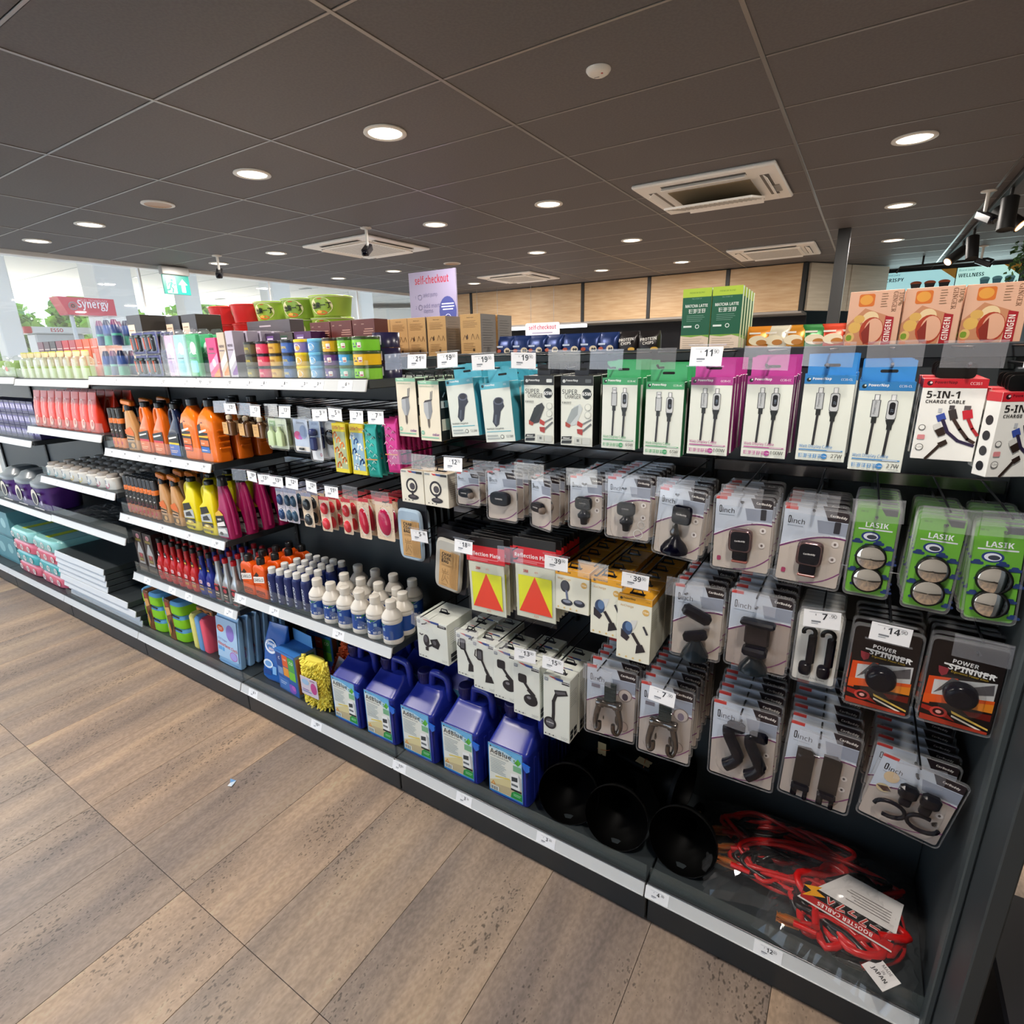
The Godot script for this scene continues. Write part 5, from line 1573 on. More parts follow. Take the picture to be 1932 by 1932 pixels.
		t = thing("bean_card", q[6], "air freshener", V(q[0], q[1], Z))
		var cm := MB.new()
		cm.prism(rrect(-w / 2, -h / 2, w, h, 0.006), -0.001, 0.0, K("ddc8ae") if i > 1 else K("c3bfc8"))
		part(t, "card", cm.mesh(M.card))
		var p := MB.new()
		ink(p, a, Transform3D(), 0.00001)
		part(t, "print", p.mesh(M.print))
		part(t, "bean_freshener", bm.mesh(M.gloss))
		t.rotation.z = [0.0, 0.02, 0.03, 0.04, 0.02, 0.02, 0.0][i]
		stack(t, 4, 0.03, "spotted bean card hanging behind another", "spotted bean cards behind the front ones", 200 + i, 0.006)

# ---------------------------------------------------------------- bottles
# bend flat print round a vertical cylinder of radius r
func bend(m: MB, r: float) -> void:
	for i in m.v.size():
		var p := m.v[i]
		var a := p.x / r
		m.v[i] = V((r + p.z) * sin(a), p.y, (r + p.z) * cos(a))
		m.n[i] = V(sin(a), 0, cos(a))

func row_of(o: Node3D, n: int, step: Vector3, label: String, group: String, sd := 0) -> void:
	var rng := RandomNumberGenerator.new()
	rng.seed = 300 + sd
	label = "one standing behind the " + String(o.get_meta("label"))
	for i in n:
		var c := copy(o, o.position + step * (i + 1), label, group)
		c.rotation.y = o.rotation.y + (rng.randf() - 0.5) * 0.1

func slim_can(label: String, at: Vector3, cap: String, top: String, mid: String, low: String) -> Node3D:
	var t := thing("spray_can", label, "spray can", at)
	var b := MB.new()
	b.lathe([[0.017, 0.0], [0.0185, 0.002], [0.0185, 0.055], [0.0185, 0.055], [0.0185, 0.13], [0.0185, 0.13], [0.0185, 0.15], [0.016, 0.155]], 18, [K("3a3a3c"), K(low), K(low), K(mid), K(mid), K(top), K(top)])
	part(t, "can", b.mesh(M.plastic))
	var c := MB.new()
	c.lathe([[0.0165, 0.155], [0.0165, 0.2], [0.0155, 0.206], [0.0, 0.207]], 18, K(cap))
	part(t, "cap", c.mesh(M.plastic))
	var p := MB.new()
	ink(p, [["p", "e8e2da", [-9, 108, 9, 118, 9, 114, -9, 103]], ["T", 0, 90, 8, "f0ece4", "TOP", 1], ["r", -10, 80, 20, 4, "d89a2a"], ["r", -9, 62, 18, 12, "c43a5a"], ["e", 0, 30, 8, 10, "c23a52"], ["r", -8, 12, 16, 3, "e8e2da"], ["r", -8, 138, 16, 5, "2a1a12"]], Transform3D(Basis(), V(0, 0, 0.0002)))
	bend(p, 0.0186)
	part(t, "label", p.mesh(M.print))
	return t

func trigger_bottle(label: String, at: Vector3) -> Node3D:
	var t := thing("trigger_spray", label, "spray bottle", at)
	var b := MB.new()
	b.loft([[0.0, 0.04, 0.024, 0, 0, 4], [0.004, 0.042, 0.026, 0, 0, 4], [0.09, 0.042, 0.026, 0, 0, 4], [0.13, 0.034, 0.024, -0.004, 0, 3], [0.19, 0.02, 0.018, -0.012, 0, 2.5], [0.2, 0.015, 0.015, -0.012]], 22, K("b98a55"))
	part(t, "bottle", b.mesh(M.plastic))
	var n := MB.new()
	n.x = Transform3D(Basis(), V(-0.012, 0.2, 0))
	n.lathe([[0.018, 0.0], [0.018, 0.022], [0.012, 0.026]], 16, K("1c1c1d"))
	part(t, "collar", n.mesh(M.plastic))
	var h := MB.new()
	h.x = Transform3D(Basis(Vector3.BACK, -0.15), V(-0.012, 0.226, 0))
	h.box(V(0.0, 0.012, 0), V(0.075, 0.026, 0.028), K("d9772a"), 0.005)
	part(t, "trigger_head", h.mesh(M.plastic))
	var tr := MB.new()
	tr.x = h.x
	tr.tube([V(-0.026, 0.0, 0), V(-0.03, -0.02, 0), V(-0.038, -0.04, 0)], 0.006, 8, K("d9772a"), 0.004)
	part(t, "trigger", tr.mesh(M.plastic))
	var p := MB.new()
	ink(p, [["p", "d86a2a", [-34, 104, 10, 120, 30, 92, 30, 74, -34, 84]], ["p", "2a2018", [-34, 78, 30, 70, 30, 64, -34, 72]], ["r", -30, 48, 56, 18, "c9a88a"], ["r", -28, 52, 50, 8, "3a2a1c"], ["r", -30, 12, 58, 30, "6a4a2a"], ["e", 6, 26, 14, 12, "d0a060"], ["e", -18, 26, 9, 10, "3a2a1c"]], Transform3D(Basis(), V(0, 0, 0.026)))
	part(t, "label", p.mesh(M.print))
	return t

# flat jug with a side handle loop: style 0 orange-clear, 1 navy, 2 big orange, 3 yellow, 4 magenta
func jug(called: String, label: String, at: Vector3, style: int) -> Node3D:
	var t := thing(called, label, "bottle", at)
	var cols := ["d9641c", "141a34", "e8701c", "e6d40e", "9c1c56"]
	var k := K(cols[style])
	var b := MB.new()
	var hh := MB.new()
	var c := MB.new()
	var p := MB.new()
	var zf := 0.03
	match style:
		0, 1:
			b.loft([[0.0, 0.05, 0.028, 0, 0, 4.5], [0.005, 0.053, 0.03, 0, 0, 4.5], [0.105, 0.053, 0.03, 0, 0, 4.5], [0.135, 0.04, 0.028, 0.008, 0, 3.5], [0.175, 0.022, 0.022, 0.022, 0, 3], [0.215, 0.018, 0.018, 0.012, 0, 2.4], [0.222, 0.017, 0.017, 0.008]], 26, k)
			hh.tube(smooth([V(0.008, 0.214, 0), V(-0.025, 0.216, 0), V(-0.042, 0.19, 0), V(-0.045, 0.14, 0), V(-0.04, 0.108, 0)], 4), 0.011, 10, k)
			c.x = Transform3D(Basis(), V(0.008, 0.222, 0))
			c.lathe([[0.021, 0.0], [0.021, 0.02], [0.019, 0.024], [0.0, 0.025]], 20, K("17171a"))
			ink(p, [["p", "1c1a1c", [-46, 98, 46, 112, 46, 60, -46, 60]], ["p", "e8e2d8", [-40, 88, 30, 98, 30, 92, -40, 80]], ["r", -44, 6, 88, 54, "d8641c" if style == 0 else "2456b4"], ["r", -44, 58, 88, 9, "c8304a" if style == 0 else "d8c22a"], ["t", -36, 40, 9, "f2d8b0", "wash", 0], ["r", -36, 28, 60, 3, "f0c8a0"], ["r", -36, 20, 50, 3, "f0c8a0"]], Transform3D(Basis(), V(0, 0, zf)))
		2:
			b.loft([[0.0, 0.062, 0.04, 0, 0, 4.5], [0.006, 0.066, 0.043, 0, 0, 4.5], [0.05, 0.064, 0.042, 0, 0, 4.5], [0.09, 0.061, 0.041, 0, 0, 4.5], [0.13, 0.065, 0.043, 0, 0, 4.5], [0.17, 0.066, 0.043, 0, 0, 4.5], [0.2, 0.055, 0.038, 0, 0, 4], [0.235, 0.024, 0.022, 0, 0, 2.4], [0.24, 0.02, 0.02]], 28, k)
			for i in 4:
				hh.box(V(0.0655, 0.06 + i * 0.026, -0.002), V(0.004, 0.008, 0.05), k, 0.0015)
			c.x = Transform3D(Basis(), V(0, 0.24, 0))
			c.lathe([[0.023, 0.0], [0.023, 0.026], [0.02, 0.03], [0.0, 0.031]], 20, K("2a2c30"))
			ink(p, [["p", "1c1a1c", [-52, 158, -12, 176, 22, 156, 22, 120, -52, 112]], ["p", "e6e0d6", [-44, 134, 14, 146, 14, 138, -44, 124]], ["r", -50, 108, 72, 6, "e0c22a"], ["r", -50, 40, 72, 66, "1f1d1f"], ["r", -44, 70, 62, 26, "e07030"], ["r", -44, 42, 62, 24, "d84a2a" if int(at.x * 100) % 2 == 0 else "2a64b8"], ["t", -40, 78, 8, "f6e8d8", "snow", 0], ["r", -40, 50, 40, 3, "f0e8e0"]], Transform3D(Basis(), V(0, 0, 0.0425)))
		3:
			b.loft([[0.0, 0.058, 0.034, 0, 0, 4.5], [0.006, 0.062, 0.037, 0, 0, 4.5], [0.13, 0.062, 0.037, 0, 0, 4.5], [0.15, 0.046, 0.034, 0.014, 0, 4], [0.2, 0.036, 0.032, 0.024, 0, 3.5], [0.222, 0.03, 0.028, 0.016, 0, 3], [0.236, 0.018, 0.018, 0.006]], 28, k)
			hh.tube(smooth([V(0.01, 0.222, 0), V(-0.03, 0.222, 0), V(-0.05, 0.2, 0), V(-0.05, 0.16, 0), V(-0.046, 0.125, 0)], 4), 0.013, 10, k)
			c.x = Transform3D(Basis(), V(0.004, 0.236, 0))
			c.lathe([[0.021, 0.0], [0.021, 0.016], [0.018, 0.02], [0.0, 0.021]], 20, K("1b1d20"))
			ink(p, [["p", "2a2824", [-40, 128, 20, 140, 34, 112, -40, 92]], ["p", "b8bcbc", [-46, 92, 40, 108, 46, 66, -46, 58]], ["p", "3a3c3e", [-30, 84, 10, 96, 30, 74, -30, 66]], ["p", "1c1a1c", [-46, 56, 46, 62, 46, 40, -46, 34]], ["e", 0, 40, 30, 10, "c8a83a"], ["e", -6, 42, 14, 5, "efe6a0"], ["r", -40, 14, 80, 12, "8a7c1a"], ["e", 24, 16, 7, 6, "2a2824"]], Transform3D(Basis(), V(0, 0, 0.037)))
		4:
			b.loft([[0.0, 0.05, 0.03, 0, 0, 4], [0.006, 0.054, 0.033, 0, 0, 4], [0.11, 0.05, 0.032, 0, 0, 4], [0.15, 0.035, 0.028, 0.01, 0, 3.5], [0.2, 0.026, 0.024, 0.006, 0, 3], [0.24, 0.02, 0.02, 0.0, 0, 2.4], [0.246, 0.018, 0.018, 0]], 26, k)
			hh.tube(smooth([V(0.014, 0.23, 0), V(0.03, 0.2, 0), V(0.044, 0.14, 0), V(0.052, 0.07, 0), V(0.054, 0.02, 0)], 4), 0.011, 10, k, 0.008)
			c.x = Transform3D(Basis(), V(0, 0.246, 0))
			c.lathe([[0.023, 0.0], [0.02, 0.02], [0.018, 0.044], [0.0, 0.046]], 20, K("26262a"))
			ink(p, [["p", "d8b03a", [-40, 118, -6, 136, 22, 118, 16, 96, -40, 92]], ["p", "1a1518", [-42, 104, 22, 114, 36, 60, -42, 50]], ["p", "e6e2de", [-38, 70, 20, 86, 26, 66, -38, 54]], ["T", -30, 84, 12, "efeae2", "wax", 0, 8], ["p", "9aa0a4", [-42, 50, 36, 58, 40, 12, -42, 10]], ["p", "e8e8e6", [-38, 42, 20, 50, 34, 30, -38, 22]], ["e", -14, 24, 14, 8, "2a2a2c"]], Transform3D(Basis(), V(0, 0, 0.033)))
	part(t, "body", b.mesh(M.gloss if style < 3 else M.plastic))
	part(t, "ribs" if style == 2 else "handle", hh.mesh(M.gloss if style < 3 else M.plastic))
	part(t, "cap", c.mesh(M.plastic))
	part(t, "label", p.mesh(M.print))
	return t

func shelves_left() -> void:
	var t: Node3D
	# shelf of orange jugs
	for i in 3:
		t = slim_can("slim orange and black spray can on the orange jug shelf", V(0.045 + i * 0.045, 1.225, -0.085), "232325", "d8722c", "232021", "d87a34")
		t.set_meta("group", "slim spray cans on the orange jug shelf")
		row_of(t, 3, V(0, 0, -0.045), "slim orange and black spray can on the orange jug shelf", "slim spray cans on the orange jug shelf")
	t = trigger_bottle("tan trigger spray bottle with orange head on the orange jug shelf", V(0.245, 1.225, -0.09))
	t.rotation.y = 0.15
	row_of(t, 2, V(0, 0, -0.085), "tan trigger spray bottle standing behind another on the orange jug shelf", "tan trigger sprays on the orange jug shelf")
	for q in [[0.385, 0, "clear orange handled bottle next to the tan trigger spray"], [0.52, 0, "clear orange handled bottle next to the navy bottle"], [0.66, 1, "navy handled bottle with blue label beside orange jugs"]]:
		t = jug("handled_bottle", q[2], V(q[0], 1.225, -0.095), q[1])
		row_of(t, 3, V(0, 0, -0.078), "handled bottle standing behind the " + ("orange ones" if q[1] == 0 else "navy one"), "handled bottles in the rows behind")
	for q in [[0.8, "large orange jug with black cap between navy bottle and another jug"], [0.94, "large orange jug with black cap at the shelf end by diffusers"]]:
		t = jug("detergent_jug", q[1], V(q[0], 1.225, -0.105), 2)
		row_of(t, 2, V(0, 0, -0.1), "large orange jug standing behind another", "large orange jugs behind the front ones")
	# shelf of yellow and magenta jugs
	for i in 8:
		t = slim_can("slim orange and black spray can on the yellow jug shelf", V(0.045 + i * 0.042, 0.868, -0.085), "3a3c40", "d8722c", "262223", "a86a4a")
		t.set_meta("group", "slim spray cans on the yellow jug shelf")
		row_of(t, 2, V(0, 0, -0.045), "slim orange and black spray can on the yellow jug shelf", "slim spray cans on the yellow jug shelf")
	for q in [[0.435, "tan trigger spray bottle next to the slim cans"], [0.545, "tan trigger spray bottle next to the yellow jug"]]:
		t = trigger_bottle(q[1], V(q[0], 0.868, -0.09))
		row_of(t, 2, V(0, 0, -0.085), "tan trigger spray bottle standing behind another on the yellow jug shelf", "tan trigger sprays on the yellow jug shelf")
	for q in [[0.675, "bright yellow handled jug next to the tan sprays"], [0.825, "bright yellow handled jug next to the magenta jug"]]:
		t = jug("detergent_jug", q[1], V(q[0], 0.868, -0.1), 3)
		row_of(t, 2, V(0, 0, -0.092), "bright yellow handled jug standing behind another", "yellow jugs behind the front ones")
	t = jug("wax_jug", "dark magenta wax jug at the front of its row", V(0.95, 0.868, -0.095), 4)
	row_of(t, 3, V(0.004, 0, -0.084), "dark magenta wax jug standing behind another", "magenta jugs in one row")
	# shelf of slim red bottles
	for q in [[0.045, "dark box with silver bottle picture at the shelf end"], [0.15, "dark box with silver bottle picture next to red bottles"]]:
		t = carton("additive_box", q[1], "carton", V(q[0], 0.522 + 0.118, -0.075), V(0.094, 0.235, 0.06), K("2b211d"), [["e", 4, 92, 18, 14, "c88a90"], ["T", 4, 88, 7, "7a2a34", "mac", 1], ["R", -28, 62, 60, 14, 3, "8a7a30"], ["p", "a9acac", [-30, -70, 34, -70, 34, 0, 14, 40, 10, 56, -6, 56, -10, 40, -30, 0]], ["r", -24, -58, 52, 50, "6a4a30"], ["e", 2, -20, 14, 12, "b04050"], ["r", -20, -50, 40, 10, "8a8a3a"], ["r", -36, -106, 74, 14, "5a4a3a"]])
		row_of(t, 3, V(0, 0, -0.064), "dark box with silver bottle picture standing behind another", "dark boxes on the red bottle shelf")
	for i in 11:
		var style := 0 if i < 6 else (1 if i < 8 else 2)
		var where: String = ["slim red bottle with black cap", "slim royal blue bottle with black cap", "silver bottle with red cap and black label"][style]
		t = slim_bottle(where + " in the front row", V(0.262 + i * 0.066 if i < 6 else 0.665 + (i - 6) * 0.07, 0.522, -0.085), style, i)
		t.set_meta("group", where + " row")
		row_of(t, 3, V(0, 0, -0.066), where + " standing behind the front row", where + "s behind")

func slim_bottle(label: String, at: Vector3, style: int, i: int) -> Node3D:
	var t := thing("additive_bottle", label, "bottle", at)
	var k: Color = [K("b8161e"), K("1c2a86"), K("b9bcbf")][style]
	var b := MB.new()
	b.loft([[0.0, 0.026, 0.022, 0, 0, 3], [0.004, 0.028, 0.024, 0, 0, 3], [0.1, 0.028, 0.024, 0, 0, 3], [0.12, 0.02, 0.019, 0, 0, 2.5], [0.14, 0.014, 0.014], [0.205, 0.011, 0.011]], 20, k)
	part(t, "bottle", b.mesh(M.plastic if style < 2 else M.steel))
	var c := MB.new()
	c.lathe([[0.0135, 0.205], [0.0135, 0.226], [0.011, 0.229], [0.0, 0.23]], 16, K("1a1a1c") if style < 2 else K("c01a22"))
	part(t, "cap", c.mesh(M.plastic))
	var p := MB.new()
	var art := [["r", -20, 20, 40, 66, "c0222a" if style == 0 else "26348e"], ["e", 0, 72, 14, 11, "d8b8bc"], ["T", 0, 69, 6, "8a2a3a", "mac", 1], ["r", -18, 44, 36, 14, "1a1416"], ["r", -14, 48, 28, 4, "e0b8a0"], ["r", -17, 26, 34, 12, "7a2a24" if i < 4 else "b0862a"], ["R", -11, 124, 22, 36, 4, "161214"], ["r", -8, 136, 16, 8, "e6d8d8" if i < 4 else "d8b030"]]
	if style == 2:
		art = [["r", -21, 12, 42, 72, "1c1516"], ["e", -2, 66, 14, 11, "b03a44"], ["r", -18, 84, 36, 6, "c03a40"], ["r", -16, 40, 30, 5, "e8d8c8"], ["r", -16, 28, 26, 3, "c8b8a8"], ["r", -18, 10, 38, 4, "b8262c"]]
	ink(p, art, Transform3D(Basis(), V(0, 0, 0.024 if style < 2 else 0.024)))
	for j in p.v.size():
		if p.v[j].y > 0.118:
			p.v[j].z -= 0.0095
	part(t, "label", p.mesh(M.print))
	return t

func shelves_mid() -> void:
	var t: Node3D
	const Y := 0.62
	# flat orange polish bottles
	for q in [[1.075, "flat orange polish bottle at the shelf end, black cap"], [1.168, "flat orange polish bottle next to the blue cans"]]:
		t = thing("polish_bottle", q[1], "bottle", V(q[0], Y, -0.085))
		var b := MB.new()
		b.loft([[0.0, 0.042, 0.02, 0, 0, 6], [0.003, 0.044, 0.022, 0, 0, 6], [0.135, 0.044, 0.022, 0, 0, 6], [0.15, 0.036, 0.02, 0, 0, 5], [0.158, 0.018, 0.016, 0, 0, 3]], 26, K("e2560f"))
		part(t, "bottle", b.mesh(M.plastic))
		var c := MB.new()
		c.lathe([[0.018, 0.158], [0.018, 0.184], [0.014, 0.19], [0.0, 0.191]], 18, K("17171a"))
		part(t, "cap", c.mesh(M.plastic))
		var p := MB.new()
		ink(p, [["p", "efeae2", [-40, 66, 40, 82, 40, 112, -40, 96]], ["T", -1, 80, 15, "17151a", "CARGLO", 1, 11, 74], ["p", "2a1a14", [-36, 100, -10, 124, 6, 112, -6, 102]], ["t", -34, 56, 5, "3a1c10", "Colour Car Wax", 0, 8], ["T", 0, 18, 16, "2a1410", "WISEPA", 1, 0, 66], ["r", -30, 10, 60, 3, "7a2a0c"]], Transform3D(Basis(), V(0, 0, 0.022)))
		part(t, "label", p.mesh(M.print))
		row_of(t, 3, V(0.006, 0, -0.068), "flat orange polish bottle standing behind another", "orange polish bottles behind the front ones")
	# blue cans with white caps
	for i in 5:
		t = thing("spray_can", "blue can with white cap and Japanese lettering, front row", "spray can", V(1.252 + i * 0.051, Y, -0.08 - 0.004 * i), 0.0, "blue cans with white caps, front row")
		var b := MB.new()
		b.lathe([[0.021, 0.0], [0.023, 0.003], [0.023, 0.125], [0.02, 0.134], [0.017, 0.136]], 22, K("1d2b62"))
		part(t, "can", b.mesh(M.plastic))
		var c := MB.new()
		c.lathe([[0.0165, 0.136], [0.0165, 0.158], [0.0145, 0.162], [0.0, 0.1625]], 18, K("d9d8d4"))
		part(t, "cap", c.mesh(M.plastic))
		var p := MB.new()
		var a := [["e", -2, 94, 7, 8, "dfe4ee"], ["e", -2, 94, 4, 5, "1d2b62"], ["R", -8, 12, 14, 8, 3, "c8cede"]]
		for j in 3:
			a.append_array(hanzi(-7, 72 - j * 19, 14, 1, "e8ebf2"))
			a.append(["r", -6 + j * 2, 70 - j * 19, 10, 2.4, "e8ebf2"])
		ink(p, a)
		bend(p, 0.0231)
		part(t, "label", p.mesh(M.print))
		row_of(t, 3, V(0.004, 0, -0.062), "blue can with white cap standing behind the front row", "blue cans with white caps behind")
	# white coolant bottles: front six, eight more in staggered rows
	var proto: Node3D = null
	var green := [1, 1, 0, 1, 0, 0]
	var spots := []
	for i in 6:
		spots.append([1.545 + i * 0.083, -0.085, 0])
	for i in 4:
		spots.append([1.6 + i * 0.1, -0.18, 1])
	for i in 4:
		spots.append([1.58 + i * 0.105, -0.275, 1])
	spots.append([1.95, -0.16, 1])
	for i in spots.size():
		var q: Array = spots[i]
		var lab := "white bottle with green and blue label in the front row" if q[2] == 0 else "white bottle with green and blue label in the back rows"
		if proto == null:
			proto = thing("coolant_bottle", lab, "bottle", V(q[0], Y, q[1]), 0.0, "white bottles, front row")
			var b := MB.new()
			b.lathe([[0.037, 0.0], [0.039, 0.003], [0.039, 0.018], [0.0378, 0.019], [0.0378, 0.02], [0.0378, 0.084], [0.0378, 0.085], [0.039, 0.086], [0.039, 0.094], [0.037, 0.095], [0.037, 0.099], [0.039, 0.1], [0.0385, 0.106], [0.03, 0.12], [0.019, 0.134], [0.017, 0.138]], 28, K("dcd6cb"))
			part(proto, "bottle", b.mesh(M.plastic))
			var lb := MB.new()
			lb.lathe([[0.0383, 0.021], [0.0383, 0.021], [0.0383, 0.055], [0.0383, 0.083], [0.0383, 0.083]], 28, [K("1f4a96"), K("1f4a96"), K("1f4a96"), K("1f4a96")], false)
			part(proto, "label", lb.mesh(M.print))
			var c := MB.new()
			c.lathe([[0.0195, 0.138], [0.0205, 0.14], [0.0205, 0.164], [0.0185, 0.168], [0.0, 0.169]], 24, K("d9d3c8"))
			part(proto, "cap", c.mesh(M.plastic))
			var p := MB.new()
			ink(p, [["p", "2e7a3e", [-28, 83, 2, 83, -4, 72, -28, 62]], ["p", "2e7a3e", [2, 83, 26, 83, 14, 76, -4, 72]], ["l", "c8dcd0", 1.2, [-28, 60, -4, 70, 14, 76, 26, 83]], ["r", -22, 70, 18, 6, "e8efe6"], ["R", 10, 56, 12, 13, 2, "8fb0c8"], ["r", -20, 42, 30, 2, "9ab4d8"], ["r", -20, 37, 24, 2, "9ab4d8"], ["T", 6, 25, 9, "e9eef4", "BF-II", 0], ["r", -22, 26, 16, 8, "d8e0ea"]], Transform3D(), 0.00012)
			bend(p, 0.0384)
			part(proto, "label_print", p.mesh(M.print))
		else:
			var c := copy(proto, V(q[0], Y, q[1]), lab, "white bottles, front row" if q[2] == 0 else "white bottles, back rows")
			c.rotation.y = [0.0, 0.5, -0.3, 0.9, 0.2, -0.6][i % 6]

# ---------------------------------------------------------------- the far bays
func far_left() -> void:
	var t: Node3D
	# green clear bottles with cream collars
	for i in 9:
		t = thing("fragrance_bottle", "clear green reed bottle with cream collar on the top shelf", "bottle", V(-0.93 + i * 0.102, 1.572, -0.09), 0.0, "clear green bottles in a row on the top shelf")
		var b := MB.new()
		b.loft([[0.0, 0.03, 0.026, 0, 0, 5], [0.004, 0.032, 0.028, 0, 0, 5], [0.105, 0.03, 0.026, 0, 0, 5], [0.12, 0.016, 0.016, 0, 0, 3]], 18, K("ffffff"))
		part(t, "glass", b.mesh(M.liquid))
		var l := MB.new()
		l.loft([[0.006, 0.027, 0.023, 0, 0, 5], [0.07, 0.026, 0.022, 0, 0, 5]], 16, K("8fae3c"))
		part(t, "liquid", l.mesh(M.gloss))
		var c := MB.new()
		c.lathe([[0.017, 0.12], [0.017, 0.145], [0.014, 0.15]], 16, [K("d8cfa8"), K("c9cc54"), K("c9cc54")])
		part(t, "collar", c.mesh(M.matte))
	# cartons standing behind them
	var cc := ["6a4450", "4c3a40", "3a3236", "7a3a48", "b0202e", "a8404a", "c04a30", "d05a34", "cc5a3c", "d8a898"]
	for i in 10:
		t = carton("tall_carton", ["dark mauve", "dark plum", "charcoal", "maroon", "crimson", "dusty red", "brick red", "orange red", "orange", "pale pink"][i] + " tall carton standing behind the green bottles", "carton", V(-0.9 + i * 0.088, 1.572 + 0.105, -0.17), V(0.08, 0.21, 0.08), K(cc[i]), [["r", -34, 60, 68, 3, "e6d6d0"], ["r", -34, -40, 30, 70, "c8b0a8"], ["r", 4, -20, 20, 3, "e6d6d0"]])
	# leafy packs
	for i in 4:
		t = thing("leafy_pack", "crinkled clear pack of green leaves on the far top shelf", "pack", V(-1.88 + i * 0.24, 1.58, -0.12), 0.0, "leafy packs on the far top shelf")
		var b := MB.new()
		b.loft([[0.0, 0.09, 0.05, 0, 0, 3], [0.03, 0.1, 0.06, 0, 0, 3], [0.08, 0.08, 0.05, 0, 0, 3], [0.1, 0.03, 0.02, 0, 0, 2]], 18, K("7a9a54"))
		part(t, "leaves", b.mesh(M.matte))
		var w := MB.new()
		w.loft([[0.0, 0.1, 0.06, 0, 0, 3], [0.03, 0.11, 0.068, 0.005, 0, 3], [0.09, 0.09, 0.056, -0.004, 0, 3], [0.13, 0.04, 0.012, 0, 0, 2]], 14, K("ffffff"))
		part(t, "wrapper", w.mesh(M.clear_bag))
		var k := MB.new()
		ink(k, [["e", 20, 50, 20, 14, "c8402a"], ["e", -24, 60, 18, 12, "e8e6dc"]], Transform3D(Basis(), V(0, 0, 0.069)))
		part(t, "sticker", k.mesh(M.print))
	# red pump pouches
	for i in 8:
		t = thing("soap_pouch", "red refill pouch with pale swirl on the upper shelf", "pouch", V(-0.9 + i * 0.106, 1.29, -0.095), 0.0, "red refill pouches in a row")
		var b := MB.new()
		b.loft([[0.0, 0.046, 0.032, 0, 0, 4], [0.01, 0.05, 0.034, 0, 0, 4], [0.12, 0.05, 0.024, 0, 0, 4], [0.205, 0.05, 0.004, 0, 0, 4], [0.215, 0.05, 0.002, 0, 0, 4]], 22, K("d3361f"))
		part(t, "pouch", b.mesh(M.plastic))
		var p := MB.new()
		p.x = Transform3D(Basis(Vector3.RIGHT, -0.12), V(0, 0, 0.038))
		ink(p, [["l", "f0c8b8", 4, [-26, 150, -10, 176, 12, 176, 22, 150, 14, 120, 20, 90]], ["l", "e88a70", 3, [-20, 120, -16, 146, 0, 160]], ["e", 6, 46, 22, 26, "e6b8a8"], ["e", 8, 50, 12, 14, "b8443a"], ["r", -36, 14, 72, 6, "a82a1c"]])
		part(t, "print", p.mesh(M.print))
		row_of(t, 2, V(0, 0, -0.085), "red refill pouch standing behind the front row", "red refill pouches behind")
	# small white tubs
	var tc := ["6ab0b8", "5aa6b4", "7ab4c0", "d8b43a", "d8c23a", "7a98b8", "b83a6a", "c23a72"]
	for i in 8:
		t = thing("gel_tub", "small white tub with %s print in the front row" % ["aqua", "aqua", "pale blue", "yellow", "yellow", "grey blue", "pink", "pink"][i], "tub", V(-0.93 + i * 0.114, 0.976, -0.095), 0.0, "small white tubs")
		var b := MB.new()
		b.lathe([[0.038, 0.0], [0.04, 0.004], [0.042, 0.06], [0.036, 0.066]], 20, K("d5d2cb"))
		part(t, "tub", b.mesh(M.plastic))
		var c := MB.new()
		c.lathe([[0.03, 0.066], [0.03, 0.082], [0.026, 0.086], [0.0, 0.087]], 18, K("9a938c"))
		part(t, "lid", c.mesh(M.plastic))
		var p := MB.new()
		ink(p, [["e", 0, 28, 24, 20, tc[i]], ["e", 6, 36, 12, 12, "efeeea"], ["e", -2, 46, 7, 12, "3a4668"]])
		bend(p, 0.0415)
		part(t, "label", p.mesh(M.print))
		row_of(t, 3, V(0, 0, -0.085), "small white tub standing behind the front row", "small white tubs behind")
	# spare shelf boards piled on the base shelf
	var yy := BASE
	var pile := [[-0.52, 0.96, 0.0], [-0.52, 0.96, 0.004], [-0.5, 0.96, 0.03], [-0.56, 0.92, 0.03], [-0.7, 0.7, 0.02], [-0.7, 0.7, 0.02], [-0.7, 0.7, 0.02], [-0.7, 0.7, 0.02]]
	for i in pile.size():
		var q: Array = pile[i]
		var d := MB.new()
		d.box(V(0, 0.019, -0.2), V(q[1], 0.034, 0.36), K("ffffff"), 0.002)
		t = thing("spare_shelf_board", "spare dark shelf board with white rail in a pile, %s" % ["lowest", "second from the bottom", "third from the bottom", "fourth from the bottom", "fourth from the top", "third from the top", "second from the top", "topmost"][i], "shelf board", V(q[0], yy, q[2] - 0.02), 0.0, "spare shelf boards piled on the base shelf")
		part(t, "board", d.mesh(M.dark))
		var r := MB.new()
		r.x = Transform3D(Basis(Vector3.RIGHT, -0.25), V(0, 0.02, -0.016))
		r.box(Vector3.ZERO, V(q[1], 0.038, 0.006), K("d5dadd"), 0.002)
		part(t, "price_rail", r.mesh(M.plastic))
		yy += 0.038
	# crumpled clear film on the empty shelf
	var f := MB.new()
	var rows := []
	var nz := noise(FastNoiseLite.TYPE_SIMPLEX, 9.0, 3, 3)
	for i in 15:
		var row := PackedVector3Array()
		for j in 25:
			row.append(V(j * 0.03, 0.02 + 0.035 * absf(nz.get_noise_2d(i * 0.04, j * 0.05)), -i * 0.015))
		rows.append(row)
	f.grid(rows, false, K("ffffff"))
	single("plastic_film", f.mesh(M.clear_bag), "crumpled clear plastic film lying on the empty shelf", "plastic film", V(-0.86, 0.717, -0.1))
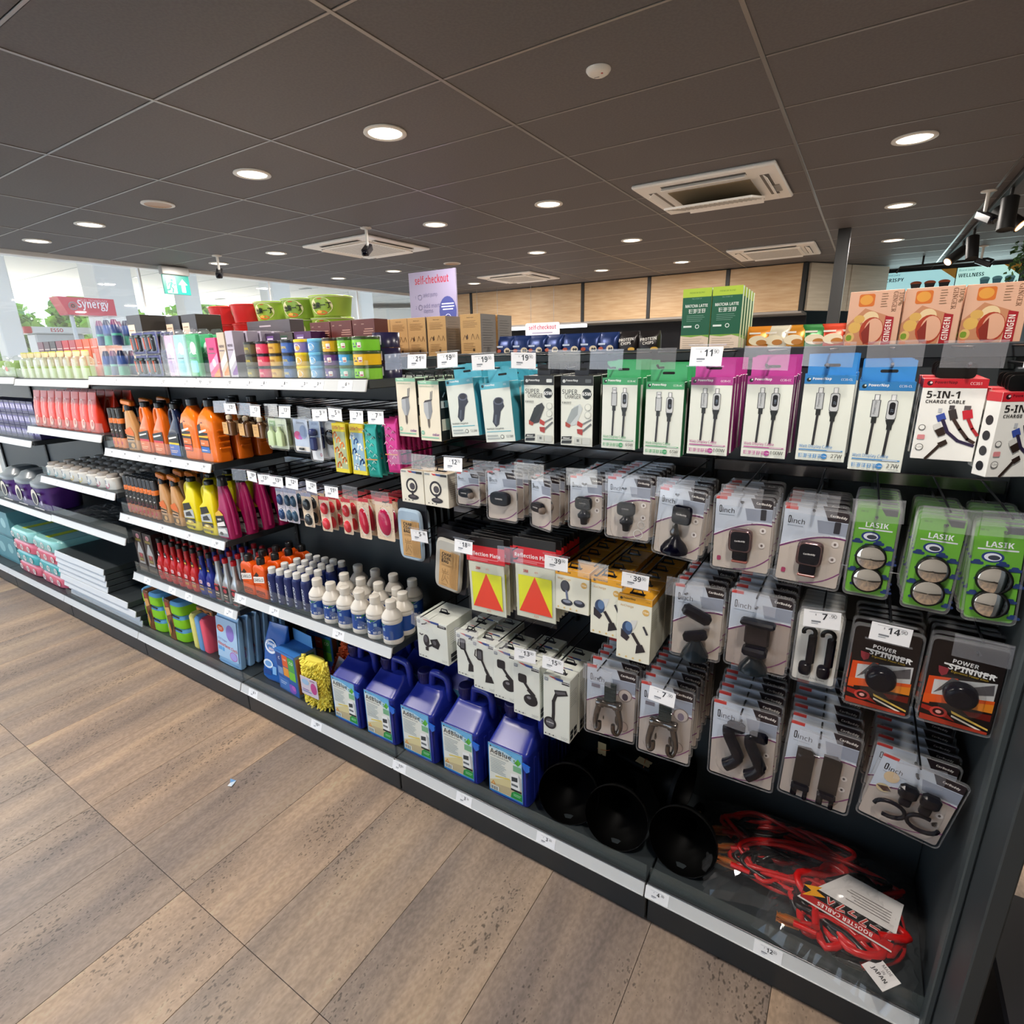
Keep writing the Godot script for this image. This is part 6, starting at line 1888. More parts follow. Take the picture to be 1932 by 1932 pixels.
	# purple packs, tubs
	for i in 10:
		for j in 3:
			t = carton("small_pack", "small dark purple pack stacked on the far shelf", "carton", V(-1.94 + i * 0.098, 1.193 + 0.04 + j * 0.08, -0.09), V(0.092, 0.078, 0.14), K("2a2358"), [["r", -40, -20, 80, 44, "4a4288"], ["r", -34, -10, 22, 26, "b8b4d0"], ["r", -6, -10, 18, 26, "8f8ab8"], ["r", 18, -10, 18, 26, "b8b4d0"], ["r", -40, 28, 80, 4, "17123a"]], [], [], "small purple packs stacked on the far shelf")
	for i in 3:
		t = thing("treat_tub", ["purple tub with grey lid at the far end of its shelf", "purple tub with grey lid between two others", "purple tub with grey lid next to the little white tubs"][i], "tub", V(-1.78 + i * 0.28, 0.71, -0.17), 0.0, "purple tubs")
		var b := MB.new()
		b.loft([[0.0, 0.105, 0.1, 0, 0, 3], [0.006, 0.115, 0.11, 0, 0, 3], [0.16, 0.125, 0.12, 0, 0, 3]], 26, K("4c2a72"))
		part(t, "tub", b.mesh(M.plastic))
		var c := MB.new()
		c.loft([[0.16, 0.13, 0.125, 0, 0, 3], [0.19, 0.13, 0.125, 0, 0, 3], [0.2, 0.11, 0.1, 0, 0, 3], [0.23, 0.09, 0.08, 0, 0, 3], [0.24, 0.06, 0.05, 0, 0, 3]], 26, K("6a7276"))
		part(t, "lid", c.mesh(M.plastic))
		var p := MB.new()
		ink(p, [["e", -40, 90, 50, 54, "e2dccb"], ["e", -40, 80, 34, 40, "2a2030"], ["r", 20, 110, 60, 20, "1a1220"], ["T", 48, 114, 10, "f0ecf4", "Hanuts", 1], ["e", 60, 60, 16, 16, "b8b0c8"], ["r", -80, 12, 160, 6, "efe9e0"]], Transform3D(Basis(), V(0, 0, 0.121)))
		part(t, "label", p.mesh(M.print))
	# tissue packs: pink, aqua, pink, aqua and white on top
	var cols := ["d8687c", "4fb0b4", "d8687c", "8cc8c4"]
	for i in 4:
		for s in 2:
			t = thing("tissue_pack", "%s soft tissue pack, %s of its pile, %s" % [["pink", "aqua", "pink", "pale aqua"][i], ["lowest", "second", "third", "topmost"][i], ["next to the teal cartons", "next to the spare boards"][s]], "tissue pack", V(-1.7 + s * 0.42, BASE + i * 0.085, -0.19))
			var b := MB.new()
			b.loft([[0.0, 0.19, 0.15, 0, 0, 6], [0.012, 0.205, 0.165, 0, 0, 6], [0.07, 0.205, 0.165, 0, 0, 6], [0.084, 0.19, 0.15, 0, 0, 6]], 28, K(cols[i]))
			part(t, "wrap", b.mesh(M.gloss))
			var p := MB.new()
			var a := []
			for j in 3:
				a.append(["e", -120 + j * 120, 42, 26, 22, "e6d8d4"])
				a.append(["e", -120 + j * 120, 42, 16, 12, "b8929a" if i % 2 == 0 else "8ab8b8"])
			ink(p, a, Transform3D(Basis(), V(0, 0, 0.166)))
			if i == 3:
				ink(p, [["r", -60, -120, 70, 240, "c8d83a"], ["r", 20, -120, 160, 240, "9ad0cc"]], Transform3D(Basis(Vector3.RIGHT, -PI / 2), V(0, 0.0845, 0)))
			part(t, "print", p.mesh(M.print))
	for i in 4:
		t = carton("teal_carton", "large teal carton, %s on the far base shelf" % ["lower nearer the tissues", "upper nearer the tissues", "lower farther", "upper farther"][i], "carton", V(-2.2 - 0.45 * (i / 2), BASE + 0.105 + 0.21 * (i % 2), -0.06), V(0.42, 0.205, 0.3), K("5a929c"), [["e", -90, 0, 60, 44, "8fc0c4"], ["e", 90, 10, 50, 40, "8fc0c4"], ["r", -200, -96, 400, 10, "3f747e"]])

# ---------------------------------------------------------------- goods on the base shelves
func base_goods() -> void:
	var t: Node3D
	var rng := RandomNumberGenerator.new()
	rng.seed = 21
	# sponge packs: three layers of green and blue with a printed band
	for q in [[0.06, "green and blue sponge pack with brown band next to spare boards"], [0.29, "green and blue sponge pack with brown band next to the cloth bundle"]]:
		t = thing("sponge_pack", q[1], "sponge pack", V(q[0], BASE, -0.16))
		for j in 3:
			var s := MB.new()
			s.loft([[j * 0.08, 0.1, 0.1, 0, 0, 5], [j * 0.08 + 0.006, 0.105, 0.105, 0, 0, 5], [j * 0.08 + 0.054, 0.105, 0.105, 0, 0, 5], [j * 0.08 + 0.056, 0.104, 0.104, 0, 0, 5], [j * 0.08 + 0.072, 0.104, 0.104, 0, 0, 5], [j * 0.08 + 0.079, 0.098, 0.098, 0, 0, 5]], 28, [K("86c81c"), K("86c81c"), K("86c81c"), K("5a9ac8"), K("5a9ac8"), K("5a9ac8")])
			part(t, "sponge", s.mesh(M.matte))
		var b := MB.new()
		b.box(V(-0.02, 0.12, 0.0), V(0.06, 0.245, 0.216), K("7a4a26"), 0.004)
		part(t, "band", b.mesh(M.card))
		var p := MB.new()
		ink(p, [["p", "c88a3a", [-46, 20, -14, 60, -40, 110, -48, 70]], ["p", "2a1c14", [-20, 40, 8, 90, -4, 130, -30, 100]], ["p", "d8a05a", [-40, 140, 6, 160, 0, 200, -44, 190]], ["e", -18, 214, 18, 14, "a83a2a"]], Transform3D(Basis(), V(0, 0, 0.1085)))
		part(t, "print", p.mesh(M.print))
		var tie := MB.new()
		for y in [0.075, 0.155]:
			tie.box(V(0.045, y, 0.106), V(0.08, 0.005, 0.004), K("18181a"))
		part(t, "tie", tie.mesh(M.matte))
	# three-colour cloth bundle
	t = thing("cloth_bundle", "yellow, blue and pink cloth bundle with printed band", "cloth", V(0.535, BASE, -0.15))
	for j in 3:
		var c := MB.new()
		c.loft([[0.0, 0.025, 0.085, -0.05 + j * 0.05, 0, 5], [0.01, 0.026, 0.09, -0.05 + j * 0.05, 0, 5], [0.19 - 0.004 * j, 0.026, 0.09, -0.05 + j * 0.05, 0, 5], [0.205 - 0.004 * j, 0.02, 0.08, -0.05 + j * 0.05, 0, 4]], 20, K(["e2d878", "6a9ccc", "e4566a"][j]))
		part(t, "cloth", c.mesh(M.matte))
	var hb := MB.new()
	hb.box(V(0.0, 0.212, -0.02), V(0.156, 0.03, 0.12), K("6a4a34"), 0.004)
	part(t, "header_band", hb.mesh(M.card))
	var hp := MB.new()
	ink(hp, [["r", -70, 202, 140, 18, "c87a3a"], ["p", "2a1c14", [-60, 204, -20, 218, 10, 204, 50, 218, 60, 204]]], Transform3D(Basis(), V(0, 0, 0.04)))
	part(t, "print", hp.mesh(M.print))
	# absorbent cloth bags with an animal left off the print
	t = thing("cloth_bag", "pale blue absorbent cloth bag at the front of its row", "pouch", V(0.815, BASE, -0.065))
	var b := MB.new()
	b.loft([[0.0, 0.085, 0.012, 0, 0, 5], [0.01, 0.094, 0.02, 0, 0, 6], [0.25, 0.094, 0.016, 0, 0, 6], [0.275, 0.09, 0.003, 0, 0, 6]], 24, K("8fbbe0"))
	part(t, "bag", b.mesh(M.gloss))
	var p := MB.new()
	ink(p, [["r", -88, 40, 176, 216, "a9cbe8"], ["e", 30, 186, 34, 44, "8a78c8"], ["e", -52, 196, 30, 19, "d0502e"], ["r", -70, 198, 34, 3, "f4dcd0"], ["r", -68, 190, 30, 3, "f4dcd0"], ["T", -82, 132, 11, "7a7ab8", "CSTE Super", 0, -5], ["T", -84, 108, 17, "c8402e", "Absorbent Cloth", 0, -6, 168], ["r", -80, 78, 30, 20, "5aa6e0"], ["r", -46, 76, 18, 20, "5aa6e0"], ["e", 48, 66, 32, 24, "c04a9a"], ["e", 48, 66, 29, 21, "a8a0e0"], ["r", -86, 18, 172, 6, "6a9cc8"]], Transform3D(Basis(Vector3.RIGHT, -0.01), V(0, 0, 0.0203)))
	part(t, "print", p.mesh(M.print))
	t.rotation.x = -0.08
	row_of(t, 5, V(0.004, 0, -0.045), "pale blue absorbent cloth bag standing behind another", "absorbent cloth bags behind the front one")
	# sponge bag, wash mitt box
	t = thing("sponge_bag", "slanted blue cleaning sponge bag beside the colourful box", "pouch", V(1.13, BASE, -0.1))
	b = MB.new()
	b.loft([[0.0, 0.07, 0.02, 0, 0, 4], [0.02, 0.085, 0.03, 0, 0, 4], [0.2, 0.075, 0.026, 0.02, 0, 4], [0.29, 0.07, 0.003, 0.04, 0, 5]], 24, K("2a64b4"))
	part(t, "bag", b.mesh(M.gloss))
	p = MB.new()
	ink(p, [["e", 0, 180, 44, 36, "e6eef6"], ["e", 2, 182, 36, 26, "3a7ac0"], ["T", 0, 180, 16, "f2f6fa", "Sponge", 1, -8, 80], ["T", 2, 160, 14, "f2d8d0", "Mitt", 1, -8], ["e", -26, 90, 36, 22, "d8e6f2"], ["e", -26, 90, 26, 14, "6aa0d8"], ["r", -66, 36, 60, 22, "16468e"], ["r", 6, 44, 30, 40, "7ab0e0"]], Transform3D(Basis(Vector3.RIGHT, -0.03), V(0.006, 0, 0.033)))
	part(t, "print", p.mesh(M.print))
	t.rotation = Vector3(-0.12, 0.0, 0.06)
	t = carton("mitt_box", "blue box with orange, green and purple squares", "carton", V(1.275, BASE + 0.105, -0.06), V(0.16, 0.21, 0.11), [K("2f5fa8"), K("2f5fa8"), K("2f5fa8"), K("8fa8b8"), K("3a78c0"), K("2f5fa8")],
		[["r", -74, 20, 46, 70, "22488e"], ["r", -26, 30, 44, 60, "e0602c"], ["r", 20, 22, 50, 66, "4aa84a"], ["T", -50, 56, 15, "e8eef4", "C", 1], ["T", -4, 62, 9, "f6e2d0", "CAR", 1], ["T", 46, 56, 16, "dcf0d0", "CO", 1], ["r", -26, -20, 44, 46, "e89a3a"], ["r", 20, -26, 50, 46, "7ac83a"], ["r", -70, -20, 40, 36, "7a9cc8"], ["e", 30, -74, 32, 24, "8a5ac0"], ["e", 44, -66, 16, 14, "c06ac0"], ["r", -72, -96, 80, 60, "4a7ac0"], ["r", -62, -60, 50, 4, "c8daf0"], ["r", -62, -70, 40, 4, "c8daf0"], ["r", -74, 92, 148, 10, "3f86d0"]],
		[["r", -50, -90, 26, 180, "c87a4a"], ["r", -16, -90, 60, 180, "4a8a5a"], ["T", -30, -70, 12, "5a2a1a", "CLEANER", 0, 90]])
	t.rotation.y = -0.08
	var hg := MB.new()
	hg.box(V(0, 0.135, -0.1), V(0.15, 0.06, 0.002), K("5a96cc"))
	part(t, "hang_tab", hg.mesh(M.card))
	var c2 := copy(t, t.position + V(0.03, 0.02, -0.17), "blue mitt box standing behind the squares box", "blue mitt boxes behind")
	c2.rotation.y = 0.1
	# chenille mitts: yellow in front, orange lying behind
	for q in [[1.478, -0.075, "f4e45c", 0.0, "fluffy yellow chenille mitt in clear bag beside the blue jugs"], [1.5, -0.2, "c4501c", -0.5, "fluffy orange chenille mitt lying behind the yellow one"]]:
		t = thing("wash_mitt", q[4], "wash mitt", V(q[0], BASE, q[1]))
		var m := MB.new()
		m.loft([[0.012, 0.06, 0.025, 0, 0, 3], [0.03, 0.07, 0.032, 0, 0, 3], [0.2, 0.066, 0.03, 0, 0, 3], [0.235, 0.05, 0.02, 0, 0, 3]], 20, K(q[2]))
		part(t, "core", m.mesh(M.matte))
		var n := MB.new()
		var base := K(q[2])
		for i in 420:
			var y := rng.randf_range(0.014, 0.235)
			var a := rng.randf_range(-0.3, PI + 0.3)
			var px := cos(a) * 0.068
			var pz := sin(a) * 0.031
			var dir := V(cos(a) * 0.5 + rng.randf_range(-0.3, 0.3), rng.randf_range(-0.7, 0.2), absf(sin(a)) + 0.2).normalized()
			var k := base * rng.randf_range(0.8, 1.12)
			n.tube([V(px, y, pz), V(px, y, pz) + dir * 0.02], 0.0055, 5, Color(k.r, k.g, k.b), 0.003)
		part(t, "chenille", n.mesh(M.matte)).set_meta("kind", "stuff")
		var lb := MB.new()
		lb.box(V(0.002, 0.12, 0.05), V(0.11, 0.09, 0.001), K("cfc6d2"))
		part(t, "label", lb.mesh(M.card))
		var lp := MB.new()
		ink(lp, [["e", -22, 140, 24, 14, "9ac0e0"], ["e", 30, 120, 20, 28, "c0468e"], ["r", -48, 90, 60, 5, "6a8ac0"], ["r", -48, 100, 44, 4, "8a6aa8"], ["T", 24, 152, 7, "8a3a7a", "CLEAN", 1]], Transform3D(Basis(), V(0.002, 0, 0.0506)))
		part(t, "print", lp.mesh(M.print))
		if q[3] != 0.0:
			t.rotation = Vector3(0, 0.2, -0.45)
			t.position.y += 0.05
	# blue fluid jugs: five in front, five behind
	var xs := [1.69, 1.885, 2.085, 2.285, 2.49]
	var j0 := fluid_jug()
	for i in 5:
		var lab: String = ["blue fluid jug beside the yellow mitt", "blue fluid jug second from the yellow mitt", "blue fluid jug in the middle of five", "blue fluid jug second from the funnels", "blue fluid jug beside the black funnels"][i]
		if i == 0:
			j0.position = V(xs[0], BASE, -0.125)
			j0.set_meta("label", lab)
		else:
			copy(j0, V(xs[i], BASE, -0.125), lab)
		copy(j0, V(xs[i] + 0.02 - 0.006 * i, BASE, -0.31), "second-row jug standing behind the " + lab, "blue fluid jugs in the second row")
	# funnels: x, y, z, yaw, pitch, radius
	var fu := [[2.7, 0.1, -0.085, 0.3, 0.1, "black funnel lying next to the blue jugs, mouth out"], [2.87, 0.1, -0.075, 0.12, 0.1, "black funnel lying in the middle, mouth out"], [3.07, 0.102, -0.095, 0.0, 0.1, "black funnel lying next to the booster cables, mouth out"], [3.02, 0.1, -0.3, 1.4, 0.0, "black funnel lying behind, turned sideways"], [2.735, 0.22, -0.3, 0.0, 1.57, "black funnel standing upright at the back"]]
	for q in fu:
		t = thing("funnel", q[5], "funnel", V(q[0], BASE + ((0.096 if q[3] < 1.0 else 0.1005) if q[4] < 1.0 else 0.001), q[2]))
		t.basis = Basis(Vector3.UP, q[3]) * Basis(Vector3.RIGHT, PI / 2 if q[4] < 1.0 else 0.0)
		var m := MB.new()
		m.lathe([[0.1, 0.0], [0.1, 0.012], [0.097, 0.014]], 32, K("1a1a1b"), false)
		m.lathe([[0.097, 0.014], [0.092, 0.04], [0.055, 0.085], [0.026, 0.115], [0.022, 0.12], [0.018, 0.2], [0.014, 0.25]], 32, K("080808"), false)
		m.lathe([[0.012, 0.25], [0.016, 0.2], [0.02, 0.12], [0.024, 0.115], [0.053, 0.085], [0.09, 0.04], [0.098, 0.0], [0.1, 0.0]], 32, K("050505"), false)
		if q[4] < 1.0:
			# mouth towards the aisle
			t.basis = Basis(Vector3.UP, q[3]) * Basis(Vector3.RIGHT, -PI / 2 - (0.3 if q[3] < 1.0 else 0.0))
		part(t, "cone", m.mesh(M.dull_plastic))
		var tg := MB.new()
		tg.box(V(0.0, 0.15, 0.021), V(0.03, 0.05, 0.001), K("c9b184"))
		part(t, "tag", tg.mesh(M.card))
		var st := MB.new()
		st.tube(smooth([V(0.02, 0.14, 0.0), V(0.026, 0.15, 0.014), V(0.01, 0.15, 0.024), V(-0.02, 0.14, 0.016)], 4), 0.0012, 5, K("c8683a"))
		part(t, "twine", st.mesh(M.matte))
	booster()
	var sc := MB.new()
	sc.tri(V(0, 0.001, 0), V(0.03, 0.006, 0.012), V(0.012, 0.002, -0.02), K("cfe0ee"))
	sc.tri(V(0, 0.001, 0), V(0.012, 0.002, -0.02), V(-0.018, 0.004, -0.012), K("6a9cd0"))
	sc.tri(V(0, 0.001, 0), V(0.006, 0.001, 0.016), V(0.03, 0.006, 0.012), K("dfe6ea"))
	single("paper_scrap", sc.mesh(M.card), "tiny torn blue and white paper scrap lying on the floor", "paper scrap", V(1.37, 0.0002, 0.32))

func fluid_jug() -> Node3D:
	var t := thing("fluid_jug", "", "jug", Vector3.ZERO, 0.0, "blue fluid jugs, front row")
	var k := K("1d2d8c")
	var b := MB.new()
	b.loft([[0.0, 0.074, 0.075, 0, 0, 8], [0.006, 0.081, 0.083, 0, 0, 8], [0.206, 0.081, 0.083, 0, 0, 8], [0.21, 0.081, 0.083, 0, 0, 8], [0.218, 0.079, 0.078, 0, -0.003, 7], [0.25, 0.071, 0.04, -0.004, -0.028, 6], [0.262, 0.064, 0.03, -0.008, -0.03, 5], [0.265, 0.06, 0.026, -0.008, -0.03, 5]], 36, k)
	part(t, "body", b.mesh(M.plastic))
	var n := MB.new()
	n.x = Transform3D(Basis(), V(-0.045, 0.262, -0.03))
	n.lathe([[0.024, -0.004], [0.024, 0.016], [0.027, 0.018], [0.027, 0.05], [0.0245, 0.055], [0.0, 0.056]], 28, K("1f1d5c"))
	for i in 28:
		var a := TAU * i / 28
		n.box(V(cos(a) * 0.0275, 0.034, sin(a) * 0.0275), V(0.0016, 0.024, 0.0016), K("1c1a5a"))
	part(t, "cap", n.mesh(M.plastic))
	var h := MB.new()
	h.tube(smooth([V(-0.01, 0.258, -0.03), V(-0.006, 0.302, -0.03), V(0.004, 0.317, -0.03), V(0.052, 0.316, -0.03), V(0.069, 0.3, -0.03), V(0.074, 0.27, -0.03), V(0.07, 0.22, -0.03)], 4), 0.0145, 12, k)
	part(t, "handle", h.mesh(M.plastic))
	var r := MB.new()
	for i in 4:
		r.box(V(0.0815, 0.1, -0.055 + i * 0.03), V(0.004, 0.17, 0.014), k, 0.0018)
	r.box(V(0.071, 0.1, 0.0825), V(0.009, 0.17, 0.004), k, 0.0018)
	part(t, "ribs", r.mesh(M.plastic))
	var c := MB.new()
	c.prism(pts2([64, 190, 92, 184, 92, 168, 80, 158, 68, 170]), 0.084, 0.09, K("2a6ad0"))
	part(t, "clip", c.mesh(M.plastic))
	var l := MB.new()
	l.box(V(-0.008, 0.115, 0.083), V(0.138, 0.2, 0.0008), K("e2e5d8"))
	part(t, "label", l.mesh(M.card))
	var p := MB.new()
	ink(p, [["r", -89, 15, 138, 200, "2f86cc"], ["r", -86, 22, 132, 190, "e3e6dc"], ["p", "6ab2e0", [-86, 212, 46, 212, 46, 180, -20, 200, -86, 204]], ["p", "b9d6e4", [-86, 204, -20, 200, 46, 180, 46, 150, -20, 186, -86, 196]], ["p", "dccf9c", [-86, 62, -10, 94, 46, 104, 46, 66, -86, 50]], ["p", "c8b890", [-86, 50, 46, 66, 46, 24, -86, 24]],
		["e", -78, 204, 3.5, 3.5, "20242a"], ["t", -72, 202, 4.5, "20242a", "PowerPlus", 0], ["T", -80, 176, 18, "0e1014", "AdBlue", 0], ["t", 4, 190, 5, "16181c", "®", 0], ["t", -80, 166, 6, "2a2e34", "Diesel Exhaust Fluid", 0, 0, 74], ["p", "5ab83a", [18, 172, 32, 194, 44, 180, 32, 164]], ["T", 14, 170, 14, "3f8a34", "5L", 0], ["r", 12, 138, 32, 24, "7ab48a"],
		["p", "eef0ee", [2, 124, 32, 130, 38, 66, 2, 56]], ["p", "b8bcbc", [32, 130, 45, 118, 45, 70, 38, 66]], ["p", "3a4046", [5, 112, 29, 116, 29, 98, 5, 94]], ["r", 4, 76, 26, 9, "6a7074"], ["r", 2, 56, 42, 8, "2c3034"], ["l", "e8d060", 5, [-60, 84, -4, 96]],
		["p", "2f9a4a", [0, 24, 46, 24, 46, 54, 18, 56, 4, 46]], ["r", 12, 42, 30, 2.4, "a8dcb0"], ["r", 12, 36, 26, 2.4, "a8dcb0"], ["p", "d8862a", [-80, 48, -62, 48, -71, 64]], ["p", "e8c890", [-75, 51, -67, 51, -71, 59]]]
		+ lines(-80, 156, 64, 9, 7, 2, "8fa0a4") + [["r", -82, 26, 34, 18, "eceee6"], ["r", -80, 27, 2, 14, "2a2a2a"], ["r", -76, 27, 3, 14, "2a2a2a"], ["r", -71, 27, 1.5, 14, "2a2a2a"], ["r", -67, 27, 3, 14, "2a2a2a"], ["r", -62, 27, 2, 14, "2a2a2a"], ["r", -57, 27, 3, 14, "2a2a2a"]], Transform3D(Basis(), V(0.012, 0, 0.0834)), 0.00003)
	part(t, "label_print", p.mesh(M.print))
	return t

# crinkled clear film: flat facets over a pillow shape
func bag_sheet(w: float, d: float, h: float, sd: int) -> MB:
	var m := MB.new()
	var rng := RandomNumberGenerator.new()
	rng.seed = sd
	var rows := []
	for i in 23:
		var row := PackedVector3Array()
		for j in 35:
			var u := j / 17.0 - 1.0
			var v := i / 11.0 - 1.0
			var e := pow(maxf(0.0, 1.0 - pow(absf(u), 3.0)), 0.6) * pow(maxf(0.0, 1.0 - pow(absf(v), 3.0)), 0.6)
			row.append(V(u * w / 2 + rng.randf_range(-0.004, 0.004), 0.003 + h * e + rng.randf_range(0.0, 0.01) * (0.3 + e), -v * d / 2 + rng.randf_range(-0.003, 0.003)))
		rows.append(row)
	for i in 22:
		for j in 34:
			m.tri(rows[i][j], rows[i][j + 1], rows[i + 1][j + 1], K("ffffff"))
			m.tri(rows[i][j], rows[i + 1][j + 1], rows[i + 1][j], K("ffffff"))
	return m

func cable_coil(m: MB, k: Color, w: float, d: float, y: float, turns: int, sd: int, r := 0.0062) -> void:
	var rng := RandomNumberGenerator.new()
	rng.seed = sd
	for i in turns:
		var pts := []
		var oy := rng.randf_range(-0.024, 0.016)
		for j in 12:
			var a := TAU * j / 11.0 + 0.5 * i
			var f := rng.randf_range(0.62, 1.0)
			pts.append(V(cos(a) * w * f / 2, maxf(r, y + oy + 0.012 * sin(a * 2.0 + i)), sin(a) * d * rng.randf_range(0.3, 1.0) / 2))
		m.tube(smooth(pts, 4), r, 8, k)

func booster() -> void:
	# three bags of jump leads: x, z, w, d, yaw, lift
	var bags := [[3.34, -0.305, 0.5, 0.18, 0.08, 0.0, "clear bag of red jump leads against the back panel"], [3.4, -0.205, 0.54, 0.2, 0.26, 0.022, "clear bag of red jump leads with copper clamps, in the middle"], [3.49, -0.13, 0.32, 0.33, -0.2, 0.03, "clear bag of thick red booster cables with printed card, in front"]]
	for i in 3:
		var q: Array = bags[i]
		var t := thing("jump_lead_bag", q[6], "jump leads", V(q[0], BASE + q[5], q[1]), q[4])
		var m := MB.new()
		var r := 0.0062 if i < 2 else 0.0095
		cable_coil(m, K("c0161a"), q[2] * 0.84, q[3] * 0.88, 0.042, 8 if i < 2 else 8, 5 + i, r)
		part(t, "red_lead", m.mesh(M.plastic))
		var n := MB.new()
		cable_coil(n, K("161314"), q[2] * 0.8, q[3] * 0.84, 0.036, 8 if i < 2 else 6, 15 + i, r)
		part(t, "black_lead", n.mesh(M.plastic))
		# clamps
		for s in (2 if i == 1 else 1):
			var c := MB.new()
			var at: Vector3 = [V(-0.2, 0.03, 0.03), V(-0.22, 0.045, -0.02 + s * 0.05), V(-0.1, 0.04, 0.13)][i]
			c.x = Transform3D(Basis(Vector3.UP, 0.3 - s * 0.5), at)
			for f in [-1, 1]:
				c.x = Transform3D(Basis(Vector3.UP, 0.3 - s * 0.5) * Basis(Vector3.RIGHT, 0.12 * f), at + V(0, f * 0.008, 0))
				c.prism(pts2([-30, -9, -26, -3, -22, -8, -18, -3, -10, -9, 22, -8, 24, 8, -10, 10, -30, 4]), -0.002, 0.002, K("c88a5a"))
				c.x = c.x * Transform3D(Basis(Vector3.RIGHT, PI / 2), Vector3.ZERO)
				c.prism(pts2([-30, -9, -26, -3, -22, -8, -18, -3, -10, -9, 22, -8, 24, 8, -10, 10, -30, 4]), -0.002, 0.002, K("c88a5a"))
			part(t, "copper_clamp", c.mesh(M.steel))
			var g := MB.new()
			g.x = Transform3D(Basis(Vector3.UP, 0.3 - s * 0.5), at)
			g.tube([V(0.01, 0.006, 0.006), V(0.06, 0.012, 0.016)], 0.008, 8, K("c0161a"), 0.006)
			g.tube([V(0.01, -0.004, -0.006), V(0.06, 0.0, -0.016)], 0.008, 8, K("c0161a"), 0.006)
			part(t, "clamp_grip", g.mesh(M.plastic))
		if i == 2:
			var c := MB.new()
			c.x = Transform3D(Basis(Vector3.RIGHT, -PI / 2 + 0.1), V(0.0, 0.066, 0.0))
			c.prism(pts2([-104, -62, 108, -62, 108, 84, -20, 84]), -0.0005, 0.0, K("d8d3cf"))
			part(t, "card", c.mesh(M.card))
			var p := MB.new()
			p.x = c.x * Transform3D(Basis(Vector3.BACK, PI), V(0, 0, 0))
			ink(p, [["p", "14100f", [-108, 10, 98, 10, 98, 50, -108, 50]], ["r", -108, 38, 206, 20, "b0181c"], ["T", -4, 43, 11, "efe6e2", "BOOSTER CABLES", 1], ["p", "e8a018", [46, 22, 96, 50, 80, 24, 100, 18, 60, -2, 70, 16]]] + kana(-100, 10, "c23a2e") + lines(-90, -10, 100, 5, 8, 2, "7a7470"))
			part(t, "card_print", p.mesh(M.print))
			var e := MB.new()
			e.x = Transform3D(Basis(Vector3.UP, -0.6) * Basis(Vector3.RIGHT, -PI / 2 + 0.2), V(0.1, 0.045, 0.12))
			e.box(V(0, 0, 0), V(0.06, 0.05, 0.001), K("dcd8d6"))
			part(t, "sticker", e.mesh(M.card))
			var ep := MB.new()
			ep.x = e.x * Transform3D(Basis(), V(0, 0, 0.0006))
			ink(ep, [["t", 0, 14, 7, "3a3a3a", "MADE", 1], ["t", 0, 3, 6, "3a3a3a", "IN", 1], ["T", 0, -12, 9, "2a2a2a", "JAPAN", 1]])
			part(t, "sticker_print", ep.mesh(M.print))
		part(t, "clear_bag", bag_sheet(q[2] + 0.03, q[3] + 0.03, 0.066, 60 + i).mesh(M.clear_bag))

# the slanting Japanese brush lettering on the booster card, drawn in strokes
func kana(x: float, y: float, col: String) -> Array:
	var a := []
	for w in [[6.5, "f0e8e4"], [4.0, col]]:
		var X := x
		for s in [[0, 16, 16, 16, 4, 0], [0, 9, 18, 9], [2, 18, 14, 18, 3, 2], [0, 10, 16, 10, 8, 0], [1, 14, 17, 18, 6, 0], [2, 4, 10, 16, 16, 2]]:
			var p := []
			for i in range(0, s.size(), 2):
				p.append_array([X + s[i], y + 4 + s[i + 1] * 1.2])
			a.append(["l", w[1], w[0], p])
			X += 25
	return a

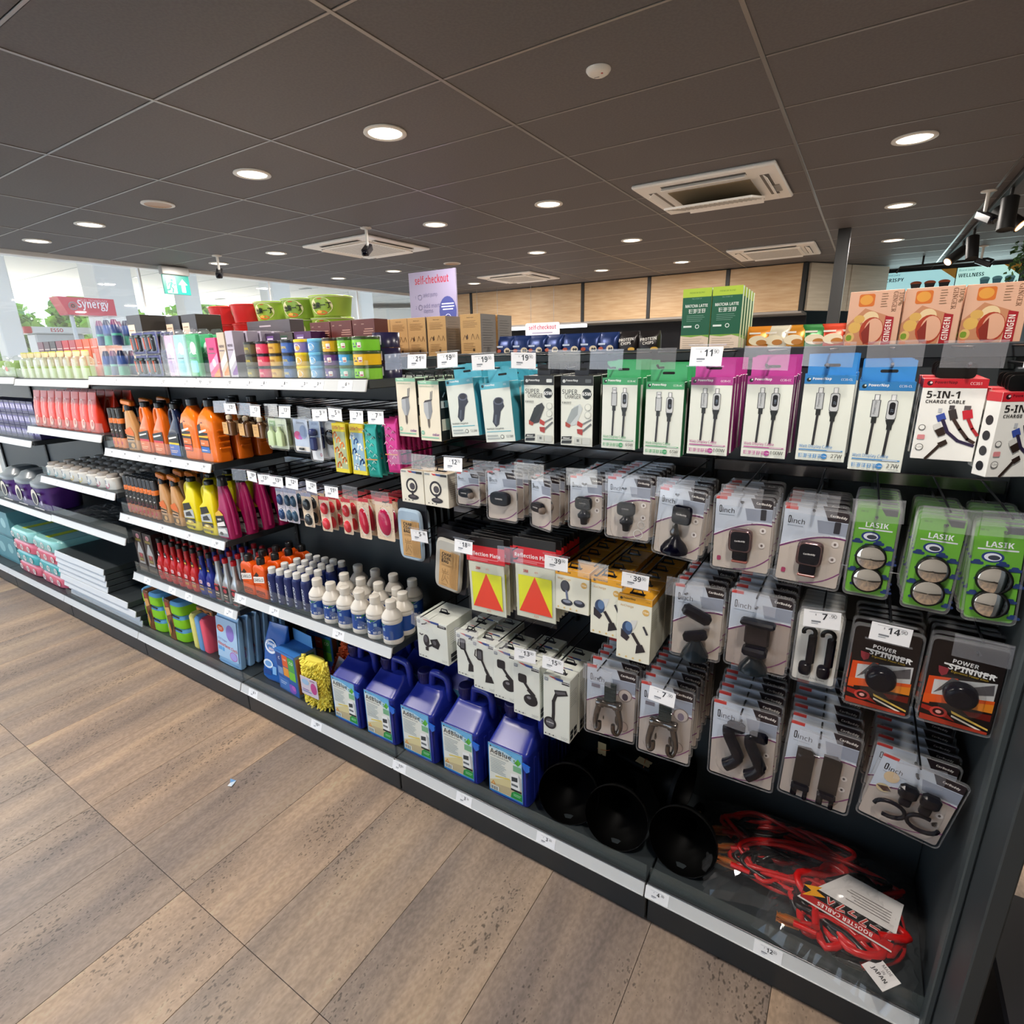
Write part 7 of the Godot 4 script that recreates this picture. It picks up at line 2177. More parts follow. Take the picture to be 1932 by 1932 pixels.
# ---------------------------------------------------------------- top shelf of the gondola
func top_goods() -> void:
	var t: Node3D
	# clear boxes of blue figures, two high
	for i in 6:
		var x := 0.065 + (i % 3) * 0.078
		t = thing("clear_toy_box", "clear plastic box with blue and green figure, %s of its stack" % ["bottom", "top"][i / 3], "plastic box", V(x, TOP + (i / 3) * 0.145, -0.11), 0.0, "clear boxes of blue figures, " + ["bottom", "top"][i / 3])
		var b := MB.new()
		b.box(V(0, 0.07, 0), V(0.074, 0.14, 0.07), K("ffffff"), 0.003)
		part(t, "clear_box", b.mesh(M.clear))
		var f := MB.new()
		f.loft([[0.006, 0.026, 0.02, 0, 0, 3], [0.05, 0.02, 0.018, 0, 0, 3], [0.06, 0.026, 0.02, 0.004, 0, 3], [0.1, 0.018, 0.016, 0, 0, 3], [0.125, 0.01, 0.01]], 14, [K("3a8a72"), K("24345e"), K("2f4a86"), K("1c2544"), K("1c2544")] if i % 2 == 0 else [K("24345e"), K("4a9a86"), K("2a3a6a"), K("6a3a5a"), K("1c2544")])
		part(t, "figure", f.mesh(M.plastic))
		row_of(t, 1, V(0, 0, -0.085), "clear plastic box with blue figure standing behind the front ones", "clear boxes of figures behind")
	# dark brown cartons with pale labels
	for q in [[0.375, 0.0, 0.13, "lower dark brown carton with pale label beside the clear boxes"], [0.375, 0.14, 0.13, "upper dark brown carton with pale label beside the clear boxes"], [0.56, 0.0, 0.0, ""], [0.56, 0.13, 0.12, "dark brown carton with pale label above the shaver packs"], [0.7, 0.12, 0.12, "dark brown carton with pale label nearest the green pack"]]:
		if q[3] == "":
			continue
		t = carton("dark_carton", q[3], "carton", V(q[0] + 0.02, TOP + q[1] + 0.07 if q[0] < 0.5 else TOP + 0.135, -0.2 if q[0] > 0.5 else -0.12), V(q[2], 0.139 if q[0] < 0.5 else 0.27, 0.12), [K("3d3d40"), K("2a2220"), K("4a4c50"), K("241d1b"), K("2e2623"), K("241d1b")],
			[["r", -q[2] * 480, -60 if q[0] < 0.5 else 40, q[2] * 480, 88 if q[0] < 0.5 else 60, "dcc4aa"], ["r", -q[2] * 440, 0 if q[0] < 0.5 else 80, q[2] * 360, 4, "8a6a50"]])
	# shaver packs, two by two
	var sh := MB.new()
	for x in [-0.024, 0.024]:
		sh.x = Transform3D(Basis(Vector3.BACK, 0.1), V(x, -0.005, 0.008))
		sh.box(V(0, 0, 0), V(0.02, 0.062, 0.012), K("1a2028"), 0.004)
		sh.box(V(0, 0.034, 0.004), V(0.034, 0.012, 0.012), K("2a3a34"), 0.003)
		sh.box(V(-0.012, 0.004, 0.004), V(0.004, 0.05, 0.01), K("d0562a"), 0.001)
	var shm := sh.mesh(M.plastic)
	for i in 4:
		t = blister("shaver_pack", "%s blue shaver pack, %s" % [["lower", "upper"][i / 2], ["next to the dark cartons", "next to the clear pink packs"][i % 2]], V(0.5 + (i % 2) * 0.115, TOP + 0.05 + (i / 2) * 0.1, -0.075), 0.108, 0.092, "2c2f6a", [["R", -50, -42, 100, 84, 8, "33367a"], ["R", -40, -36, 80, 66, 6, "a8b4c0"], ["r", -46, 34, 92, 6, "24275a"]], [0.0, -0.004, 0.09, 0.076, 0.024], [["shavers", shm]])
		stack(t, 2, 0.036, "blue shaver pack standing behind another", "blue shaver packs behind", 5)
	# clear pink and green packs
	for q in [[0.735, 0.085, "c8a8c0", "a890b8", "clear pink pack of hair goods on the top shelf"], [0.82, 0.1, "8fc0c0", "6ab0b8", "clear aqua pack on the top shelf"], [0.915, 0.09, "2f9a62", "7ac0c8", "green and aqua pack with white strap"]]:
		t = thing("bath_pack", q[4], "pack", V(q[0], TOP, -0.085))
		var b := MB.new()
		b.box(V(0, 0.09, -0.012), V(q[1] - 0.008, 0.176, 0.018), [K(q[2]), K(q[2]), K(q[2]), K(q[2]), K(q[2]), K(q[2])], 0.004)
		part(t, "contents", b.mesh(M.plastic))
		var p := MB.new()
		ink(p, [["R", -30, 20, 56, 50, 10, q[3]], ["e", 6, 120, 22, 26, "d8e4e4"], ["l", "eef2f2", 3, [-24, 100, 0, 116, 24, 96]], ["r", -30, 78, 50, 4, "4a5a6a"]], Transform3D(Basis(), V(0, 0, -0.003)))
		part(t, "print", p.mesh(M.print))
		var w := MB.new()
		w.loft([[0.0, q[1] / 2, 0.02, 0, 0, 5], [0.1, q[1] / 2, 0.024, 0, 0, 5], [0.185, q[1] / 2 - 0.004, 0.01, 0, 0, 5], [0.2, q[1] / 2 - 0.01, 0.002, 0, 0, 5]], 18, K("ffffff"))
		part(t, "wrapper", w.mesh(M.clear_bag))
		row_of(t, 2, V(0, 0, -0.06), "clear wrapped pack standing behind the front ones", "wrapped packs behind")
	# tall cosmetic cartons
	for q in [[1.055, 0.07, 0.158, "c83a72", "pink and magenta tall carton"], [1.13, 0.05, 0.176, "b8a894", "grey patterned tall carton with orange flash"], [1.19, 0.05, 0.18, "a8a0b0", "silver grey tall carton with purple foot"]]:
		t = carton("cosmetic_carton", q[4] + " beside the round tins", "carton", V(q[0], TOP + q[2] / 2, -0.09), V(q[1], q[2], 0.05), K(q[3]), [["p", "e88ab0" if q[3] == "c83a72" else "e6e2dc", [-q[1] * 500, -30, q[1] * 500, 20, q[1] * 500, -20, -q[1] * 500, -60]], ["p", "d8762a" if q[3] != "a8a0b0" else "6a2a86", [-10, -70, q[1] * 500, -40, q[1] * 500, -78, -10, -80]], ["T", 0, 30, 10, "4a3a44", "MINI", 1, 0, q[1] * 900], ["r", -q[1] * 400, 16, q[1] * 700, 4, "6a5a64"], ["e", 4, -20, 12, 16, "e8dcd0"]])
		row_of(t, 3, V(0.01, 0, -0.056), "tall carton standing behind the " + q[4].split(" ")[0] + " one", "tall cosmetic cartons behind")
	for q in [[1.28, 0.1, 0.13, "3a2f40", "dark purple carton with label strip behind the tins"], [1.37, 0.08, 0.13, "4a4440", "dark grey carton with green label behind the tins"], [1.47, 0.1, 0.125, "4a1f52", "plum carton behind the tins"]]:
		t = carton("gift_carton", q[4], "carton", V(q[0], TOP + 0.085 + 0.0, -0.22), V(q[1], 0.17, 0.07), K(q[3]), [["r", -36, 34, 44, 40, "6a4a86" if q[1] == 0.1 else "2f4a3a"], ["r", -32, 60, 36, 5, "d8d0dc"], ["r", -32, 50, 30, 4, "c8c0cc"]])
	t = carton("flat_gift_box", "long dark grey flat box lying on the rear row", "carton", V(1.12, TOP + 0.2, -0.32), V(0.3, 0.06, 0.07), K("4c454c"), [["r", -60, 4, 80, 6, "a8a0a8"]])
	var un := carton("gift_carton", "tall plum carton carrying the long flat box", "carton", V(1.12, TOP + 0.085, -0.32), V(0.28, 0.17, 0.07), K("3f2a46"), [])
	# round tins: colours per column, three high
	var tins := [["5a5436", "4c4a30", "6a6438", "d8c23a", "2a2a22"], ["d03a5a", "d23a58", "c83a60", "f0d0c0", "1c1c1e"], ["c8982a", "c49a34", "c8a040", "8a4a2a", "2a2420"], ["3a5ea8", "38609e", "40629a", "e6d04a", "20242c"], ["8a78a8", "d8ac2a", "d0aa34", "efe0a0", "e2c420"], ["5a9cd0", "5c9ecc", "66a0cc", "e8f0f4", "6ab4d8"], ["e0ac22", "6a3f78", "5a3f82", "f4e8c8", "3a342a"], ["7ac03a", "3f9ad0", "4aa898", "e8e0d8", "3a5a2a"], ["7cc832", "e6b81e", "84c43c", "2a3a5a", "3a4a2a"]]
	var nm := ["olive", "red", "gold", "blue", "yellow-lidded", "pale blue", "yellow and purple", "green and blue", "large green and yellow"]
	for c in 9:
		var r := 0.034 if c < 8 else 0.045
		var x := 1.345 + c * 0.0745 + (0.012 if c == 8 else 0.0)
		for l in 3:
			t = thing("freshener_tin", "%s round tin, %s of three in its stack" % [nm[c], ["bottom", "middle", "top"][l]], "tin", V(x, TOP + l * 0.045, -0.088), 0.0, "round freshener tins in stacks")
			var b := MB.new()
			var k := K(tins[c][2 - l])
			b.lathe([[r - 0.001, 0.0], [r, 0.002], [r, 0.036], [r - 0.002, 0.037]], 24, k)
			part(t, "tin", b.mesh(M.plastic))
			var d := MB.new()
			d.lathe([[r + 0.001, 0.035], [r + 0.001, 0.043], [r - 0.001, 0.0445], [0.0, 0.0445]], 24, K(tins[c][4]), false)
			part(t, "lid", d.mesh(M.plastic))
			var p := MB.new()
			var a := [["r", -14, 18, 20, 7, tins[c][3]], ["r", -14, 11, 14, 4, tins[c][3]], ["R", 6, 10, 14, 16, 2, "e8e4dc"], ["r", 8, 12, 10, 4, "b83a4a"]]
			if c == 4 or c == 5:
				a = [["e", 0, 17, 16, 12, "f0ecd8" if c == 4 else "dceaf4"], ["e", 4, 15, 9, 7, "e2a83a" if c == 4 else "8ab8dc"]]
			elif c < 4:
				a = [["T", 0, 15, 8, tins[c][3], "COOL", 1], ["r", -14, 9, 28, 3, tins[c][3]]]
			ink(p, a)
			bend(p, r + 0.0001)
			part(t, "label", p.mesh(M.print))
			row_of(t, 1 if c < 8 else 0, V(0.006, 0, -0.075), "round tin in the second row behind the " + nm[c] + " stack", "round tins in the second row")
	for l in 3:
		t = thing("freshener_tin", "dark purple round tin behind the large green stack, %s" % ["bottom", "middle", "top"][l], "tin", V(1.945, TOP + l * 0.05, -0.19), 0.0, "dark purple tins at the back")
		var b := MB.new()
		b.lathe([[0.045, 0.0], [0.046, 0.048], [0.0, 0.049]], 24, K("2a2244"))
		part(t, "tin", b.mesh(M.plastic))
		var p := MB.new()
		ink(p, [["R", -20, 8, 16, 30, 2, "b8b0cc"], ["R", 4, 8, 14, 30, 2, "d8d4e0"]])
		bend(p, 0.0462)
		part(t, "label", p.mesh(M.print))
	# maroon coffee cartons
	for i in 3:
		t = carton("coffee_carton", ["maroon carton with cocoa picture nearest the purple boxes", "maroon carton with cocoa picture, middle of three", "maroon carton with cocoa picture nearest the kraft boxes"][i], "carton", V(1.48 + i * 0.122, TOP + 0.103, -0.3), V(0.118, 0.206, 0.07), K("5a231f"), [["t", -48, 84, 4, "d8b8a0", "dark", 0], ["t", -10, 84, 4, "d8b8a0", "cocoa", 0], ["r", 6, 66, 44, 3, "b88a7a"], ["r", 0, 58, 52, 3, "b88a7a"], ["r", -2, 50, 54, 3, "b88a7a"], ["p", "e8dcd0", [10, 20, 34, 20, 28, 4, 14, 4]], ["p", "c86a3a", [-44, 4, -26, 18, -16, 2]], ["p", "e0a05a", [36, 6, 50, 14, 52, 2]]])

# ---------------------------------------------------------------- goods on the rear shelf, seen over the top
func back_goods() -> void:
	var t: Node3D
	var bm := {}
	var cols := [[0.36, "c02a28", 3], [0.564, "c02a28", 3], [0.765, "8aa83c", 3], [0.985, "7a9a34", 3], [1.19, "86a53a", 3]]
	for i in cols.size():
		var q: Array = cols[i]
		for l in q[2]:
			t = thing("noodle_bowl", "%s paper noodle bowl, %s of the stack %s" % ["red" if i < 2 else "green", ["bottom", "middle", "top"][l], ["by the window side", "next to the green bowls", "next to the red bowls", "between green stacks", "nearest the maroon cartons"][i]], "noodle bowl", V(q[0], REAR + l * 0.094, -0.62), 0.3 if i > 1 else -0.9)
			var b := MB.new()
			b.lathe([[0.082, 0.0], [0.084, 0.003], [0.096, 0.084], [0.1, 0.086], [0.1, 0.091], [0.0, 0.093]], 30, [K(q[1]), K(q[1]), K("d8d4c4") if i > 1 else K("b8403a"), K(q[1]), K("b8a890")])
			part(t, "bowl", b.mesh(M.plastic))
			var p := MB.new()
			ink(p, [["e", 0, 44, 54, 38, "e2dcae"], ["e", 0, 16, 28, 10, "c86a2a"], ["e", -10, 20, 14, 6, "e8b04a"], ["r", -10, 74, 20, 3, "c8302a"]] + brush(-44, 36, 20, "1c1a16"), Transform3D(), 0.0002)
			# lay the badge on the sloping wall
			for j in p.v.size():
				var y := p.v[j].y
				var r := lerpf(0.0842, 0.0965, y / 0.084)
				var a := p.v[j].x / 0.086
				var z := p.v[j].z
				p.v[j] = V((r + z) * sin(a), y, (r + z) * cos(a))
				p.n[j] = V(sin(a), -0.2, cos(a)).normalized()
			part(t, "badge", p.mesh(M.print))
	for q in [[0.56, "flat kraft food box by the window-side end of the shelf"], [0.42, "flat kraft food box second from the dark cartons"]]:
		t = thing("kraft_box", q[1], "carton", V(q[0] + 0.3, REAR, -0.48))
		var b := MB.new()
		b.box(V(0, 0.07, 0), V(0.13, 0.14, 0.06), K("ffffff"), 0.001)
		part(t, "body", b.mesh(M.kraft))
		var p := MB.new()
		ink(p, [["T", 0, 96, 16, "b03a2a", "mori", 1], ["r", -40, 84, 80, 3, "b87a4a"]], Transform3D(Basis(), V(0, 0, 0.03)))
		part(t, "print", p.mesh(M.print))
	# tall kraft boxes
	for i in 5:
		t = thing("kraft_carton", ["tall kraft carton farthest from the green tea boxes", "tall kraft carton second in its row", "tall kraft carton third in its row", "tall kraft carton fourth in its row", "tall kraft carton nearest the snack bags"][i], "carton", V([1.62, 1.715, 1.81, 1.912, 2.075][i], REAR, -0.5), 0.0, "tall kraft cartons on the rear shelf")
		var b := MB.new()
		b.box(V(0, 0.076, -0.05), V(0.094, 0.152, 0.1), K("ffffff"), 0.0008)
		part(t, "body", b.mesh(M.kraft))
		var s := MB.new()
		s.box(V(0.0474, 0.076, -0.05), V(0.0006, 0.151, 0.0995), K("6f6a66"))
		part(t, "grey_side", s.mesh(M.card))
		var p := MB.new()
		ink(p, [["t", 0, 138, 4, "5a3f24", "french roast", 1]] + lines(-34, 128, 68, 6, 4.5, 1.2, "8a653c") + [["p", "4a3320", [-22, 72, -14, 82, -12, 66, -20, 62]], ["l", "6a4a2c", 1.4, [-36, 62, -26, 78, -16, 62]], ["l", "6a4a2c", 1.4, [2, 62, 10, 82, 18, 62]], ["l", "6a4a2c", 1.4, [24, 62, 32, 80, 38, 62]]] + lines(-34, 48, 56, 5, 6, 1.2, "8a653c") + [["e", 14, 24, 5, 5, "4a3320"]])
		ink(p, lines(-38, 130, 70, 12, 9, 1.4, "4f4b48"), Transform3D(Basis(Vector3.UP, PI / 2), V(0.0478, 0, -0.05)))
		part(t, "print", p.mesh(M.print))
		row_of(t, 1, V(0.004, 0, -0.108), "tall kraft carton standing behind the front row", "tall kraft cartons behind")
	# snack bags
	for i in 9:
		var x := 2.2 + i * 0.068
		t = snack(V(x, REAR, -0.56), "22386e" if i < 7 else "2a2624", ["blue", "blue", "navy", "blue", "navy", "blue", "blue", "black", "black"][i], i)
	for i in 6:
		t = snack(V(3.07 + i * 0.048, REAR, -0.58), ["d8872a", "e6dcc4", "c8862a", "2f7a3c", "c8442a", "c02a48"][i], ["orange", "cream", "amber", "green", "red", "crimson"][i], i + 20)
	# matcha cartons
	for q in [[2.9, "green matcha latte carton nearest the snack bags"], [2.985, "green matcha latte carton nearest the ginger boxes"]]:
		t = carton("matcha_carton", q[1], "carton", V(q[0], REAR + 0.09, -0.5), V(0.082, 0.18, 0.024), [K("0f5a3c"), K("0f5a3c"), K("a8c83a"), K("b9c8a0"), K("b4cc3a"), K("dccab4")],
			[["r", -41, 66, 82, 24, "b2cc38"], ["t", 0, 76, 4, "4a7a1c", "PREMIUM BLEND", 1], ["t", 0, 60, 3.2, "8ab09a", "THE STORY OF", 1], ["T", 0, 38, 8, "eef4ea", "MATCHA LATTE", 1, 0, 64]] + hanzi(-22, 22, 11, 4, "eef4ea") + lines(-26, 14, 52, 4, 5, 1.2, "7aa890") + [["r", -34, -18, 24, 5, "e6efe6"], ["e", 6, -16, 6, 6, "e6efe6"], ["e", 6, -16, 4, 4, "0f5a3c"], ["r", -41, -90, 82, 50, "e2cdb6"], ["p", "7aa83a", [-41, -40, 41, -40, 41, -48, 20, -42, -10, -46, -41, -42]]] + lines(-34, -52, 64, 5, 6, 1.4, "b09a86"))
		row_of(t, 4, V(0.002, -0.003, -0.03), "green matcha latte carton standing behind another", "matcha latte cartons behind")
	# ginger boxes
	for i in 3:
		t = carton("ginger_box", ["peach ginger tea box next to the snack bags", "peach ginger tea box, middle of three", "peach ginger tea box beside the end panel"][i], "carton", V(3.345 + i * 0.118, REAR + 0.071, -0.5), V(0.114, 0.142, 0.05), K("e3b294"),
			[["p", "c98a62", [-57, -71, 20, -71, 30, 10, -20, 30, -57, -10]], ["R", -36, 34, 34, 30, 5, "d8722a"], ["e", -20, 50, 14, 12, "e6a040"], ["e", -6, 4, 18, 18, "ecd0a0"], ["e", -38, -16, 14, 14, "e2b45c"], ["e", -30, 4, 12, 10, "dcae5a"], ["e", -46, -40, 10, 12, "e0b870"], ["e", 0, -26, 26, 34, "b03c20"], ["e", 4, -24, 20, 29, "e6b090"], ["p", "8a2a18", [-22, -30, -6, -4, -2, -54, -14, -58]], ["p", "a81c22", [24, -62, 44, -60, 44, 6, 26, 10]], ["T", 40, -52, 12, "f4e8dc", "GINGEN", 0, 90, 52], ["S", 36, 66, 9, "7a5236", "GINGER", 0, -90], ["S", 48, 64, 9, "8a6a46", "100%", 0, -90], ["R", -54, -48, 12, 14, 5, "7a9a2a"], ["r", -54, -66, 12, 14, "d8702a"]] + lines(12, 62, 14, 6, 6, 1.4, "9a7a5a"))
		t.rotation.y = -0.06
		row_of(t, 1, V(0, 0, -0.06), "peach ginger tea box standing behind another", "ginger tea boxes behind")

func snack(at: Vector3, col: String, name_of: String, i: int) -> Node3D:
	var t := thing("snack_bag", "%s snack bag %s on the rear shelf" % [name_of, "beside the kraft cartons" if i < 9 else "between matcha and ginger boxes"], "snack bag", at, 0.0, "snack bags on the rear shelf, " + name_of)
	var b := MB.new()
	b.loft([[0.0, 0.032, 0.02, 0, 0, 3], [0.012, 0.036, 0.028, 0, 0, 3], [0.05, 0.036, 0.022, 0, 0, 3], [0.066, 0.034, 0.005, 0, 0, 4], [0.07, 0.034, 0.003, 0, 0, 4]], 16, K(col))
	part(t, "bag", b.mesh(M.foil))
	var p := MB.new()
	var a := [["e", 14, 18, 13, 11, "dcccae"], ["e", 12, 17, 4, 5, "2a2420"], ["e", 20, 17, 4, 5, "2a2420"], ["r", -30, 30, 26, 6, "c8d4e8"], ["e", -20, 18, 9, 6, "b04a2a"]]
	if i == 7 or i == 8:
		a = [["T", 0, 40, 9, "efeae2", "PROTEIN", 1, 5, 62], ["T", 0, 28, 9, "efeae2", "CHIPS", 1, 5], ["e", 20, 14, 12, 6, "d8a83a"]]
	elif i > 8:
		a = [["e", -4, 30, 24, 14, "efe0c0"], ["e", 6, 24, 14, 8, "b8762e"], ["r", -28, 48, 30, 5, "efe6d8"]]
	ink(p, a, Transform3D(Basis(Vector3.RIGHT, -0.12), V(0, 0, 0.03)))
	part(t, "print", p.mesh(M.print))
	t.rotation.y = sin(i * 1.7) * 0.15
	return t

# the brand's brush characters on the bowls, drawn as strokes
func brush(x: float, y: float, s: float, col: String) -> Array:
	var a := []
	var k := s / 10.0
	var chars := [
		[[5, 10, 5, 0], [1, 8, 1, 5, 9, 5, 9, 8], [0, 3, 0, 0, 10, 0, 10, 3]],
		[[0, 8, 10, 8], [3, 10, 4, 8], [7, 10, 6, 8], [1, 6, 1, 0], [1, 6, 5, 6, 5, 0], [1, 4, 5, 4], [1, 2, 5, 2], [7, 6, 7, 2], [9, 7, 9, 0]],
		[[0, 5, 10, 5.6]],
		[[0, 9, 10, 9], [6, 9, 6, 1, 3, 0]]]
	for c in 4:
		for st in chars[c]:
			var p := []
			for i in range(0, st.size(), 2):
				p.append_array([x + c * s * 1.18 + st[i] * k, y + st[i + 1] * k * 1.2])
			a.append(["l", col, 3.4, p])
	return a

# ---------------------------------------------------------------- far side of the shop
func counter() -> void:
	# wood bulkhead with dark joints
	var t := thing("bulkhead", "light wood panelled bulkhead with black joints over the counter", "wall panel", V(0, 0, -6.95))
	var xs := [-3.5, -2.59, -0.48, 0.56, 1.63, 2.54]
	for i in 5:
		var b := MB.new()
		b.box(V((xs[i] + xs[i + 1]) / 2, 2.37, 0), V(xs[i + 1] - xs[i] - 0.05, 0.56, 0.04), K("ffffff"), 0.003)
		part(t, "wood_panel", b.mesh(M.wood0))
		var j := MB.new()
		j.box(V(xs[i + 1], 2.37, 0.006), V(0.05, 0.566, 0.05), K("1b1a1c"), 0.003)
		part(t, "joint", j.mesh(M.rack))
	var so := MB.new()
	so.box(V(-0.5, 2.08, -0.35), V(6.1, 0.03, 0.74), K("8f8a84"))
	part(t, "soffit", so.mesh(M.matte))
	var ang := thing("angled_bulkhead", "pale wood bulkhead panels turning the corner behind the post", "wall panel", V(2.56, 0, -6.95), 0.95)
	for i in 2:
		var b := MB.new()
		b.box(V(0.4 + i * 0.72, 2.37, 0), V(0.7, 0.56, 0.04), K("ffffff"), 0.003)
		part(ang, "wood_panel", b.mesh(M.wood1))
	var rec := MB.new()
	rec.box(V(-0.5, 1.03, -7.7), V(6.1, 2.06, 0.06), K("26252a"))
	single("service_wall", rec.mesh(M.matte), "dark recessed wall behind the service counter", "wall panel")
	var ct := thing("service_counter", "long dark service counter below the wood bulkhead", "counter", V(-0.5, 0, -6.6))
	var cb := MB.new()
	cb.box(V(0, 0.5, 0), V(5.6, 1.0, 0.6), K("3a3634"), 0.006)
	part(ct, "cabinet", cb.mesh(M.rack))
	var tp := MB.new()
	tp.box(V(0, 1.02, 0), V(5.7, 0.04, 0.68), K("d6d2cc"), 0.004)
	part(ct, "worktop", tp.mesh(M.plastic))
	var wh := MB.new()
	wh.box(V(0.4, 0.95, 0), V(0.9, 1.9, 0.5), K("d5dde2"), 0.01)
	single("white_cabinet", wh.mesh(M.plastic), "tall pale blue-white cabinet beside the black post", "cabinet", V(2.55, 0, -7.9))
	# grab shelves with small signs
	for q in [[-2.0, "small self-checkout hanging sign beside the kraft cartons"], [-0.98, "small self-checkout hanging sign in front of the bulkhead"]]:
		var s := thing("hanging_sign", q[1], "sign", V(q[0], 2.03, -6.55))
		var b := MB.new()
		b.prism(rrect(-0.3, -0.14, 0.6, 0.2, 0.03), -0.006, 0.0, K("e2dee6"))
		part(s, "board", b.mesh(M.plastic))
		var w := MB.new()
		for x in [-0.2, 0.2]:
			w.tube([V(x, 0.06, -0.003), V(x, CH - 2.03, -0.003)], 0.003, 5, K("8a8a8c"))
		part(s, "wires", w.mesh(M.steel))
		var p := MB.new()
		ink(p, [["T", 0, -40, 62, "b83a5a", "self-checkout", 1, 0, 480], ["r", -180, -100, 360, 20, "9a96b0"], ["r", -300, -140, 600, 14, "7a9ac8"]])
		part(s, "print", p.mesh(M.print))
	var tl := thing("lit_shelf", "bright lit shelf strip in the dark recess under the bulkhead", "light strip", V(-1.2, 2.035, -6.9))
	var tb := MB.new()
	tb.box(V(0, 0, 0), V(1.6, 0.05, 0.08), K("f2f4f6"), 0.004)
	var tm := StandardMaterial3D.new()
	tm.resource_name = "tube_glow"
	tm.albedo_color = Color("f4f6f8")
	tm.emission_enabled = true
	tm.emission = Color("f0f4ff")
	tm.emission_energy_multiplier = 1.4
	part(tl, "tube", tb.mesh(tm))
	var al := AreaLight3D.new()
	al.name = "lamp"
	al.area_size = Vector2(1.5, 0.06)
	al.light_energy = 0.3
	al.shadow_enabled = true
	al.area_range = 10.0
	al.rotation.x = -PI / 2
	al.position = V(0, -0.03, 0.0)
	tl.add_child(al)
	# blue menu wall on the right
	for q in [[3.79, 0.82, "bright menu screen headed crispy with three bowls", "CRISPY", "9fc4cc", 0], [4.52, 0.66, "bright menu screen headed wellness with blue cups", "WELLNESS", "b4dcd8", 1]]:
		var s := thing("menu_screen", q[2], "screen", V(q[0], 2.42, -8.6))
		var b := MB.new()
		b.box(V(0, 0, -0.03), V(q[1], 0.4, 0.05), K("16181a"), 0.004)
		part(s, "case", b.mesh(M.plastic))
		var sm := StandardMaterial3D.new()
		sm.resource_name = "screen_glow"
		sm.vertex_color_use_as_albedo = true
		sm.roughness = 0.3
		sm.emission_enabled = true
		sm.emission = Color("9fd4d8") if q[5] == 0 else Color("b4e2da")
		sm.emission_energy_multiplier = 0.8
		var g := MB.new()
		g.box(V(0, 0, -0.003), V(q[1] - 0.02, 0.38, 0.002), K(q[4]))
		part(s, "display", g.mesh(sm))
		var p := MB.new()
		var w: float = q[1] * 500
		var a := [["p", "e8b04a", [w - 180, 190, w - 10, 190, w - 10, 60, w - 60, 100]], ["T", -w + 30, 70, 46, "1d3a4a", q[3], 0, 0, w * 0.8], ["t", -w + 30, 140, 24, "2a6a7a", "Boost Juice", 0]]
		for i in 3:
			a.append(["e", -w * 0.05 + i * w * 0.38, 30, w * 0.16, 30, "c8643a" if q[5] == 0 else "8ac8d8"])
			a.append(["p", "2a2420" if q[5] == 0 else "5a9ab0", [-w * 0.2 + i * w * 0.38, 25, w * 0.1 + i * w * 0.38, 25, w * 0.05 + i * w * 0.38, -60, -w * 0.15 + i * w * 0.38, -60]])
		ink(p, a, Transform3D(), 0.0002)
		part(s, "picture", p.mesh(M.print))
		var l := AreaLight3D.new()
		l.name = "glow"
		l.area_size = Vector2(q[1] - 0.04, 0.36)
		l.light_energy = 0.4
		l.light_color = Color("cfeaea")
		l.shadow_enabled = true
		l.area_range = 10.0
		l.rotation.y = PI
		l.position = V(0, 0, 0.01)
		s.add_child(l)
	var pc := MB.new()
	pc.box(V(0, CH / 2, 0), V(0.26, CH, 0.2), K("b5b4b6"), 0.004)
	single("pale_column", pc.mesh(M.matte), "pale grey square column beside the menu screens", "column", V(3.3, 0, -8.7))
	# frame hung in front of the screens
	var fr := thing("wire_loop", "black rounded wire loop hanging before the menu screens", "wire loop", V(3.95, 2.55, -7.4))
	var fm := MB.new()
	fm.tube([V(-0.45, -0.06, 0), V(-0.42, 0.0, 0), V(0.4, 0.02, 0), V(0.45, 0.0, 0), V(0.4, -0.05, 0.1)], 0.014, 8, K("17181a"))
	fm.tube([V(-0.2, 0.0, 0), V(-0.2, 0.12, 0)], 0.012, 6, K("17181a"))
	part(fr, "wire", fm.mesh(M.rack))
	# hanging greenery at the right edge
	var pl := thing("hanging_plant", "dark green hanging foliage at right of the menu screens", "plant", V(4.5, 2.36, -6.0))
	var lf := MB.new()
	var rng := RandomNumberGenerator.new()
	rng.seed = 44
	for i in 260:
		var o := V(rng.randf_range(-0.14, 0.14), rng.randf_range(-0.22, 0.2), rng.randf_range(-0.14, 0.14))
		var d := V(rng.randf_range(-1, 1), rng.randf_range(-1, 0.4), rng.randf_range(-1, 1)).normalized() * 0.07
		var s := d.cross(V(rng.randf(), 1, rng.randf())).normalized() * 0.01
		var k := K("3a5a2c") * rng.randf_range(0.6, 1.3)
		lf.quad(o - s, o + d * 0.5 - s * 1.5, o + d, o + d * 0.5 + s * 1.5, Color(k.r, k.g, k.b))
	part(pl, "leaves", lf.mesh(M.matte)).set_meta("kind", "stuff")
	var stp := MB.new()
	stp.tube([V(0, 0.0, 0), V(0, 0.3, 0)], 0.01, 6, K("2a2a28"))
	part(pl, "hanger", stp.mesh(M.matte))
	# self-checkout poster on a stand
	var po := thing("checkout_poster", "lavender self-checkout poster on a stand behind the kraft cartons", "poster", V(-0.17, 0, -3.0), 0.0)
	var b := MB.new()
	b.box(V(0, 2.03, 0), V(0.56, 0.74, 0.02), K("7d7690"), 0.003)
	part(po, "board", b.mesh(M.card))
	var st := MB.new()
	st.box(V(0, 0.84, -0.02), V(0.05, 1.66, 0.03), K("5a5a5e"), 0.004)
	st.box(V(0, 0.015, 0), V(0.5, 0.03, 0.36), K("5a5a5e"), 0.006)
	part(po, "stand", st.mesh(M.rack))
	var p := MB.new()
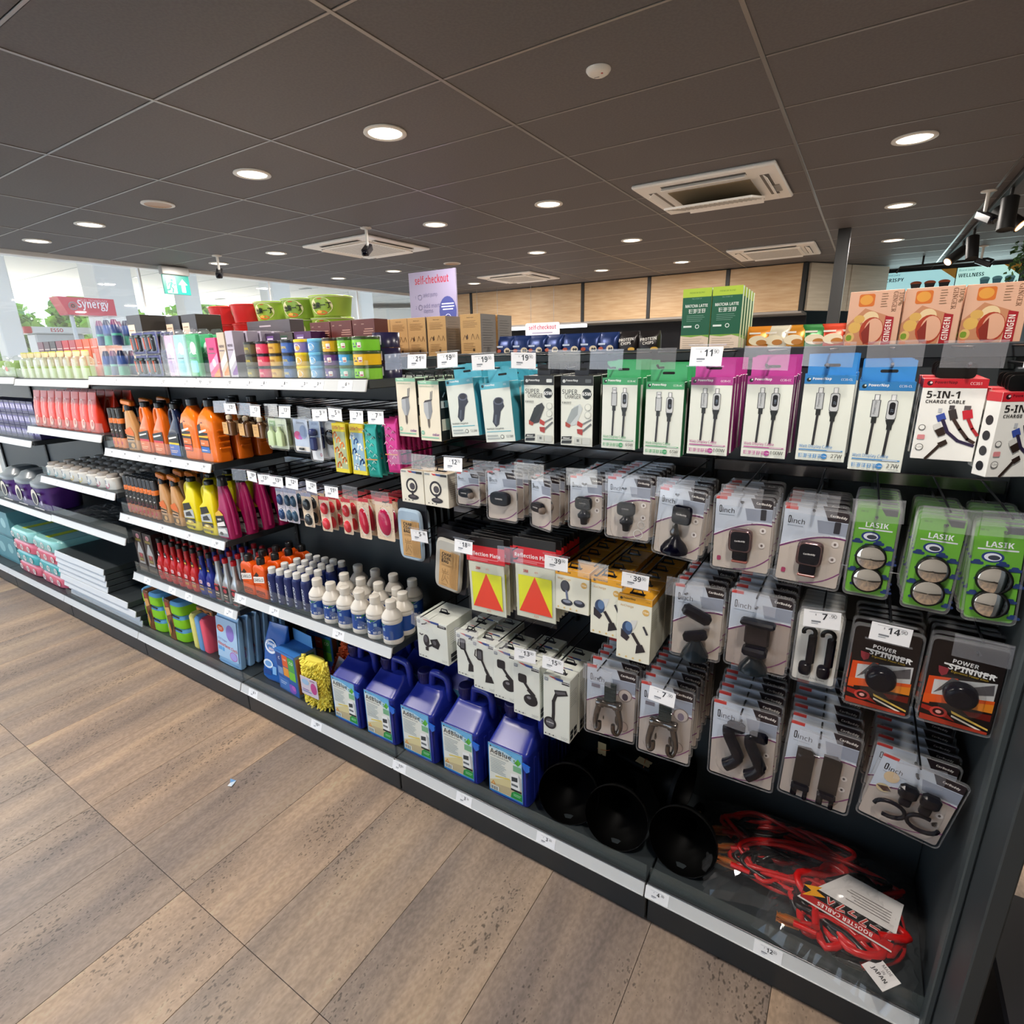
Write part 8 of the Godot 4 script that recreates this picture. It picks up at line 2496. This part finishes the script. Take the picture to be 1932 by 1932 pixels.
	ink(p, [["T", 0, 2290, 66, "8c1030", "self-checkout", 1, 0, 400], ["t", -210, 2166, 24, "4a4468", "1", 0], ["t", -110, 2166, 34, "4a4468", "select pump", 0, 0, 170], ["t", -210, 2076, 24, "4a4468", "2", 0], ["t", -110, 2080, 34, "4a4468", "add mart", 0], ["t", -110, 2036, 34, "4a4468", "items", 0], ["t", -210, 1966, 24, "4a4468", "3", 0], ["t", -110, 1966, 34, "4a4468", "pay", 0], ring(-150, 2178, 22, 5, "6a6488"), ring(-150, 2088, 22, 5, "6a6488"), ring(-150, 1978, 22, 5, "6a6488"), ["e", 178, 2040, 100, 130, "2a3070"], ["r", 110, 2100, 140, 10, "b8bcd8"], ["r", 104, 2076, 150, 10, "b8bcd8"], ["r", 120, 2052, 120, 10, "b8bcd8"], ring(178, 1980, 34, 6, "b8bcd8")], Transform3D(Basis(), V(0, 0, 0.0105)), 0.0002)
	part(po, "print", p.mesh(M.print))

# ---------------------------------------------------------------- forecourt seen through the glass
func outside() -> void:
	var g := MB.new()
	g.box(V(-33.6, -0.1, -12.0), V(59.8, 0.1, 120.0), K("d6d4cc"))
	g.box(V(30.0, -0.1, 34.0), V(67.0, 0.1, 60.0), K("d6d4cc"))
	var gr := single("forecourt", g.mesh(M.matte), "pale concrete forecourt outside the windows", "pavement")
	gr.set_meta("kind", "structure")
	# canopy: white soffit on columns, panel seams as recessed strips
	var c := thing("forecourt_canopy", "wide white fuel canopy over the forecourt", "canopy", V(-17.5, 4.75, -9.0))
	var cm := MB.new()
	cm.box(V(0, 0.25, 0), V(25.0, 0.5, 46.0), K("f6f8fa"), 0.02)
	part(c, "soffit", cm.mesh(M.matte))
	var sl := MB.new()
	for i in 20:
		sl.box(V(0, -0.004, -22 + i * 2.3), V(24.6, 0.006, 0.03), K("b8c0c4"))
	part(c, "panel_seams", sl.mesh(M.matte))
	var lg := MB.new()
	lg.box(V(0, -0.01, 0), V(0.6, 0.02, 0.25), K("8f969a"))
	var lgm := lg.mesh(M.plastic)
	for i in 9:
		part(c, "light_fitting", lgm, V(-9 + (i % 3) * 7.0, -0.008, -8 + (i / 3) * 6.0))
	for q in [[-12.5, -3.53, 0.38, "slim white canopy column nearest the leafy packs"], [-12.5, -5.64, 0.8, "broad grey-white canopy column behind the red sign"], [-12.5, -7.52, 0.46, "white canopy column behind the exit sign"], [-12.5, -10.27, 0.64, "white canopy column above the red bowls"], [-12.5, -13.8, 0.6, "white canopy column by the white building"]]:
		var m := MB.new()
		m.box(V(0, 2.375, 0), V(q[2], 4.75, q[2]), K("e9e9e6"), 0.02)
		single("canopy_column", m.mesh(M.matte), q[3], "column", V(q[0], 0, q[1]))
	# fuel pumps with red signs
	for q in [[-10.5, -4.37, "red fuel sign box beside the broad column", "Synergy"], [-13.8, -3.05, "red fuel sign box partly hidden by the slim column", "Synergy"]]:
		var s := thing("fuel_sign", q[2], "sign", V(q[0], 0, q[1]), PI / 2)
		var b := MB.new()
		b.x = Transform3D(Basis(), V(0, 2.76, 0))
		b.prism(PackedVector2Array([Vector2(-0.42, -0.17), Vector2(0.46, -0.17), Vector2(0.46, 0.17), Vector2(-0.55, 0.17)]), -0.4, 0.0, K("cf1f3f"))
		part(s, "sign_box", b.mesh(M.plastic))
		var p := MB.new()
		ink(p, [["T", 60, -80, 150, "f6e8ec", "Synergy", 1, 0, 560], ["t", 90, 90, 46, "f0c8d0", "FUEL TECHNOLOGY", 1, 0, 480], ring(-310, 0, 70, 22, "f0c8d0"), ring(-310, 0, 28, 20, "f6e8ec")], Transform3D(Basis(), V(0, 2.76, 0.001)), 0.002)
		part(s, "lettering", p.mesh(M.print))
		var pm := MB.new()
		pm.box(V(0, 1.0, -0.2), V(0.8, 2.0, 0.5), K("dfe2e4"), 0.03)
		part(s, "pump", pm.mesh(M.plastic))
		var po := MB.new()
		for x in [-0.3, 0.3]:
			po.tube([V(x, 2.0, -0.2), V(x, 2.6, -0.2)], 0.04, 8, K("c9cdd0"))
		part(s, "posts", po.mesh(M.plastic))
	var ks := thing("fuel_dispenser", "white fuel dispenser roof with red end and lettering", "fuel pump", V(-13.6, 0, -4.75), PI / 2)
	var kb := MB.new()
	kb.box(V(0, 2.4, 0), V(1.2, 0.15, 0.9), K("e9ebec"), 0.02)
	part(ks, "roof", kb.mesh(M.plastic))
	var kr := MB.new()
	kr.box(V(-0.67, 2.4, 0), V(0.16, 0.15, 0.9), K("cf1f2f"), 0.02)
	part(ks, "red_end", kr.mesh(M.plastic))
	var kp := MB.new()
	kp.box(V(0, 1.165, 0), V(1.0, 2.33, 0.5), K("d5d8da"), 0.03)
	part(ks, "cabinet", kp.mesh(M.plastic))
	var kt := MB.new()
	ink(kt, [["T", -240, 2360, 80, "c03040", "ESSO", 0]], Transform3D(Basis(), V(0, 0, 0.452)), 0.002)
	part(ks, "lettering", kt.mesh(M.print))
	# white building far off
	var wb := thing("white_building", "low white building with dark windows beyond the forecourt", "building", V(-24.0, 0, -27.0), 0.7)
	var wm := MB.new()
	wm.box(V(0, 2.2, 0), V(14.0, 4.4, 5.0), K("dde1e3"), 0.05)
	part(wb, "walls", wm.mesh(M.matte))
	for i in 5:
		var w := MB.new()
		w.box(V(-5.2 + i * 2.6, 2.3, 2.52), V(1.6, 1.8, 0.06), K("6a7c88"), 0.01)
		part(wb, "window", w.mesh(M.gloss))
	# trees along the road
	var rng := RandomNumberGenerator.new()
	rng.seed = 9
	var lm := mat("leaf", 0.6)
	lm.cull_mode = BaseMaterial3D.CULL_DISABLED
	lm.backlight_enabled = true
	lm.backlight = Color("6a8a2c")
	var crowns := []
	for v in 3:
		var m := MB.new()
		for i in 2600:
			var d := V(rng.randfn(), rng.randfn() * 0.8, rng.randfn()).normalized()
			var lump := 0.8 + 0.2 * sin(d.x * 5.0 + v) * cos(d.z * 4.0 + v * 2.0)
			var o := d * 3.2 * lump * pow(rng.randf(), 0.25)
			o.y *= 0.85
			var a := V(rng.randfn(), rng.randfn(), rng.randfn()).normalized() * rng.randf_range(0.24, 0.42)
			var s := a.cross(V(rng.randfn(), rng.randfn(), rng.randfn()).normalized()) * 0.9
			var k := K(["6f9440", "7c9e44", "62863a", "8cab50"][i % 4])
			m.quad(o - a, o + s, o + a, o - s, k)
		crowns.append(m.mesh(lm))
	for i in 14:
		var t := thing("roadside_tree", "leafy green tree in the line beyond the forecourt", "tree", V(-40.0 - (i % 2) * 7.0, 0, -46.0 + i * 3.7), i * 1.3, "trees in a line beyond the forecourt")
		part(t, "crown", crowns[i % 3], V(0, 3.3 + (i % 4) * 0.25, 0))
		var tr := MB.new()
		tr.tube([V(0, 0, 0), V(0.1, 1.6, 0), V(0, 3.2, 0)], 0.22, 8, K("6a5842"), 0.12)
		part(t, "trunk", tr.mesh(M.matte))
